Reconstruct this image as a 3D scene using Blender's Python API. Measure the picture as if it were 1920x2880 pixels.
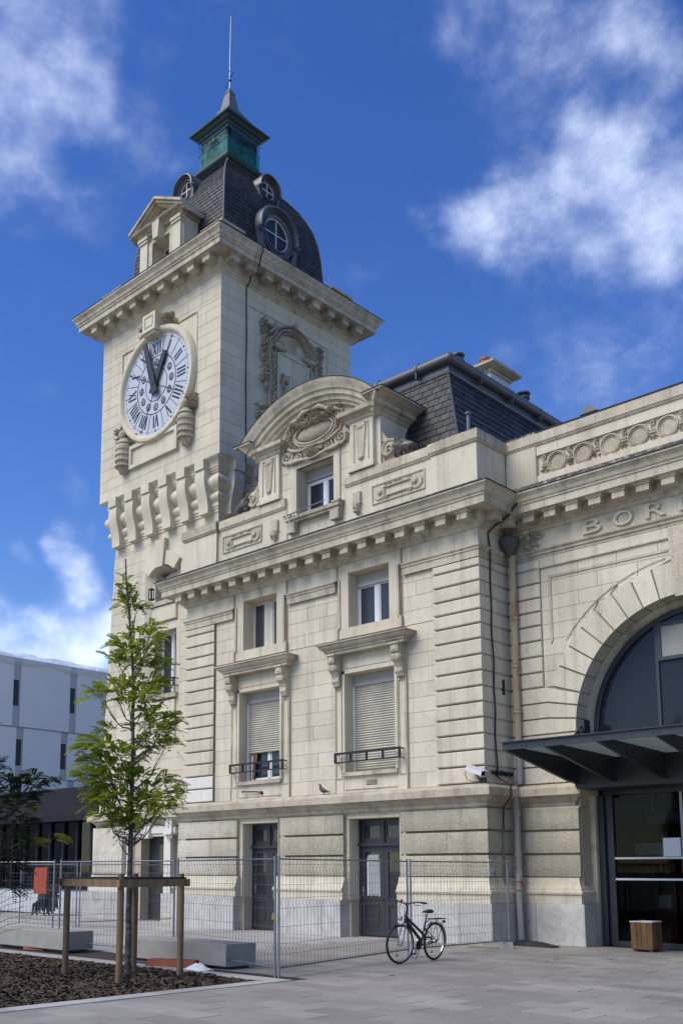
import bpy, bmesh, math, random
from mathutils import Vector, Matrix, noise as mnoise
rnd = random.Random(7)
R = math.radians
sc = bpy.context.scene
for o in list(bpy.data.objects): bpy.data.objects.remove(o)
COL = sc.collection

# ------------------------------------------------------------------ camera
cam = bpy.data.cameras.new('camera'); camo = bpy.data.objects.new('camera', cam); COL.objects.link(camo)
sc.camera = camo
YAW, PITCH, ROLL = R(-44.6847), R(8.20636), R(0.06715)
FPX, CX, CY = 2808.63, 783.40, 2044.48
CAM = Vector((12.364269, -19.232059, 1.65))
cam.sensor_fit = 'HORIZONTAL'; cam.sensor_width = 36.0
cam.lens = FPX/1920*36.0
cam.shift_x = (960-CX)/1920; cam.shift_y = (CY-1440)/1920
cam.clip_start = 0.1; cam.clip_end = 3000
fw = Vector((math.sin(YAW)*math.cos(PITCH), math.cos(YAW)*math.cos(PITCH), math.sin(PITCH)))
rt = Vector((math.cos(YAW), -math.sin(YAW), 0)); up = rt.cross(fw)
r2 = math.cos(ROLL)*rt+math.sin(ROLL)*up; u2 = -math.sin(ROLL)*rt+math.cos(ROLL)*up
camo.matrix_world = Matrix(((r2.x,u2.x,-fw.x,CAM.x),(r2.y,u2.y,-fw.y,CAM.y),(r2.z,u2.z,-fw.z,CAM.z),(0,0,0,1)))

# ------------------------------------------------------------------ sky, sun, exposure
SUN_DIR = Vector((-0.22, -0.62, 0.75)).normalized()      # towards the sun
w = bpy.data.worlds.new('World'); sc.world = w; w.use_nodes = True
nt = w.node_tree; nt.nodes.clear()
def node(t, **k):
    n = nt.nodes.new(t)
    for a, b in k.items():
        if a.startswith('i_'):
            n.inputs[int(a[2:]) if a[2:].isdigit() else a[2:]].default_value = b
        else: setattr(n, a, b)
    return n
def link(a, b): nt.links.new(a, b)
out = node('ShaderNodeOutputWorld'); bg = node('ShaderNodeBackground'); bg.inputs[1].default_value = 0.098
link(bg.outputs[0], out.inputs[0])
sky = node('ShaderNodeTexSky', sky_type='NISHITA', sun_disc=False, sun_elevation=math.asin(SUN_DIR.z),
           sun_rotation=math.atan2(SUN_DIR.x, SUN_DIR.y), air_density=1.0, dust_density=0.25, ozone_density=2.6, altitude=50)
hsv = node('ShaderNodeHueSaturation'); hsv.inputs['Saturation'].default_value = 1.30; hsv.inputs['Hue'].default_value = .518; hsv.inputs['Value'].default_value = .75
link(sky.outputs[0], hsv.inputs['Color'])
tc = node('ShaderNodeTexCoord')
def math_(op, a, b=None, clamp=False):
    n = node('ShaderNodeMath', operation=op, use_clamp=clamp)
    for i, x in enumerate((a, b)):
        if x is None: continue
        if isinstance(x, (int, float)): n.inputs[i].default_value = x
        else: link(x, n.inputs[i])
    return n.outputs[0]
# cloud banks: (direction, radius, weight)
BANKS = [((-0.664,0.352,0.659),0.149,0.47), ((-0.685,0.390,0.615),0.133,0.43), ((-0.646,0.393,0.654),0.099,0.34), ((-0.714,0.410,0.568),0.101,0.30), ((-0.613,0.412,0.674),0.063,0.19), ((-0.700,0.455,0.550),0.065,0.15), ((-0.434,0.584,0.686),0.074,0.28), ((-0.394,0.617,0.682),0.084,0.43), ((-0.348,0.653,0.672),0.083,0.43), ((-0.301,0.684,0.665),0.081,0.39), ((-0.273,0.719,0.639),0.070,0.34), ((-0.344,0.678,0.650),0.051,0.21), ((-0.293,0.722,0.626),0.050,0.21), ((-0.457,0.692,0.558),0.058,0.53), ((-0.427,0.708,0.563),0.063,0.50), ((-0.391,0.720,0.573),0.086,0.52), ((-0.359,0.716,0.598),0.071,0.47), ((-0.343,0.744,0.573),0.102,0.60), ((-0.312,0.773,0.552),0.101,0.56), ((-0.335,0.786,0.520),0.074,0.43), ((-0.382,0.760,0.526),0.069,0.39), ((-0.292,0.757,0.584),0.052,0.30), ((-0.411,0.730,0.546),0.069,0.39), ((-0.506,0.563,0.654),0.036,0.14), ((-0.514,0.575,0.637),0.042,0.21), ((-0.512,0.548,0.661),0.024,0.09), ((-0.791,0.535,0.297),0.084,0.82), ((-0.803,0.513,0.301),0.058,0.69), ((-0.788,0.549,0.278),0.059,0.69), ((-0.825,0.490,0.281),0.043,0.30), ((-0.831,0.474,0.292),0.050,0.43), ((-0.774,0.529,0.348),0.058,0.39), ((-0.809,0.497,0.314),0.043,0.34), ((-0.839,0.501,0.213),0.080,0.73), ((-0.818,0.531,0.221),0.096,0.86), ((-0.799,0.559,0.220),0.089,0.86), ((-0.812,0.548,0.203),0.089,0.86), ((-0.848,0.487,0.208),0.073,0.60), ((-0.834,0.518,0.193),0.088,0.69)]
def warp(src, scale, amp):
    n = node('ShaderNodeTexNoise'); n.inputs['Scale'].default_value = scale; n.inputs['Detail'].default_value = 3; link(tc.outputs['Generated'], n.inputs['Vector'])
    a = node('ShaderNodeVectorMath', operation='SUBTRACT'); link(n.outputs['Color'], a.inputs[0]); a.inputs[1].default_value = (.5,.5,.5)
    b = node('ShaderNodeVectorMath', operation='SCALE'); link(a.outputs[0], b.inputs[0]); b.inputs['Scale'].default_value = amp
    c = node('ShaderNodeVectorMath', operation='ADD'); link(src, c.inputs[0]); link(b.outputs[0], c.inputs[1]); return c.outputs[0]
wdir = warp(warp(tc.outputs['Generated'], 6, .13), 22, .05)
tot = None
for d, r, wgt in BANKS:
    vm = node('ShaderNodeVectorMath', operation='DISTANCE'); link(wdir, vm.inputs[0]); vm.inputs[1].default_value = d
    mr = node('ShaderNodeMapRange', interpolation_type='SMOOTHSTEP'); link(vm.outputs['Value'], mr.inputs[0])
    mr.inputs[1].default_value = 0; mr.inputs[2].default_value = r; mr.inputs[3].default_value = wgt; mr.inputs[4].default_value = 0
    if tot is None: tot = mr.outputs[0]
    else:
        sm = node('ShaderNodeMath', operation='SMOOTH_MAX'); link(tot, sm.inputs[0]); link(mr.outputs[0], sm.inputs[1]); sm.inputs[2].default_value = .2; tot = sm.outputs[0]
def cnoise(scale, det, rough, dist, loc, stretch=(1,1,1.5)):
    mp = node('ShaderNodeMapping'); mp.inputs['Scale'].default_value = stretch; mp.inputs['Location'].default_value = loc
    link(tc.outputs['Generated'], mp.inputs[0])
    n = node('ShaderNodeTexNoise'); n.inputs['Scale'].default_value = scale; n.inputs['Detail'].default_value = det
    n.inputs['Roughness'].default_value = rough; n.inputs['Distortion'].default_value = dist
    link(mp.outputs[0], n.inputs['Vector']); return n.outputs['Fac']
n1 = cnoise(8.5, 10, .58, .12, (.3,.1,.7), (1,1,1.25)); n2 = cnoise(24, 8, .62, .1, (2.3,1.1,.2), (1,1,1.2)); n3 = cnoise(1.7, 4, .5, .2, (5.2,3.3,1.4))
v = math_('ADD', math_('MULTIPLY', math_('SUBTRACT', n1, .5), .85), math_('MULTIPLY', math_('SUBTRACT', n2, .5), .22))
v = math_('ADD', v, math_('ADD', tot, math_('MULTIPLY', math_('SUBTRACT', n3, .56), 0.7)))
cd = node('ShaderNodeMapRange', interpolation_type='SMOOTHERSTEP'); link(v, cd.inputs[0])
cd.inputs[1].default_value = .03; cd.inputs[2].default_value = .80; cd.inputs[3].default_value = 0; cd.inputs[4].default_value = .72
mixc = node('ShaderNodeMix', data_type='RGBA'); link(cd.outputs[0], mixc.inputs['Factor']); link(hsv.outputs[0], mixc.inputs['A'])
shade = node('ShaderNodeMapRange'); link(n2, shade.inputs[0]); shade.inputs[1].default_value = .3; shade.inputs[2].default_value = .7
cc = node('ShaderNodeMix', data_type='RGBA'); link(shade.outputs[0], cc.inputs['Factor'])
cc.inputs['A'].default_value = (4.3, 4.9, 6.4, 1); cc.inputs['B'].default_value = (5.8, 6.3, 7.4, 1)
link(cc.outputs['Result'], mixc.inputs['B']); link(mixc.outputs['Result'], bg.inputs[0])

sl = bpy.data.lights.new('sun', 'SUN'); sl.energy = 1.5; sl.angle = R(42); sl.color = (1.0, .95, .85)
so = bpy.data.objects.new('sun', sl); COL.objects.link(so); so.location = (0,-20,40)
so.rotation_euler = (-SUN_DIR).to_track_quat('-Z', 'Y').to_euler()
vs = sc.view_settings; vs.view_transform = 'Standard'; vs.look = 'None'; vs.gamma = 1; vs.use_curve_mapping = False; vs.exposure = 1.24
sc.cycles.max_bounces = 6; sc.cycles.transparent_max_bounces = 12

# ------------------------------------------------------------------ helpers
WL = {}
def prop(o, label=None, cat=None, group=None, kind=None):
    if label: o['label'] = label
    if cat: o['category'] = cat
    if group: o['group'] = group
    if kind: o['kind'] = kind
    return o
def thing(name, label, cat, loc=(0,0,0), group=None, kind=None):
    o = bpy.data.objects.new(name, None); COL.objects.link(o); o.location = loc; o.empty_display_size = .2
    WL[o] = Vector(loc); return prop(o, label, cat, group, kind)
def mk(name, mb, m, parent=None, smooth=None, recalc=True, kind=None, center=True):
    "link the collected shape as one mesh object; shape is given in world space (or in its root's space)"
    if not mb.v: return None
    me = bpy.data.meshes.new(name)
    c = Vector((0,0,0))
    if center:
        xs = [p[0] for p in mb.v]; ys = [p[1] for p in mb.v]; zs = [p[2] for p in mb.v]
        c = Vector(((min(xs)+max(xs))/2, (min(ys)+max(ys))/2, min(zs)))
    me.from_pydata([(p[0]-c.x, p[1]-c.y, p[2]-c.z) for p in mb.v], [], mb.f)
    if recalc:
        bm = bmesh.new(); bm.from_mesh(me); bmesh.ops.recalc_face_normals(bm, faces=bm.faces); bm.to_mesh(me); bm.free()
    if smooth:
        me.polygons.foreach_set('use_smooth', [True]*len(me.polygons)); me.set_sharp_from_angle(angle=R(smooth))
    me.materials.append(m)
    o = bpy.data.objects.new(name, me); COL.objects.link(o)
    WL[o] = c
    if parent is not None:
        o.parent = parent; o.location = c-WL[parent]
    else: o.location = c
    if kind: o['kind'] = kind
    return o
def copy_tree(o, parent=None):
    c = o.copy(); COL.objects.link(c)
    if parent is not None: c.parent = parent
    for ch in list(o.children): copy_tree(ch, c)
    return c
def RF(X):  # frame of a wall that faces +x: local (u, depth, z)
    return lambda u, d, z: (X-d, u, z)
def LF(X):  # wall that faces -x
    return lambda u, d, z: (X+d, -u, z)
class MB:
    def __init__(s, T=None): s.v = []; s.f = []; s.T = T
    def add(s, vs, fs):
        n = len(s.v); T = s.T
        s.v += [T(*p) for p in vs] if T else [tuple(p) for p in vs]
        s.f += [tuple(i+n for i in f) for f in fs]; return s
    def box(s, x0, x1, y0, y1, z0, z1):
        return s.add([(x0,y0,z0),(x1,y0,z0),(x1,y1,z0),(x0,y1,z0),(x0,y0,z1),(x1,y0,z1),(x1,y1,z1),(x0,y1,z1)],
                     [(0,3,2,1),(4,5,6,7),(0,1,5,4),(1,2,6,5),(2,3,7,6),(3,0,4,7)])
    def cbox(s, x0, x1, y0, y1, z0, z1, c=.015):
        "box with a chamfered front (y0)"
        return s.add([(x0+c,y0,z0+c),(x1-c,y0,z0+c),(x1-c,y0,z1-c),(x0+c,y0,z1-c),(x0,y0+c,z0),(x1,y0+c,z0),(x1,y0+c,z1),(x0,y0+c,z1),
                      (x0,y1,z0),(x1,y1,z0),(x1,y1,z1),(x0,y1,z1)],
                     [(0,1,2,3),(0,4,5,1),(1,5,6,2),(2,6,7,3),(3,7,4,0),(4,8,9,5),(5,9,10,6),(6,10,11,7),(7,11,8,4),(8,11,10,9)])
    def qbox(s, x0, x1, y0, y1, z0, z1, c=.02):
        "block whose top and bottom front arrises are chamfered"
        return s.prismx([(y1,z0),(y0+c,z0),(y0,z0+c),(y0,z1-c),(y0+c,z1),(y1,z1)], x0, x1)
    def prism(s, poly, y0, y1):
        "poly in (x,z), extruded from y0 to y1"
        n = len(poly)
        s.add([(x,y0,z) for x,z in poly]+[(x,y1,z) for x,z in poly],
              [tuple(range(n)), tuple(range(2*n-1,n-1,-1))]+[(i,(i+1)%n,n+(i+1)%n,n+i) for i in range(n)]); return s
    def prismz(s, poly, z0, z1):
        n = len(poly)
        s.add([(x,y,z0) for x,y in poly]+[(x,y,z1) for x,y in poly],
              [tuple(range(n-1,-1,-1)), tuple(range(n,2*n))]+[(i,(i+1)%n,n+(i+1)%n,n+i) for i in range(n)]); return s
    def prismx(s, poly, x0, x1):
        "poly in (y,z), extruded along x"
        n = len(poly)
        s.add([(x0,y,z) for y,z in poly]+[(x1,y,z) for y,z in poly],
              [tuple(range(n)), tuple(range(2*n-1,n-1,-1))]+[(i,(i+1)%n,n+(i+1)%n,n+i) for i in range(n)]); return s
    def quad(s, a, b, c, d): return s.add([a,b,c,d], [(0,1,2,3)])
    def sweep(s, prof, path, segs=None, closed=False, caps=True):
        "prof [(out,z)], path in plan; out is to the right of the walking direction, corners mitred"
        P = [Vector(p[:2]) for p in path]; n = len(P)
        def nrm(a, b): d = (b-a).normalized(); return Vector((d.y, -d.x))
        offs = []
        for i in range(n):
            a = nrm(P[i-1], P[i]) if (i > 0 or closed) else None
            b = nrm(P[i], P[(i+1) % n]) if (i < n-1 or closed) else None
            if a is None: m = b
            elif b is None: m = a
            else:
                m = (a+b); m = m/max(1e-6, m.dot(a))
            offs.append(m)
        ring = lambda i: [(P[i].x+offs[i].x*o, P[i].y+offs[i].y*o, z) for o, z in prof]
        k = len(prof)
        for i in (range(n if closed else n-1) if segs is None else segs):
            j = (i+1) % n
            fs = [(a, k+a, k+a+1, a+1) for a in range(k-1)]
            s.add(ring(i)+ring(j), fs)
            if caps and not closed:
                s.add(ring(i), [tuple(range(k))]); s.add(ring(j), [tuple(range(k-1,-1,-1))])
        return s
    def tube(s, pts, r, n=8, cap=True, flat=1.0):
        pts = [Vector(p) for p in pts]; m = len(pts)
        rs = r if isinstance(r, (list, tuple)) else [r]*m
        prev = None; vs = []
        for i in range(m):
            t = (pts[min(i+1,m-1)]-pts[max(i-1,0)])
            t = t.normalized() if t.length > 1e-9 else Vector((0,0,1))
            if prev is None:
                a = Vector((0,0,1)) if abs(t.z) < .9 else Vector((0,1,0))
                x = t.cross(a).normalized()
            else:
                x = (prev-t*prev.dot(t)); x = x.normalized() if x.length > 1e-6 else t.orthogonal().normalized()
            prev = x; y = t.cross(x)
            for k in range(n):
                an = 2*math.pi*k/n
                vs.append(pts[i]+(x*math.cos(an)+y*math.sin(an)*flat)*rs[i])
        fs = [(i*n+k, i*n+(k+1)%n, (i+1)*n+(k+1)%n, (i+1)*n+k) for i in range(m-1) for k in range(n)]
        if cap: fs += [tuple(range(n-1,-1,-1)), tuple(range((m-1)*n, m*n))]
        return s.add([tuple(v) for v in vs], fs)
    def lathe(s, prof, c=(0,0,0), n=16, axis='z', a0=0, a1=2*math.pi):
        "prof [(r,h)]"
        full = abs(a1-a0-2*math.pi) < 1e-6; m = n if full else n+1; vs = []
        for r, h in prof:
            for k in range(m):
                a = a0+(a1-a0)*k/n; x, y = r*math.cos(a), r*math.sin(a)
                vs.append({'z':(c[0]+x,c[1]+y,c[2]+h),'y':(c[0]+x,c[1]+h,c[2]+y),'x':(c[0]+h,c[1]+x,c[2]+y)}[axis])
        fs = [(i*m+k, i*m+(k+1)%m, (i+1)*m+(k+1)%m, (i+1)*m+k) for i in range(len(prof)-1) for k in range(n)]
        return s.add(vs, fs)
    def ball(s, c, r, n=8, m=6, j=0.0):
        rx, ry, rz = r if isinstance(r, (list, tuple)) else (r, r, r)
        vs = [(c[0], c[1], c[2]-rz)]
        for i in range(1, m):
            p = math.pi*i/m-math.pi/2
            for k in range(n):
                a = 2*math.pi*k/n; q = 1+(rnd.uniform(-j, j) if j else 0)
                vs.append((c[0]+rx*q*math.cos(p)*math.cos(a), c[1]+ry*q*math.cos(p)*math.sin(a), c[2]+rz*q*math.sin(p)))
        vs.append((c[0], c[1], c[2]+rz)); L = len(vs)-1
        fs = [(0, 1+(k+1)%n, 1+k) for k in range(n)]
        for i in range(m-2):
            fs += [(1+i*n+k, 1+i*n+(k+1)%n, 1+(i+1)*n+(k+1)%n, 1+(i+1)*n+k) for k in range(n)]
        fs += [(L, 1+(m-2)*n+k, 1+(m-2)*n+(k+1)%n) for k in range(n)]
        return s.add(vs, fs)
    def ring(s, c, R0, R1, y0, y1, n=48, a0=0, a1=2*math.pi):
        "flat annulus in the xz plane with thickness y0..y1"
        full = abs(a1-a0-2*math.pi) < 1e-6; m = n if full else n+1; vs = []
        for k in range(m):
            a = a0+(a1-a0)*k/n
            for r, y in ((R0,y0),(R1,y0),(R1,y1),(R0,y1)):
                vs.append((c[0]+r*math.cos(a), y, c[1]+r*math.sin(a)))
        fs = []
        for k in range(n):
            j = (k+1) % m
            for q in range(4): fs.append((k*4+q, k*4+(q+1)%4, j*4+(q+1)%4, j*4+q))
        if not full: fs += [(0,1,2,3), tuple((m-1)*4+i for i in (3,2,1,0))]
        return s.add(vs, fs)
    def arcsweep(s, prof, c, a0, a1, n=32):
        "prof [(radius, y)] swept about the y axis through c=(x,z)"
        k = len(prof); vs = []
        full = abs(abs(a1-a0)-2*math.pi) < 1e-6; m = n if full else n+1
        for i in range(m):
            a = a0+(a1-a0)*i/n
            vs += [(c[0]+r*math.cos(a), y, c[1]+r*math.sin(a)) for r, y in prof]
        fs = [(i*k+q, i*k+q+1, ((i+1)%m)*k+q+1, ((i+1)%m)*k+q) for i in range(n) for q in range(k-1)]
        if not full: fs += [tuple(range(k)), tuple(range((m-1)*k+k-1, (m-1)*k-1, -1))]
        return s.add(vs, fs)
    def scroll(s, c, r, turns, th, y, side=1, start=0.0, n=30, d=.05):
        "spiral volute lying in the xz plane at depth y"
        pts = []; rs = []
        for i in range(n):
            t = i/(n-1); a = start+side*turns*2*math.pi*t; q = r*(1-t)**1.15+.012
            pts.append((c[0]+q*math.cos(a), y-d*t, c[1]+q*math.sin(a))); rs.append(th*(1-.55*t))
        return s.tube(pts, rs, 6)
    def leaves(s, c, spread, n, size, y0, dy):
        "carved foliage: small pointed lobes thrown about c in the xz plane"
        for _ in range(n):
            x = c[0]+rnd.uniform(-1,1)*spread[0]; z = c[1]+rnd.uniform(-1,1)*spread[1]
            q = size*rnd.uniform(.6,1.3); a = rnd.uniform(0, 6.28); y = y0-rnd.uniform(.3,1)*dy
            ca, sa = math.cos(a), math.sin(a)
            P = [(-1,0,0),(-.2,0,.5),(1,0,0),(-.2,0,-.5),(-.1,-.7,0)]
            s.add([(x+q*(px*ca-pz*sa), y+q*py if py else y0+.02, z+q*(px*sa+pz*ca)) for px,py,pz in P], [(0,1,4),(1,2,4),(2,3,4),(3,0,4)])
        return s
def inv(holes, x0, x1, za, zb):
    "free x-intervals of a course once the openings are taken out"
    iv = [(x0, x1)]
    for h in holes:
        if h[2] < zb-1e-4 and h[3] > za+1e-4:
            nx = []
            for a, b in iv:
                if h[1] <= a or h[0] >= b: nx.append((a, b)); continue
                if h[0] > a: nx.append((a, h[0]))
                if h[1] < b: nx.append((h[1], b))
            iv = nx
    return [(a, b) for a, b in iv if b-a > .03]
def wall(mb, x0, x1, z0, z1, y0, y1, holes=()):
    "solid wall with rectangular openings (x0,x1,z0,z1)"
    zs = sorted({z0, z1, *[h[2] for h in holes if z0 < h[2] < z1], *[h[3] for h in holes if z0 < h[3] < z1]})
    for za, zb in zip(zs, zs[1:]):
        for a, b in inv(holes, x0, x1, za, zb): mb.box(a, b, y0, y1, za, zb)
    return mb
class Stones:
    "collects the blocks of one thing; the largest 300 become parts, the rest one mass"
    def __init__(s, name): s.name = name; s.L = []
    def add(s, area, mb, m): s.L.append((area, mb, m))
    def build(s, parent, limit=300, massname=None, recalc=False):
        s.L.sort(key=lambda t: -t[0])
        for a, mb, m in s.L[:limit]: mk(s.name, mb, m, parent, recalc=recalc)
        rest = {}
        for a, mb, m in s.L[limit:]:
            q = rest.setdefault(m, MB()); n = len(q.v); q.v += mb.v; q.f += [tuple(i+n for i in f) for f in mb.f]
        for m, q in rest.items(): mk(massname or s.name, q, m, parent, recalc=recalc, kind='stuff')
def ashlar(st, m, x0, x1, z0, z1, y, T=None, h=.38, l=.85, holes=(), gap=.0055, dep=.05, edge=None):
    "courses of stones; edge(z)->(xl,xr) bounds a course whose ends slope"
    n = max(1, round((z1-z0)/h)); base = [z0+(z1-z0)*i/n for i in range(n+1)]
    zs = sorted({round(z,4) for z in base} | {round(v,4) for hh in holes for v in hh[2:4] if z0 < v < z1})
    zz = [zs[0]]
    for z in zs[1:]:
        if z-zz[-1] < .09 and z not in [round(v,4) for hh in holes for v in hh[2:4]] and z != zs[-1]: continue
        zz.append(z)
    for k, (za, zb) in enumerate(zip(zz, zz[1:])):
        if zb-za < .02: continue
        bi = int((za+zb)/2/h)
        for a, b in inv(holes, x0, x1, za, zb):
            # joints on a staggered grid
            js = [a]; q = math.floor(a/l)*l+(l*.5 if bi % 2 else 0)
            while q < b:
                jx = q+((hash((bi, round(q,2)))%100)/100-.5)*l*.35
                if jx-js[-1] > l*.4 and b-jx > l*.4: js.append(jx)
                q += l
            js.append(b)
            for xa, xb in zip(js, js[1:]):
                mb = MB(T); g = gap/2; y2 = y+((hash((k, round(xa,2)))%7)/7-.5)*.004
                c = .006
                la = lb = 0; ra = rb = 0
                if edge:
                    if abs(xa-a) < 1e-6 and abs(a-x0) < 1e-6: la = edge(za)[0]-x0; lb = edge(zb)[0]-x0
                    if abs(xb-b) < 1e-6 and abs(b-x1) < 1e-6: ra = edge(za)[1]-x1; rb = edge(zb)[1]-x1
                p = [(xa+g+la,za+g),(xb-g+ra,za+g),(xb-g+rb,zb-g),(xa+g+lb,zb-g)]
                if p[1][0]-p[0][0] < .02 and p[2][0]-p[3][0] < .02: continue
                ins = [(p[0][0]+c,p[0][1]+c),(p[1][0]-c,p[1][1]+c),(p[2][0]-c,p[2][1]-c),(p[3][0]+c,p[3][1]-c)]
                mb.add([(x,y2,z) for x,z in ins]+[(x,y2+c,z) for x,z in p]+[(x,y+dep,z) for x,z in p],
                       [(0,1,2,3),(0,4,5,1),(1,5,6,2),(2,6,7,3),(3,7,4,0),(4,8,9,5),(5,9,10,6),(6,10,11,7),(7,11,8,4)])
                st.add((xb-xa)*(zb-za), mb, m)

# ------------------------------------------------------------------ materials
class NT:
    def __init__(s, name):
        s.m = bpy.data.materials.new(name); s.m.use_nodes = True; s.t = s.m.node_tree; s.t.nodes.clear()
        s.out = s.n('ShaderNodeOutputMaterial'); s.b = s.n('ShaderNodeBsdfPrincipled'); s.l(s.b.outputs[0], s.out.inputs[0])
    def n(s, t, **k):
        q = s.t.nodes.new(t)
        for a, b in k.items(): setattr(q, a, b)
        return q
    def l(s, a, b): s.t.links.new(a, b)
    def coord(s, scale=(1,1,1), kind='pos', rot=(0,0,0)):
        mp = s.n('ShaderNodeMapping'); mp.inputs['Scale'].default_value = scale; mp.inputs['Rotation'].default_value = rot
        if kind == 'pos': g = s.n('ShaderNodeNewGeometry'); s.l(g.outputs['Position'], mp.inputs[0])
        else: g = s.n('ShaderNodeTexCoord'); s.l(g.outputs['Object'], mp.inputs[0])
        return mp.outputs[0]
    def noise(s, scale, det=4, rough=.55, vec=None, dist=0):
        q = s.n('ShaderNodeTexNoise'); q.inputs['Scale'].default_value = scale; q.inputs['Detail'].default_value = det
        q.inputs['Roughness'].default_value = rough; q.inputs['Distortion'].default_value = dist
        s.l(vec if vec else s.coord(), q.inputs['Vector']); return q.outputs['Fac']
    def ramp(s, f, a, b, lo=0., hi=1.):
        q = s.n('ShaderNodeMapRange'); s.l(f, q.inputs[0])
        for i, v in zip((1,2,3,4), (a,b,lo,hi)): q.inputs[i].default_value = v
        return q.outputs[0]
    def val(s, op, a, b):
        q = s.n('ShaderNodeMath', operation=op)
        for i, x in enumerate((a, b)):
            if isinstance(x, (int,float)): q.inputs[i].default_value = x
            else: s.l(x, q.inputs[i])
        return q.outputs[0]
    def mix(s, f, a, b, mode='MIX'):
        q = s.n('ShaderNodeMix', data_type='RGBA', blend_type=mode)
        for nm, x in (('Factor',f),('A',a),('B',b)):
            if isinstance(x, (int,float)): q.inputs[nm].default_value = x
            elif isinstance(x, tuple): q.inputs[nm].default_value = (*x[:3], 1)
            else: s.l(x, q.inputs[nm])
        return q.outputs['Result']
    def rand(s): return s.n('ShaderNodeObjectInfo').outputs['Random']
    def bright(s, col, f):
        q = s.n('ShaderNodeMix', data_type='RGBA', blend_type='MULTIPLY'); q.inputs['Factor'].default_value = 1
        s.l(col, q.inputs['A']); c = s.n('ShaderNodeCombineColor')
        for i in range(3): s.l(f, c.inputs[i])
        s.l(c.outputs[0], q.inputs['B']); return q.outputs['Result']
    def col(s, c):
        if isinstance(c, tuple): s.b.inputs['Base Color'].default_value = (*c[:3], 1)
        else: s.l(c, s.b.inputs['Base Color'])
        return s
    def bump(s, h, st=.3, dist=.02):
        q = s.n('ShaderNodeBump'); q.inputs['Strength'].default_value = st; q.inputs['Distance'].default_value = dist
        s.l(h, q.inputs['Height']); s.l(q.outputs[0], s.b.inputs['Normal']); return s
    def set(s, **k):
        for a, b in k.items(): s.b.inputs[a.replace('_',' ')].default_value = b
        return s
def stone(name, c1, c2, var=.14, stain=.36, sc_=(.16,.135,.10), grain=26, bump=.25, bd=.008, lichen=0, streak=.5, rough=.88, cut=.56):
    s = NT(name)
    a = s.mix(s.ramp(s.noise(.9, 6, .6), .35, .65), c1, c2)
    a = s.bright(a, s.ramp(s.rand(), 0, 1, 1-var, 1+var*.7))
    a = s.mix(s.ramp(s.noise(3.5, 8, .68, dist=.6), cut, cut+.2, 0, stain*.8), a, sc_)
    if streak: a = s.mix(s.ramp(s.noise(1.0, 6, .65, s.coord((3.2,3.2,.22))), .50, .74, 0, streak*.75), a, tuple(x*.7 for x in sc_))
    if streak: a = s.mix(s.ramp(s.noise(1.0, 7, .7, s.coord((8,8,.3))), .58, .70, 0, streak*.55), a, tuple(x*.9 for x in sc_))
    a = s.mix(s.ramp(s.noise(11, 7, .8, dist=1.2), .60, .74, 0, stain*.7), a, tuple(x*.75 for x in sc_))
    a = s.bright(a, s.ramp(s.noise(grain, 5, .7), .3, .7, .88, 1.1))
    if lichen: a = s.mix(s.ramp(s.noise(6, 9, .75, dist=1.), .5-.1*lichen, .62-.1*lichen, 0, .93), a, (.028,.027,.026))
    h = s.noise(grain*1.6, 6, .7)
    s.col(a).set(Roughness=rough).bump(h, bump, bd); return s.m
def plain(name, c, rough=.5, metal=0., var=0., nscale=0., namt=.25, bump=0, c2=None, spec=None):
    s = NT(name)
    if c2 is None: c2 = tuple(x*.6 for x in c)
    if nscale: a = s.mix(s.ramp(s.noise(nscale, 6, .65), .4, .7, 0, namt), c, c2)
    else: a = s.mix(0., c, c2)
    if var: a = s.bright(a, s.ramp(s.rand(), 0, 1, 1-var, 1+var))
    s.col(a).set(Roughness=rough, Metallic=metal)
    if spec is not None: s.set(**{'Specular IOR Level': spec})
    if bump: s.bump(s.noise(max(nscale,8)*3, 5, .7), bump, .01)
    return s.m
def glassy(name, tint=(.02,.025,.03), trans=.0, rough=.03, ior=1.2):
    s = NT(name); s.col(tint).set(Roughness=rough, IOR=1.5)
    s.bump(s.noise(1.3, 2, .5), .05, .02)
    if trans:
        tr = s.n('ShaderNodeBsdfTransparent'); tr.inputs[0].default_value = (.55,.6,.62,1)
        gl = s.n('ShaderNodeBsdfGlossy'); gl.inputs['Roughness'].default_value = .01
        fr = s.n('ShaderNodeFresnel'); fr.inputs[0].default_value = ior
        mx = s.n('ShaderNodeMixShader'); s.l(fr.outputs[0], mx.inputs[0]); s.l(tr.outputs[0], mx.inputs[1]); s.l(gl.outputs[0], mx.inputs[2])
        s.l(mx.outputs[0], s.out.inputs[0])
    return s.m
C1, C2 = (.64,.575,.44), (.565,.495,.365)
M = {}
M['stone'] = stone('limestone_ashlar', C1, C2, var=.08)
M['stone_t'] = stone('limestone_tower', (.64,.578,.443), (.58,.513,.378), var=.06, stain=.3, streak=.35)
M['carve'] = stone('limestone_carved', (.555,.485,.36), (.44,.375,.268), stain=.7, grain=11, bump=.8, bd=.03)
M['mould'] = stone('limestone_moulding', (.585,.515,.384), (.43,.37,.262), stain=.6, streak=.8, cut=.5)
M['lichen'] = stone('limestone_lichen', (.42,.38,.31), (.30,.27,.22), stain=.6, lichen=1.2)
M['mortar'] = plain('mortar', (.48,.41,.30), .95, nscale=3, namt=.5)
M['rough'] = stone('limestone_rockfaced', (.55,.487,.37), (.46,.40,.295), stain=.5, grain=13, bump=1.0, bd=.05)
M['rough_w'] = stone('limestone_rockfaced_pale', (.66,.60,.49), (.57,.51,.40), stain=.3, grain=13, bump=1.0, bd=.05, streak=.3)
M['white'] = plain('white_paint', (.68,.645,.575), .8, nscale=5, namt=.25)
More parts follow.
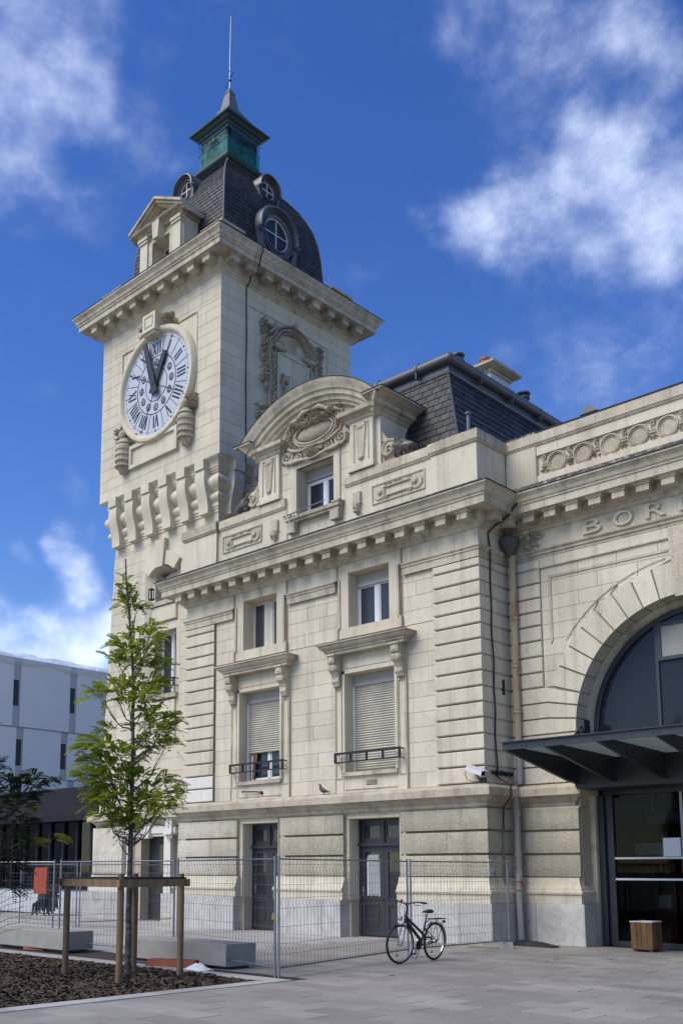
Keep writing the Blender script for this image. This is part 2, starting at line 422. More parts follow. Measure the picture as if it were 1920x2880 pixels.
s = NT('marble_plinth'); a = s.mix(s.ramp(s.noise(1.6, 8, .7, dist=1.6), .4, .68), (.52,.50,.462), (.36,.345,.315))
a = s.mix(s.ramp(s.noise(.7, 5, .6), .5, .72, 0, .55), a, (.22,.21,.20)); a = s.bright(a, s.ramp(s.rand(), 0, 1, .85, 1.1))
M['marble'] = s.col(a).set(Roughness=.6).bump(s.noise(30, 4), .1, .005).m
s = NT('slate'); a = s.mix(s.rand(), (.0135,.0135,.0145), (.034,.0335,.0345)); a = s.mix(s.ramp(s.noise(2.2, 7, .7), .52, .72, 0, .6), a, (.058,.055,.05))
vo = s.n('ShaderNodeTexVoronoi'); vo.inputs['Scale'].default_value = 4.2; s.l(s.coord(), vo.inputs['Vector']); sp = s.n('ShaderNodeSeparateColor'); s.l(vo.outputs['Color'], sp.inputs[0]); a = s.bright(a, s.ramp(sp.outputs[0], 0, 1, .6, 1.45))
a = s.bright(a, s.ramp(s.noise(14, 5, .7, s.coord((1,1,.4))), .3, .7, .7, 1.3))
M['slate'] = s.col(a).set(Roughness=.58).bump(s.noise(22, 5, .7), .35, .01).m
M['zinc'] = plain('zinc', (.10,.104,.112), .42, .3, nscale=3, namt=.5, c2=(.12,.125,.13))
M['lead'] = plain('lead_grey', (.15,.155,.16), .55, .2, nscale=4, namt=.6)
M['blackline'] = plain('bitumen_edge', (.018,.018,.02), .8)
M['glass'] = glassy('window_glass')
M['curtain'] = plain('grey_blind', (.04,.045,.055), .22, nscale=2, namt=.3)
M['pvc'] = plain('white_window_frame', (.68,.68,.67), .4)
M['cream'] = plain('cream_window_frame', (.55,.51,.40), .5, nscale=4, namt=.3)
M['shutterbox'] = plain('shutter_box', (.36,.345,.31), .6, nscale=4, namt=.3)
s = NT('roller_shutter'); a = s.mix(s.ramp(s.noise(2.2, 5, .6), .35, .7), (.50,.47,.36), (.36,.345,.30)); M['shutter'] = s.col(a).set(Roughness=.55).m
M['iron'] = plain('black_iron', (.022,.021,.022), .5, .4)
M['doorwood'] = plain('dark_door_paint', (.030,.028,.032), .42, nscale=5, namt=.3)
M['steel'] = plain('galvanised_steel', (.27,.285,.30), .42, .75, nscale=6, namt=.4)
M['wire'] = plain('fence_wire', (.17,.18,.19), .5, .6)
M['bluesteel'] = plain('dark_blue_steel', (.036,.041,.049), .45, .2, nscale=3, namt=.3)
M['canopytop'] = plain('canopy_soffit', (.34,.37,.36), .6, nscale=1.2, namt=.4)
s = NT('rusty_cast_iron'); a = s.mix(s.ramp(s.noise(1.1, 7, .7, s.coord((2,2,.6))), .5, .66, 0, .9), (.42,.33,.19), (.17,.075,.028)); M['pipe'] = s.col(a).set(Roughness=.75).bump(s.noise(30), .3, .01).m
M['pipegrey'] = plain('grey_pipe', (.30,.29,.26), .6, nscale=3, namt=.4)
M['soot'] = plain('sooty_iron', (.095,.085,.075), .8, nscale=5, namt=.5)
M['dial'] = plain('clock_dial_glass', (.50,.525,.56), .25, nscale=1.5, namt=.12)
M['black'] = plain('black_paint', (.014,.015,.019), .45)
M['rubber'] = plain('black_rubber', (.016,.016,.016), .75)
M['chrome'] = plain('bright_metal', (.55,.56,.58), .28, .9)
M['terracotta'] = plain('terracotta', (.42,.13,.06), .8, nscale=6)
M['render'] = plain('white_render', (.6,.6,.6), .85, nscale=2)
s = NT('debris_net'); a = s.mix(s.ramp(s.noise(5, 6, .7), .35, .65), (.006,.13,.115), (.02,.26,.24))
s.col(a).set(Roughness=.6); tr = s.n('ShaderNodeBsdfTransparent'); tr.inputs[0].default_value = (.75,1,.95,1); mx = s.n('ShaderNodeMixShader')
wv = s.ramp(s.noise(3.2, 6, .7), .36, .66, .28, .7); s.l(wv, mx.inputs[0]); s.l(tr.outputs[0], mx.inputs[1]); s.l(s.b.outputs[0], mx.inputs[2]); s.l(mx.outputs[0], s.out.inputs[0]); M['net'] = s.m
M['netblue'] = plain('blue_rope', (.03,.16,.4), .6)
M['greenmetal'] = plain('green_grey_zinc', (.022,.05,.045), .5, .2, nscale=3, namt=.5)
def wood(name, c, c2):
    s = NT(name); a = s.mix(s.ramp(s.noise(2.2, 6, .65, s.coord((5,5,.55))), .35, .68), c, c2); a = s.bright(a, s.ramp(s.rand(), 0, 1, .8, 1.15))
    return s.col(a).set(Roughness=.75).bump(s.noise(6, 5, .7, s.coord((9,9,.8))), .25, .01).m
M['wood'] = wood('treated_pine', (.25,.155,.072), (.12,.078,.042))
M['planter'] = wood('brown_planks', (.20,.105,.035), (.085,.042,.016))
M['barktree'] = None
s = NT('young_bark'); a = s.mix(s.ramp(s.noise(9, 7, .7, s.coord((1,1,1.6))), .45, .62), (.05,.044,.037), (.15,.14,.12)); M['bark'] = s.col(a).set(Roughness=.9).bump(s.noise(30), .5, .01).m
def leafm(name, c, c2, c3):
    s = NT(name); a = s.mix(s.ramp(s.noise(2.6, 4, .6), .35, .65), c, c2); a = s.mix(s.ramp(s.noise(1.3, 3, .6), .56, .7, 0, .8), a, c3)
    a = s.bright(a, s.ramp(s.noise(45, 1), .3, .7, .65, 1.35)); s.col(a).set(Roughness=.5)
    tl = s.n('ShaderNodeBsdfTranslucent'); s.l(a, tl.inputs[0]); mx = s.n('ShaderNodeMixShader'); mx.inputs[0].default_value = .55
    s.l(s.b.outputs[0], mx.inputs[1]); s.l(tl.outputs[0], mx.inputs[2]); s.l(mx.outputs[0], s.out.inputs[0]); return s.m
M['leaf'] = leafm('locust_leaf', (.30,.36,.03), (.19,.26,.022), (.48,.45,.05))
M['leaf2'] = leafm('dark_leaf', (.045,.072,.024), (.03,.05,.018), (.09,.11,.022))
M['leafy'] = leafm('yellow_leaf', (.42,.34,.03), (.32,.33,.04), (.5,.36,.03))
s = NT('wood_chip'); a = s.mix(s.noise(9, 3, .6), (.035,.022,.015), (.12,.08,.052)); a = s.bright(a, s.ramp(s.noise(38, 2), .3, .7, .4, 1.6)); M['chip'] = s.col(a).set(Roughness=.95).m
M['soil'] = plain('soil', (.035,.025,.018), .95, nscale=8, bump=.4)
def paving(name, c, c2, jx=.9, jy=.45, joint=None):
    s = NT(name); a = s.mix(s.ramp(s.noise(.55, 7, .65), .35, .68), c, c2); a = s.bright(a, s.ramp(s.rand(), 0, 1, .80, 1.12))
    a = s.mix(s.ramp(s.noise(2.4, 8, .72, dist=.8), .50, .70, 0, .6), a, tuple(x*.62 for x in c)); a = s.bright(a, s.ramp(s.noise(40, 4, .7), .3, .7, .86, 1.12))
    a = s.mix(s.ramp(s.noise(7, 6, .8), .70, .76, 0, .5), a, tuple(x*.4 for x in c))
    s.col(a).set(Roughness=.72).bump(s.noise(55, 5), .18, .006); return s.m
M['slab'] = paving('paving_stone', (.33,.303,.266), (.23,.21,.182))
M['slab2'] = paving('pale_concrete_paving', (.42,.40,.365), (.35,.335,.305))
M['ground'] = paving('grey_ground', (.21,.20,.19), (.17,.162,.155))
M['concrete'] = plain('bench_concrete', (.31,.292,.26), .8, nscale=4, namt=.5, bump=.2, c2=(.21,.196,.172))
M['orange'] = plain('orange_plastic', (.55,.075,.02), .5, nscale=5, namt=.3)
M['footorange'] = plain('faded_red_plastic', (.33,.075,.035), .65, nscale=5, namt=.5)
M['cafe'] = plain('anthracite_cladding', (.015,.016,.021), .65, 0., spec=.2, nscale=2, namt=.3)
M['cafeglass'] = glassy('cafe_glass', (.018,.026,.026), trans=1, ior=1.45)
M['entryglass'] = glassy('entrance_glass', (.01,.012,.014), trans=1)
M['panel'] = plain('pale_cladding_panel', (.84,.81,.76), .7, var=.03, nscale=.6, namt=.12)
M['panel2'] = plain('grey_cladding_strip', (.50,.50,.50), .6, nscale=1)
M['whitewall'] = plain('white_wall', (.55,.56,.57), .75, nscale=2, namt=.15)
s = NT('plastic_film'); s.col((.72,.75,.8)).set(Roughness=.25); tr = s.n('ShaderNodeBsdfTransparent'); mx = s.n('ShaderNodeMixShader'); s.l(s.ramp(s.noise(4, 5), .3, .7, .35, .8), mx.inputs[0])
s.l(tr.outputs[0], mx.inputs[1]); s.l(s.b.outputs[0], mx.inputs[2]); s.l(mx.outputs[0], s.out.inputs[0]); M['film'] = s.m
M['paper'] = plain('white_paper', (.72,.72,.72), .7)
M['yellow'] = plain('yellow_sign', (.65,.5,.03), .5)
M['red'] = plain('red_panel', (.16,.012,.01), .45)
M['navy'] = plain('navy_panel', (.012,.018,.05), .5)
M['interior'] = plain('dark_interior', (.055,.05,.045), .8, nscale=1)
M['brass'] = plain('brass', (.5,.35,.08), .35, .8)
M['pigeon'] = plain('pigeon_feather', (.03,.031,.036), .6, nscale=20, namt=.5, c2=(.08,.08,.09))
M['purple'] = plain('dark_aubergine_paint', (.022,.014,.02), .3)
M['amber'] = plain('amber_reflector', (.55,.17,.01), .3)
M['redplastic'] = plain('red_plastic', (.35,.02,.02), .35)
M['skin_white'] = plain('white_plastic', (.62,.62,.62), .4)

s = NT('frosted_canopy_glass'); s.col((.42,.46,.45)).set(Roughness=.5); tl = s.n('ShaderNodeBsdfTranslucent'); tl.inputs[0].default_value = (.42,.47,.46,1); mx = s.n('ShaderNodeMixShader'); mx.inputs[0].default_value = .55
s.l(s.b.outputs[0], mx.inputs[1]); s.l(tl.outputs[0], mx.inputs[2]); s.l(mx.outputs[0], s.out.inputs[0]); M['frost'] = s.m

M['archglass'] = NT('arch_glass').col((.02,.022,.026)).set(Roughness=.04, **{'Specular IOR Level': .28}).m
s = NT('thin_net'); s.col((.012,.10,.085)).set(Roughness=.6); tr = s.n('ShaderNodeBsdfTransparent'); tr.inputs[0].default_value = (.8,1,.95,1); mx = s.n('ShaderNodeMixShader'); s.l(s.ramp(s.noise(4, 5), .35, .65, .12, .42), mx.inputs[0])
s.l(tr.outputs[0], mx.inputs[1]); s.l(s.b.outputs[0], mx.inputs[2]); s.l(mx.outputs[0], s.out.inputs[0]); M['net2'] = s.m

# ------------------------------------------------------------------ shared architectural pieces
def rough_block(x0, x1, z0, z1, y, y1, T=None, amp=.006, edge=.032):
    "rock-faced block: rounded margin, uneven face"
    mb = MB(T); nx = max(4, int((x1-x0)/.11)); nz = max(4, int((z1-z0)/.11)); vs = []; fs = []
    for j in range(nz+1):
        for i in range(nx+1):
            x = x0+(x1-x0)*i/nx; z = z0+(z1-z0)*j/nz
            b = i in (0, nx) or j in (0, nz)
            yy = y+edge if b else y+amp*2*(mnoise.noise(Vector((x*5, y*3, z*5)))+.6*mnoise.noise(Vector((x*13, y*3+7, z*13))))
            if not b and (i in (1, nx-1) or j in (1, nz-1)): yy += edge*.25
            vs.append((x, yy, z))
    W = nx+1
    for j in range(nz):
        for i in range(nx): fs.append((j*W+i, j*W+i+1, (j+1)*W+i+1, (j+1)*W+i))
    border = [i for i in range(W)]+[j*W+nx for j in range(1, nz+1)]+[nz*W+i for i in range(nx-1, -1, -1)]+[j*W for j in range(nz-1, 0, -1)]
    n0 = len(vs)
    for b in border: vs.append((vs[b][0], y1, vs[b][2]))
    k = len(border)
    for i in range(k): fs.append((border[i], n0+i, n0+(i+1)%k, border[(i+1)%k]))
    mb.add(vs, fs); return mb
def casement(parent, x0, x1, z0, z1, y, m, T=None, fr=.06, mull=.10, glass=None, name='window', arch=None):
    mb = MB(T); d = .07
    mb.box(x0, x1, y, y+d, z0, z0+fr); mb.box(x0, x1, y, y+d, z1-fr, z1); mb.box(x0, x0+fr, y, y+d, z0+fr, z1-fr); mb.box(x1-fr, x1, y, y+d, z0+fr, z1-fr)
    xm = (x0+x1)/2; mb.box(xm-mull/2, xm+mull/2, y-.012, y+d, z0+fr, z1-fr)
    mb.box(xm-.008, xm+.008, y-.02, y-.012, z0+fr, z1-fr)
    w = mk(name, mb, m, parent)
    for a, b in ((x0+fr, xm-mull/2), (xm+mull/2, x1-fr)):
        q = MB(T); e = .035
        q.box(a, a+e, y+.012, y+.05, z0+fr, z1-fr); q.box(b-e, b, y+.012, y+.05, z0+fr, z1-fr); q.box(a+e, b-e, y+.012, y+.05, z0+fr, z0+fr+e); q.box(a+e, b-e, y+.012, y+.05, z1-fr-e, z1-fr)
        mk('casement_frame', q, m, w)
        g = MB(T); g.box(a+e, b-e, y+.03, y+.036, z0+fr+e, z1-fr-e); mk('pane', g, glass or M['glass'], w)
    return w
def shutter(parent, x0, x1, z0, z1, y, m, T=None, pitch=.062):
    mb = MB(T); n = int((z1-z0)/pitch); vs = []; fs = []
    for i in range(n):
        za = z0+(z1-z0)*i/n; h = (z1-z0)/n
        for zz, dy in ((za, .0), (za+h*.12, .022), (za+h*.2, .0), (za+h*.6, -.016), (za+h, 0)): vs += [(x0, y+dy, zz), (x1, y+dy, zz)]
    for i in range(len(vs)//2-1): fs.append((2*i, 2*i+1, 2*i+3, 2*i+2))
    mb.add(vs, fs); return mk('roller_shutter', mb, m, parent)
def rail(parent, x0, x1, z0, z1, y, wall_y, T=None, posts=5, name='balcony_rail'):
    mb = MB(T)
    mb.box(x0, x1, y-.03, y+.03, z1-.05, z1); mb.box(x0, x1, y-.016, y+.016, z0, z0+.034)
    for i in range(posts):
        x = x0+.02+(x1-x0-.04)*i/(posts-1); mb.box(x-.024, x+.024, y-.02, y+.02, z0+.034, z1-.05)
    for x in (x0, x1):
        s_ = .03 if x == x0 else -.03
        mb.box(min(x,x+s_), max(x,x+s_), y+.03, wall_y+.03, z1-.04, z1-.01); mb.box(min(x,x+s_), max(x,x+s_), y+.016, wall_y+.03, z0+.003, z0+.022)
    return mk(name, mb, M['iron'], parent)
def modillions(parent, spots, m, z0, z1, y_in, y_out, w, T=None):
    "one stepped bracket block per spot, mesh shared"
    first = None
    for x in spots:
        mb = MB(T)
        mb.box(x-w/2, x+w/2, y_out, y_in, z0, z1-.07)
        mb.box(x-w/2-.03, x+w/2+.03, y_out-.03, y_in, z1-.07, z1-.035); mb.box(x-w/2-.055, x+w/2+.055, y_out-.055, y_in, z1-.035, z1)
        mk('modillion', mb, m, parent, recalc=False)
def slates(parent, rows, m, name='slate', w=.27, limit=300, lapf=1.5, th=.013):
    "rows: list of (pt(u,t), ulo, uhi, ulo_top, uhi_top): t 0..1 along the slope of one course"
    st = Stones(name)
    for k, (pt, nrm, lo, hi, lo2, hi2) in enumerate(rows):
        u = lo-(w*.5 if k % 2 else 0)-rnd.random()*.02
        while u < hi:
            a, b = max(u, lo), min(u+w, hi); a2, b2 = max(u, lo2), min(u+w, hi2)
            if b-a > .03:
                g = .010; a2 = min(a2, b2); mb = MB()
                lift = th+rnd.random()*.006; n = nrm
                p = lambda uu, t, l: (Vector(pt(uu, t))+n*l)
                j = rnd.uniform(-.012, .012)
                top = [p(a+g, 0+j, lift+th), p(b-g, 0+j, lift+th), p(max(b2-g,a2+g), 1, .004), p(a2+g, 1, .004)]
                bot = [p(a+g, 0+j, lift*.2), p(b-g, 0+j, lift*.2)]
                mb.add([tuple(q) for q in top+bot], [(0,1,2,3), (4,5,1,0), (4,0,3), (5,2,1)])
                st.add((b-a)*1.0+rnd.random()*.001, mb, m)
            u += w
    st.build(parent, limit, name)

# ------------------------------------------------------------------ pavilion
PX0, PX1, PY, WY = -10.92, -.25, .20, .28
pav = thing('station_pavilion', 'cream stone station wing with round-arched gable, shuttered windows and slate mansard roof', 'building', (-5.6, 4, 0))
WC = (-7.65, -3.63)
doors = [(-8.33, -6.94), (-4.37, -2.76)]
up = [(c-.68, c+.68, 7.97, 9.45) for c in WC]; lo = [(c-.82, c+.82, 4.15, 6.745) for c in WC]
dh = [(a, b, -1, 2.955) for a, b in doors]
mb = MB(); wall(mb, PX0+.03, PX1-.03, 0, 9.78, WY+.03, .85, up+lo+dh); mb.box(PX0+.03, PX1-.03, .85, 8.6, 0, 12.05)
mk('wall', mb, M['mortar'], pav)
# ashlar face
st = Stones('ashlar_block')
sh = [(c-1.09, c+1.09, 7.70, 9.77) for c in WC]+[(c-1.17, c+1.17, 3.6, 7.26) for c in WC]
ashlar(st, M['stone'], -9.59, -1.58, 3.64, 9.16, WY, holes=sh, h=.37, l=.92)
ashlar(st, M['stone'], PX0+.02, PX1-.02, 9.3, 9.74, PY+.03, h=.44, l=1.7, holes=[(c-1.09, c+1.09, 9.2, 9.77) for c in WC])
ashlar(st, M['stone'], PX0+.02, PX1-.02, 3.03, 3.2, WY-.03, h=.2, l=2.2, holes=[])
for a, b in doors:
    ashlar(st, M['stone'], a-.2, a, .92, 2.955, WY-.03, h=.68, l=.6); ashlar(st, M['stone'], b, b+.04, .92, 2.955, WY-.03, h=.68, l=.6)
    ashlar(st, M['stone'], a-.2, b+.04, 2.955, 3.03, WY-.03, h=.3, l=3)
    for x, s_ in ((a, 1), (b, -1)):
        q = MB(); q.box(min(x, x+s_*.01), max(x, x+s_*.01), WY+.02, .72, .92, 2.955); mk('door_jamb', q, M['stone'], pav)
st.build(pav)
# window reveals
for hs in (up, lo):
    for x0, x1, z0, z1 in hs:
        q = MB(); t = .012
        q.box(x0-.03, x0+t, WY-.02, .8, z0, z1); q.box(x1-t, x1+.03, WY-.02, .8, z0, z1); q.box(x0+t, x1-t, WY-.02, .8, z1-t, z1+.03); q.box(x0+t, x1-t, WY-.02, .8, z0-.03, z0+t)
        mk('window_reveal', q, M['stone'], pav)
# quoins
G = [3.64,4.04,4.42,4.79,5.165,5.535,5.905,6.27,6.65,7.03,7.395,7.735,8.07,8.425,8.78,9.0]
for i, (a, b) in enumerate(zip(G, G[1:])):
    za, zb = a+.02, b-.02
    for x0, x1, side in ((PX0, -9.59, 0), (-1.58, PX1, 1)):
        xs = x0+(x1-x0)*(.42 if i % 2 else .62)
        m = M['white'] if side == 0 and i < 2 else M['stone']
        for p0, p1 in ((x0, xs-.0025), (xs+.0025, x1)):
            q = MB()
            if side == 1 and p1 == x1: q.qbox(p0, p1, PY, .9, za, zb, .022)
            elif side == 0 and p0 == x0: q.qbox(p0, p1, PY, .9, za, zb, .022)
            else: q.qbox(p0, p1, PY, .5, za, zb, .022)
            mk('quoin_block', q, m, pav)
    q = MB(RF(PX1)); q.qbox(.905, 1.44, 0, .4, za, zb, .022); mk('quoin_block', q, M['stone'], pav)
# band moulding over the quoins
prof = [(-.02,9.0),(.0,9.0),(0,9.17),(.025,9.185),(.025,9.225),(.06,9.26),(.06,9.285),(-.02,9.30)]
for seg in ([(PX0,1.5),(PX0,PY),(-8.76,PY)], [(-6.54,PY),(-4.74,PY)], [(-2.52,PY),(PX1,PY),(PX1,1.46)]):
    q = MB(); q.sweep(prof, seg); mk('band_moulding', q, M['mould'], pav)
q = MB(RF(PX1)); q.cbox(.22, 1.46, .01, .3, 9.31, 9.72, .01); mk('frieze_block', q, M['stone'], pav)
# upper window surrounds
for k, c in enumerate(WC):
    q = MB(); y = WY-.055
    q.box(c-1.09, c+1.09, y, WY+.03, 9.45, 9.77)
    for s_ in (-1, 1):
        for a, b, z0, z1 in ((.68,1.09,9.33,9.45),(.68,1.0,7.97,9.33)): q.box(min(c+s_*a,c+s_*b), max(c+s_*a,c+s_*b), y, WY+.03, z0, z1)
    q.box(c-1.07, c+1.07, y, WY+.03, 7.70, 7.97); sur = mk('window_surround', q, M['stone'], pav)
    q = MB()
    for s_ in (-1, 1):
        f = lambda a, b, z0, z1: q.box(min(c+s_*a,c+s_*b), max(c+s_*a,c+s_*b), y-.035, y, z0, z1)
        f(1.04,1.10,9.31,9.72); f(.95,1.01,7.98,9.31); f(1.02,1.08,7.70,7.98); f(1.011,1.04,9.31,9.35); f(1.011,1.02,7.94,7.98)
    q.box(c-1.10, c+1.10, y-.035, y, 9.72, 9.78); mk('fillet', q, M['mould'], sur)
    zt = 9.45
    if k == 1:
        b_ = MB(); b_.box(c-.66, c+.66, .56, .72, 9.17, 9.438); mk('shutter_box', b_, M['shutterbox'], pav); zt = 9.17
        b_ = MB(); b_.box(c-.66, c+.66, .54, .58, 9.10, 9.165); mk('shutter_edge', b_, M['shutterbox'], pav)
    casement(pav, c-.665, c+.665, 7.985, zt-.012, .60, M['pvc'] if k else M['cream'], mull=.14 if k else .34, glass=M['curtain'])
# lower windows
def lower_window(c, k):
    q = MB()
    for s_ in (-1, 1):
        f = lambda a, b, z0, z1, yy: q.box(min(c+s_*a,c+s_*b), max(c+s_*a,c+s_*b), yy, WY+.03, z0, z1)
        f(.82, .90, 4.15, 6.82, WY-.075); f(.90, 1.17, 3.62, 6.42, WY-.045); f(.90,1.17,6.42,7.26,WY-.02)
    q.box(c-.90, c+.90, WY-.075, WY+.03, 6.745, 6.83); q.box(c-.90, c+.90, WY-.03, WY+.03, 6.83, 7.26)
    q.box(c-.90, c+.90, WY-.03, WY+.03, 3.62, 4.05)
    sur = mk('window_surround', q, M['stone'], pav)
    q = MB()
    for s_ in (-1, 1):
        f = lambda a, b, z0, z1: q.box(min(c+s_*a,c+s_*b), max(c+s_*a,c+s_*b), WY-.07, WY-.045, z0, z1)
        f(.93,.95,4.0,6.36); f(1.12,1.14,4.0,6.36); f(.951,1.119,4.0,4.02); f(.951,1.119,6.34,6.36)
        f(1.15,1.18,3.64,6.42)
    q.box(c-.80, c+.80, WY-.045, WY-.03, 6.88, 6.9); q.box(c-.80, c+.80, WY-.045, WY-.03, 7.18, 7.2)
    q.box(c-.84, c+.84, WY-.05, WY-.03, 3.70, 3.72)
    mk('fillet', q, M['mould'], sur)
    q = MB(); q.box(c-.89, c+.89, WY-.12, .8, 4.05, 4.11); q.box(c-.86, c+.86, WY-.06, .8, 4.11, 4.16); mk('window_sill', q, M['mould'], pav)
    for s_ in (-1, 1):
        a, b = sorted((c+s_*.93, c+s_*1.16))
        q = MB(); q.prismx([(WY,7.25),(WY-.36,7.25),(WY-.36,7.03),(WY-.29,7.0),(WY-.33,6.93),(WY-.31,6.84),(WY-.22,6.76),(WY-.17,6.66),(WY-.19,6.55),(WY-.14,6.47),(WY-.12,6.42),(WY,6.41)], a, b)
        cn = mk('console', q, M['carve'], pav, recalc=True)
        q = MB(); q.box(a-.03, b+.03, WY-.40, WY, 7.21, 7.25); q.box(a+.05, b-.05, WY-.375, WY-.36, 7.07, 7.18)
        for t in range(3): q.ball((a+.055+t*.06, WY-.15, 6.44), (.025,.03,.035), 6, 5)
        for e in (a-.012, b+.012): q.lathe([(.001,-.02),(.07,-.02),(.07,.02),(.001,.02)], (e, WY-.24, 6.9), 12, 'x')
        mk('console_trim', q, M['carve'], cn, smooth=40)
    q = MB(); b0 = .40; a0 = 1.31
    q.sweep([(-b0,7.25),(-.02,7.25),(-.02,7.32),(.02,7.335),(.02,7.37),(.06,7.39),(.11,7.44),(.13,7.50),(.17,7.505),(.17,7.535),(-b0,7.60)],
            [(c-a0,WY+.02),(c-a0,WY-b0+.1),(c+a0,WY-b0+.1),(c+a0,WY+.02)]); hd = mk('window_hood', q, M['mould'], pav, recalc=False)
    q = MB(); q.box(c-a0-.168, c+a0+.168, WY-b0-.066, WY-b0-.03, 7.537, 7.546); mk('flashing', q, M['blackline'], hd)
    rail(pav, c-1.07, c+1.07, 4.39, 4.66, WY-.20, WY)
    q = MB(); q.box(c-.81, c+.81, .52, .75, 6.44, 6.735); mk('shutter_box', q, M['shutterbox'], pav)
    q = MB()
    for s_ in (-1, 1): q.box(min(c+s_*.76,c+s_*.81), max(c+s_*.76,c+s_*.81), .53, .60, 4.17, 6.44)
    mk('shutter_track', q, M['pvc'], pav)
    if k == 1: shutter(pav, c-.76, c+.76, 4.22, 6.44, .57, M['shutter'])
    else:
        shutter(pav, c-.76, c+.76, 4.98, 6.44, .57, M['shutter'])
    wn = casement(pav, c-.76, c+.76, 4.18, 6.43, .64, M['pvc'])
    if k == 0:
        q = MB(); q.add([(c-.66,.60,4.25),(c-.58,.60,4.25),(c-.44,.6,4.98),(c-.62,.6,4.98)], [(0,1,2,3)]); q.add([(c-.66,.61,4.25),(c-.58,.61,4.25),(c-.44,.61,4.98),(c-.62,.61,4.98)], [(0,1,2,3)])
        mk('curtain', q, M['planter'], wn)
for k, c in enumerate(WC): lower_window(c, k)
q = MB(); q.box(-3.78, -3.44, WY-.04, WY-.028, 3.80, 3.93); vt = mk('air_vent', q, M['soot'], pav)
q = MB()
for i in range(4): q.box(-3.77, -3.45, WY-.05, WY-.04, 3.815+i*.03, 3.828+i*.03)
mk('louvre', q, M['mortar'], vt)
q = MB(); q.tube([(-8.25,WY-.12,3.86),(-7.75,WY-.10,3.84),(-7.55,WY-.06,3.82)], .022, 6); q.ball((-7.55,WY-.05,3.80), .05); q.ball((-8.25,WY-.12,3.86),.032); mk('iron_bracket', q, M['iron'], pav)
q = MB(RF(PX1)); q.box(1.05, 1.15, -.012, .05, 5.78, 6.15); mk('wall_slot', q, M['black'], pav)

# ledge between ground floor and first floor
LEDGE = [(-.1,3.10),(.02,3.10),(.05,3.14),(.05,3.19),(.10,3.23),(.14,3.29),(.22,3.33),(.22,3.345),(.30,3.35),(.30,3.52),(.27,3.55),(.1,3.62),(-.1,3.64)]
LPATH = [(PX0,1.5),(PX0,PY),(PX1,PY),(PX1,1.48),(1.26,1.48),(1.26,2.1)]
q = MB(); q.sweep(LEDGE, LPATH, segs=(0,1,2)); mk('ledge', q, M['mould'], pav, recalc=False)
# rusticated ground floor
RC = [(1.525,2.0),(2.055,2.535),(2.59,3.06)]
segs = [(PX0-.1, -8.46), (-6.74, -4.47), (-2.62, PX1+.08)]
for (x0, x1), (z0, z1) in [(s_, r_) for s_ in segs for r_ in RC]:
    n = 2 if (z0 > 2 or True) else 1; xs = x0+(x1-x0)*(.55 if z0 < 2.3 and z0 > 2 else .72)
    for a, b in ((x0, xs), (xs+.006, x1)):
        mk('rusticated_block', rough_block(a, b, z0, z1, PY-.1, .45), M['rough_w'] if x0 < -9 and (a == x0) else M['rough'], pav, recalc=False, smooth=50)
for z0, z1 in RC:
    mk('rusticated_block', rough_block(.14, 1.36, z0, z1, 0, .3, RF(PX1+.09)), M['rough'], pav, recalc=False, smooth=50)
BASEP = [(-.1,1.50),(.09,1.50),(.09,1.47),(.10,1.42),(.12,1.34),(.165,1.26),(.17,1.22),(.205,1.205),(.215,1.17),(.205,1.13),(.17,1.12),(.17,.92),(-.1,.92)]
bsegs = [[(PX0,1.5),(PX0,PY),(-8.40,PY),(-8.40,.7)], [(-6.88,.7),(-6.88,PY),(-4.43,PY),(-4.43,.7)], [(-2.70,.7),(-2.70,PY),(PX1,PY),(PX1,1.48)]]
for sgm in bsegs:
    q = MB(); q.sweep(BASEP, [p for p in sgm if not (p[1] == .7)]); mk('plinth_moulding', q, M['stone'], pav, recalc=False)
for x0, x1, cuts in ((PX0-.22,-8.43,(-9.7,-9.2)), (-6.84,-4.47,(-6.3,-5.1)), (-2.66,PX1+.22,(-1.9,-.9))):
    xs = [x0, *cuts, x1]
    for a, b in zip(xs, xs[1:]):
        q = MB(); q.cbox(a+.003, b-.003, PY-.205, 1.28 if b == x1 and x1 > -1 else .68, 0, .915, .008); mk('marble_slab', q, M['marble'], pav, recalc=False)
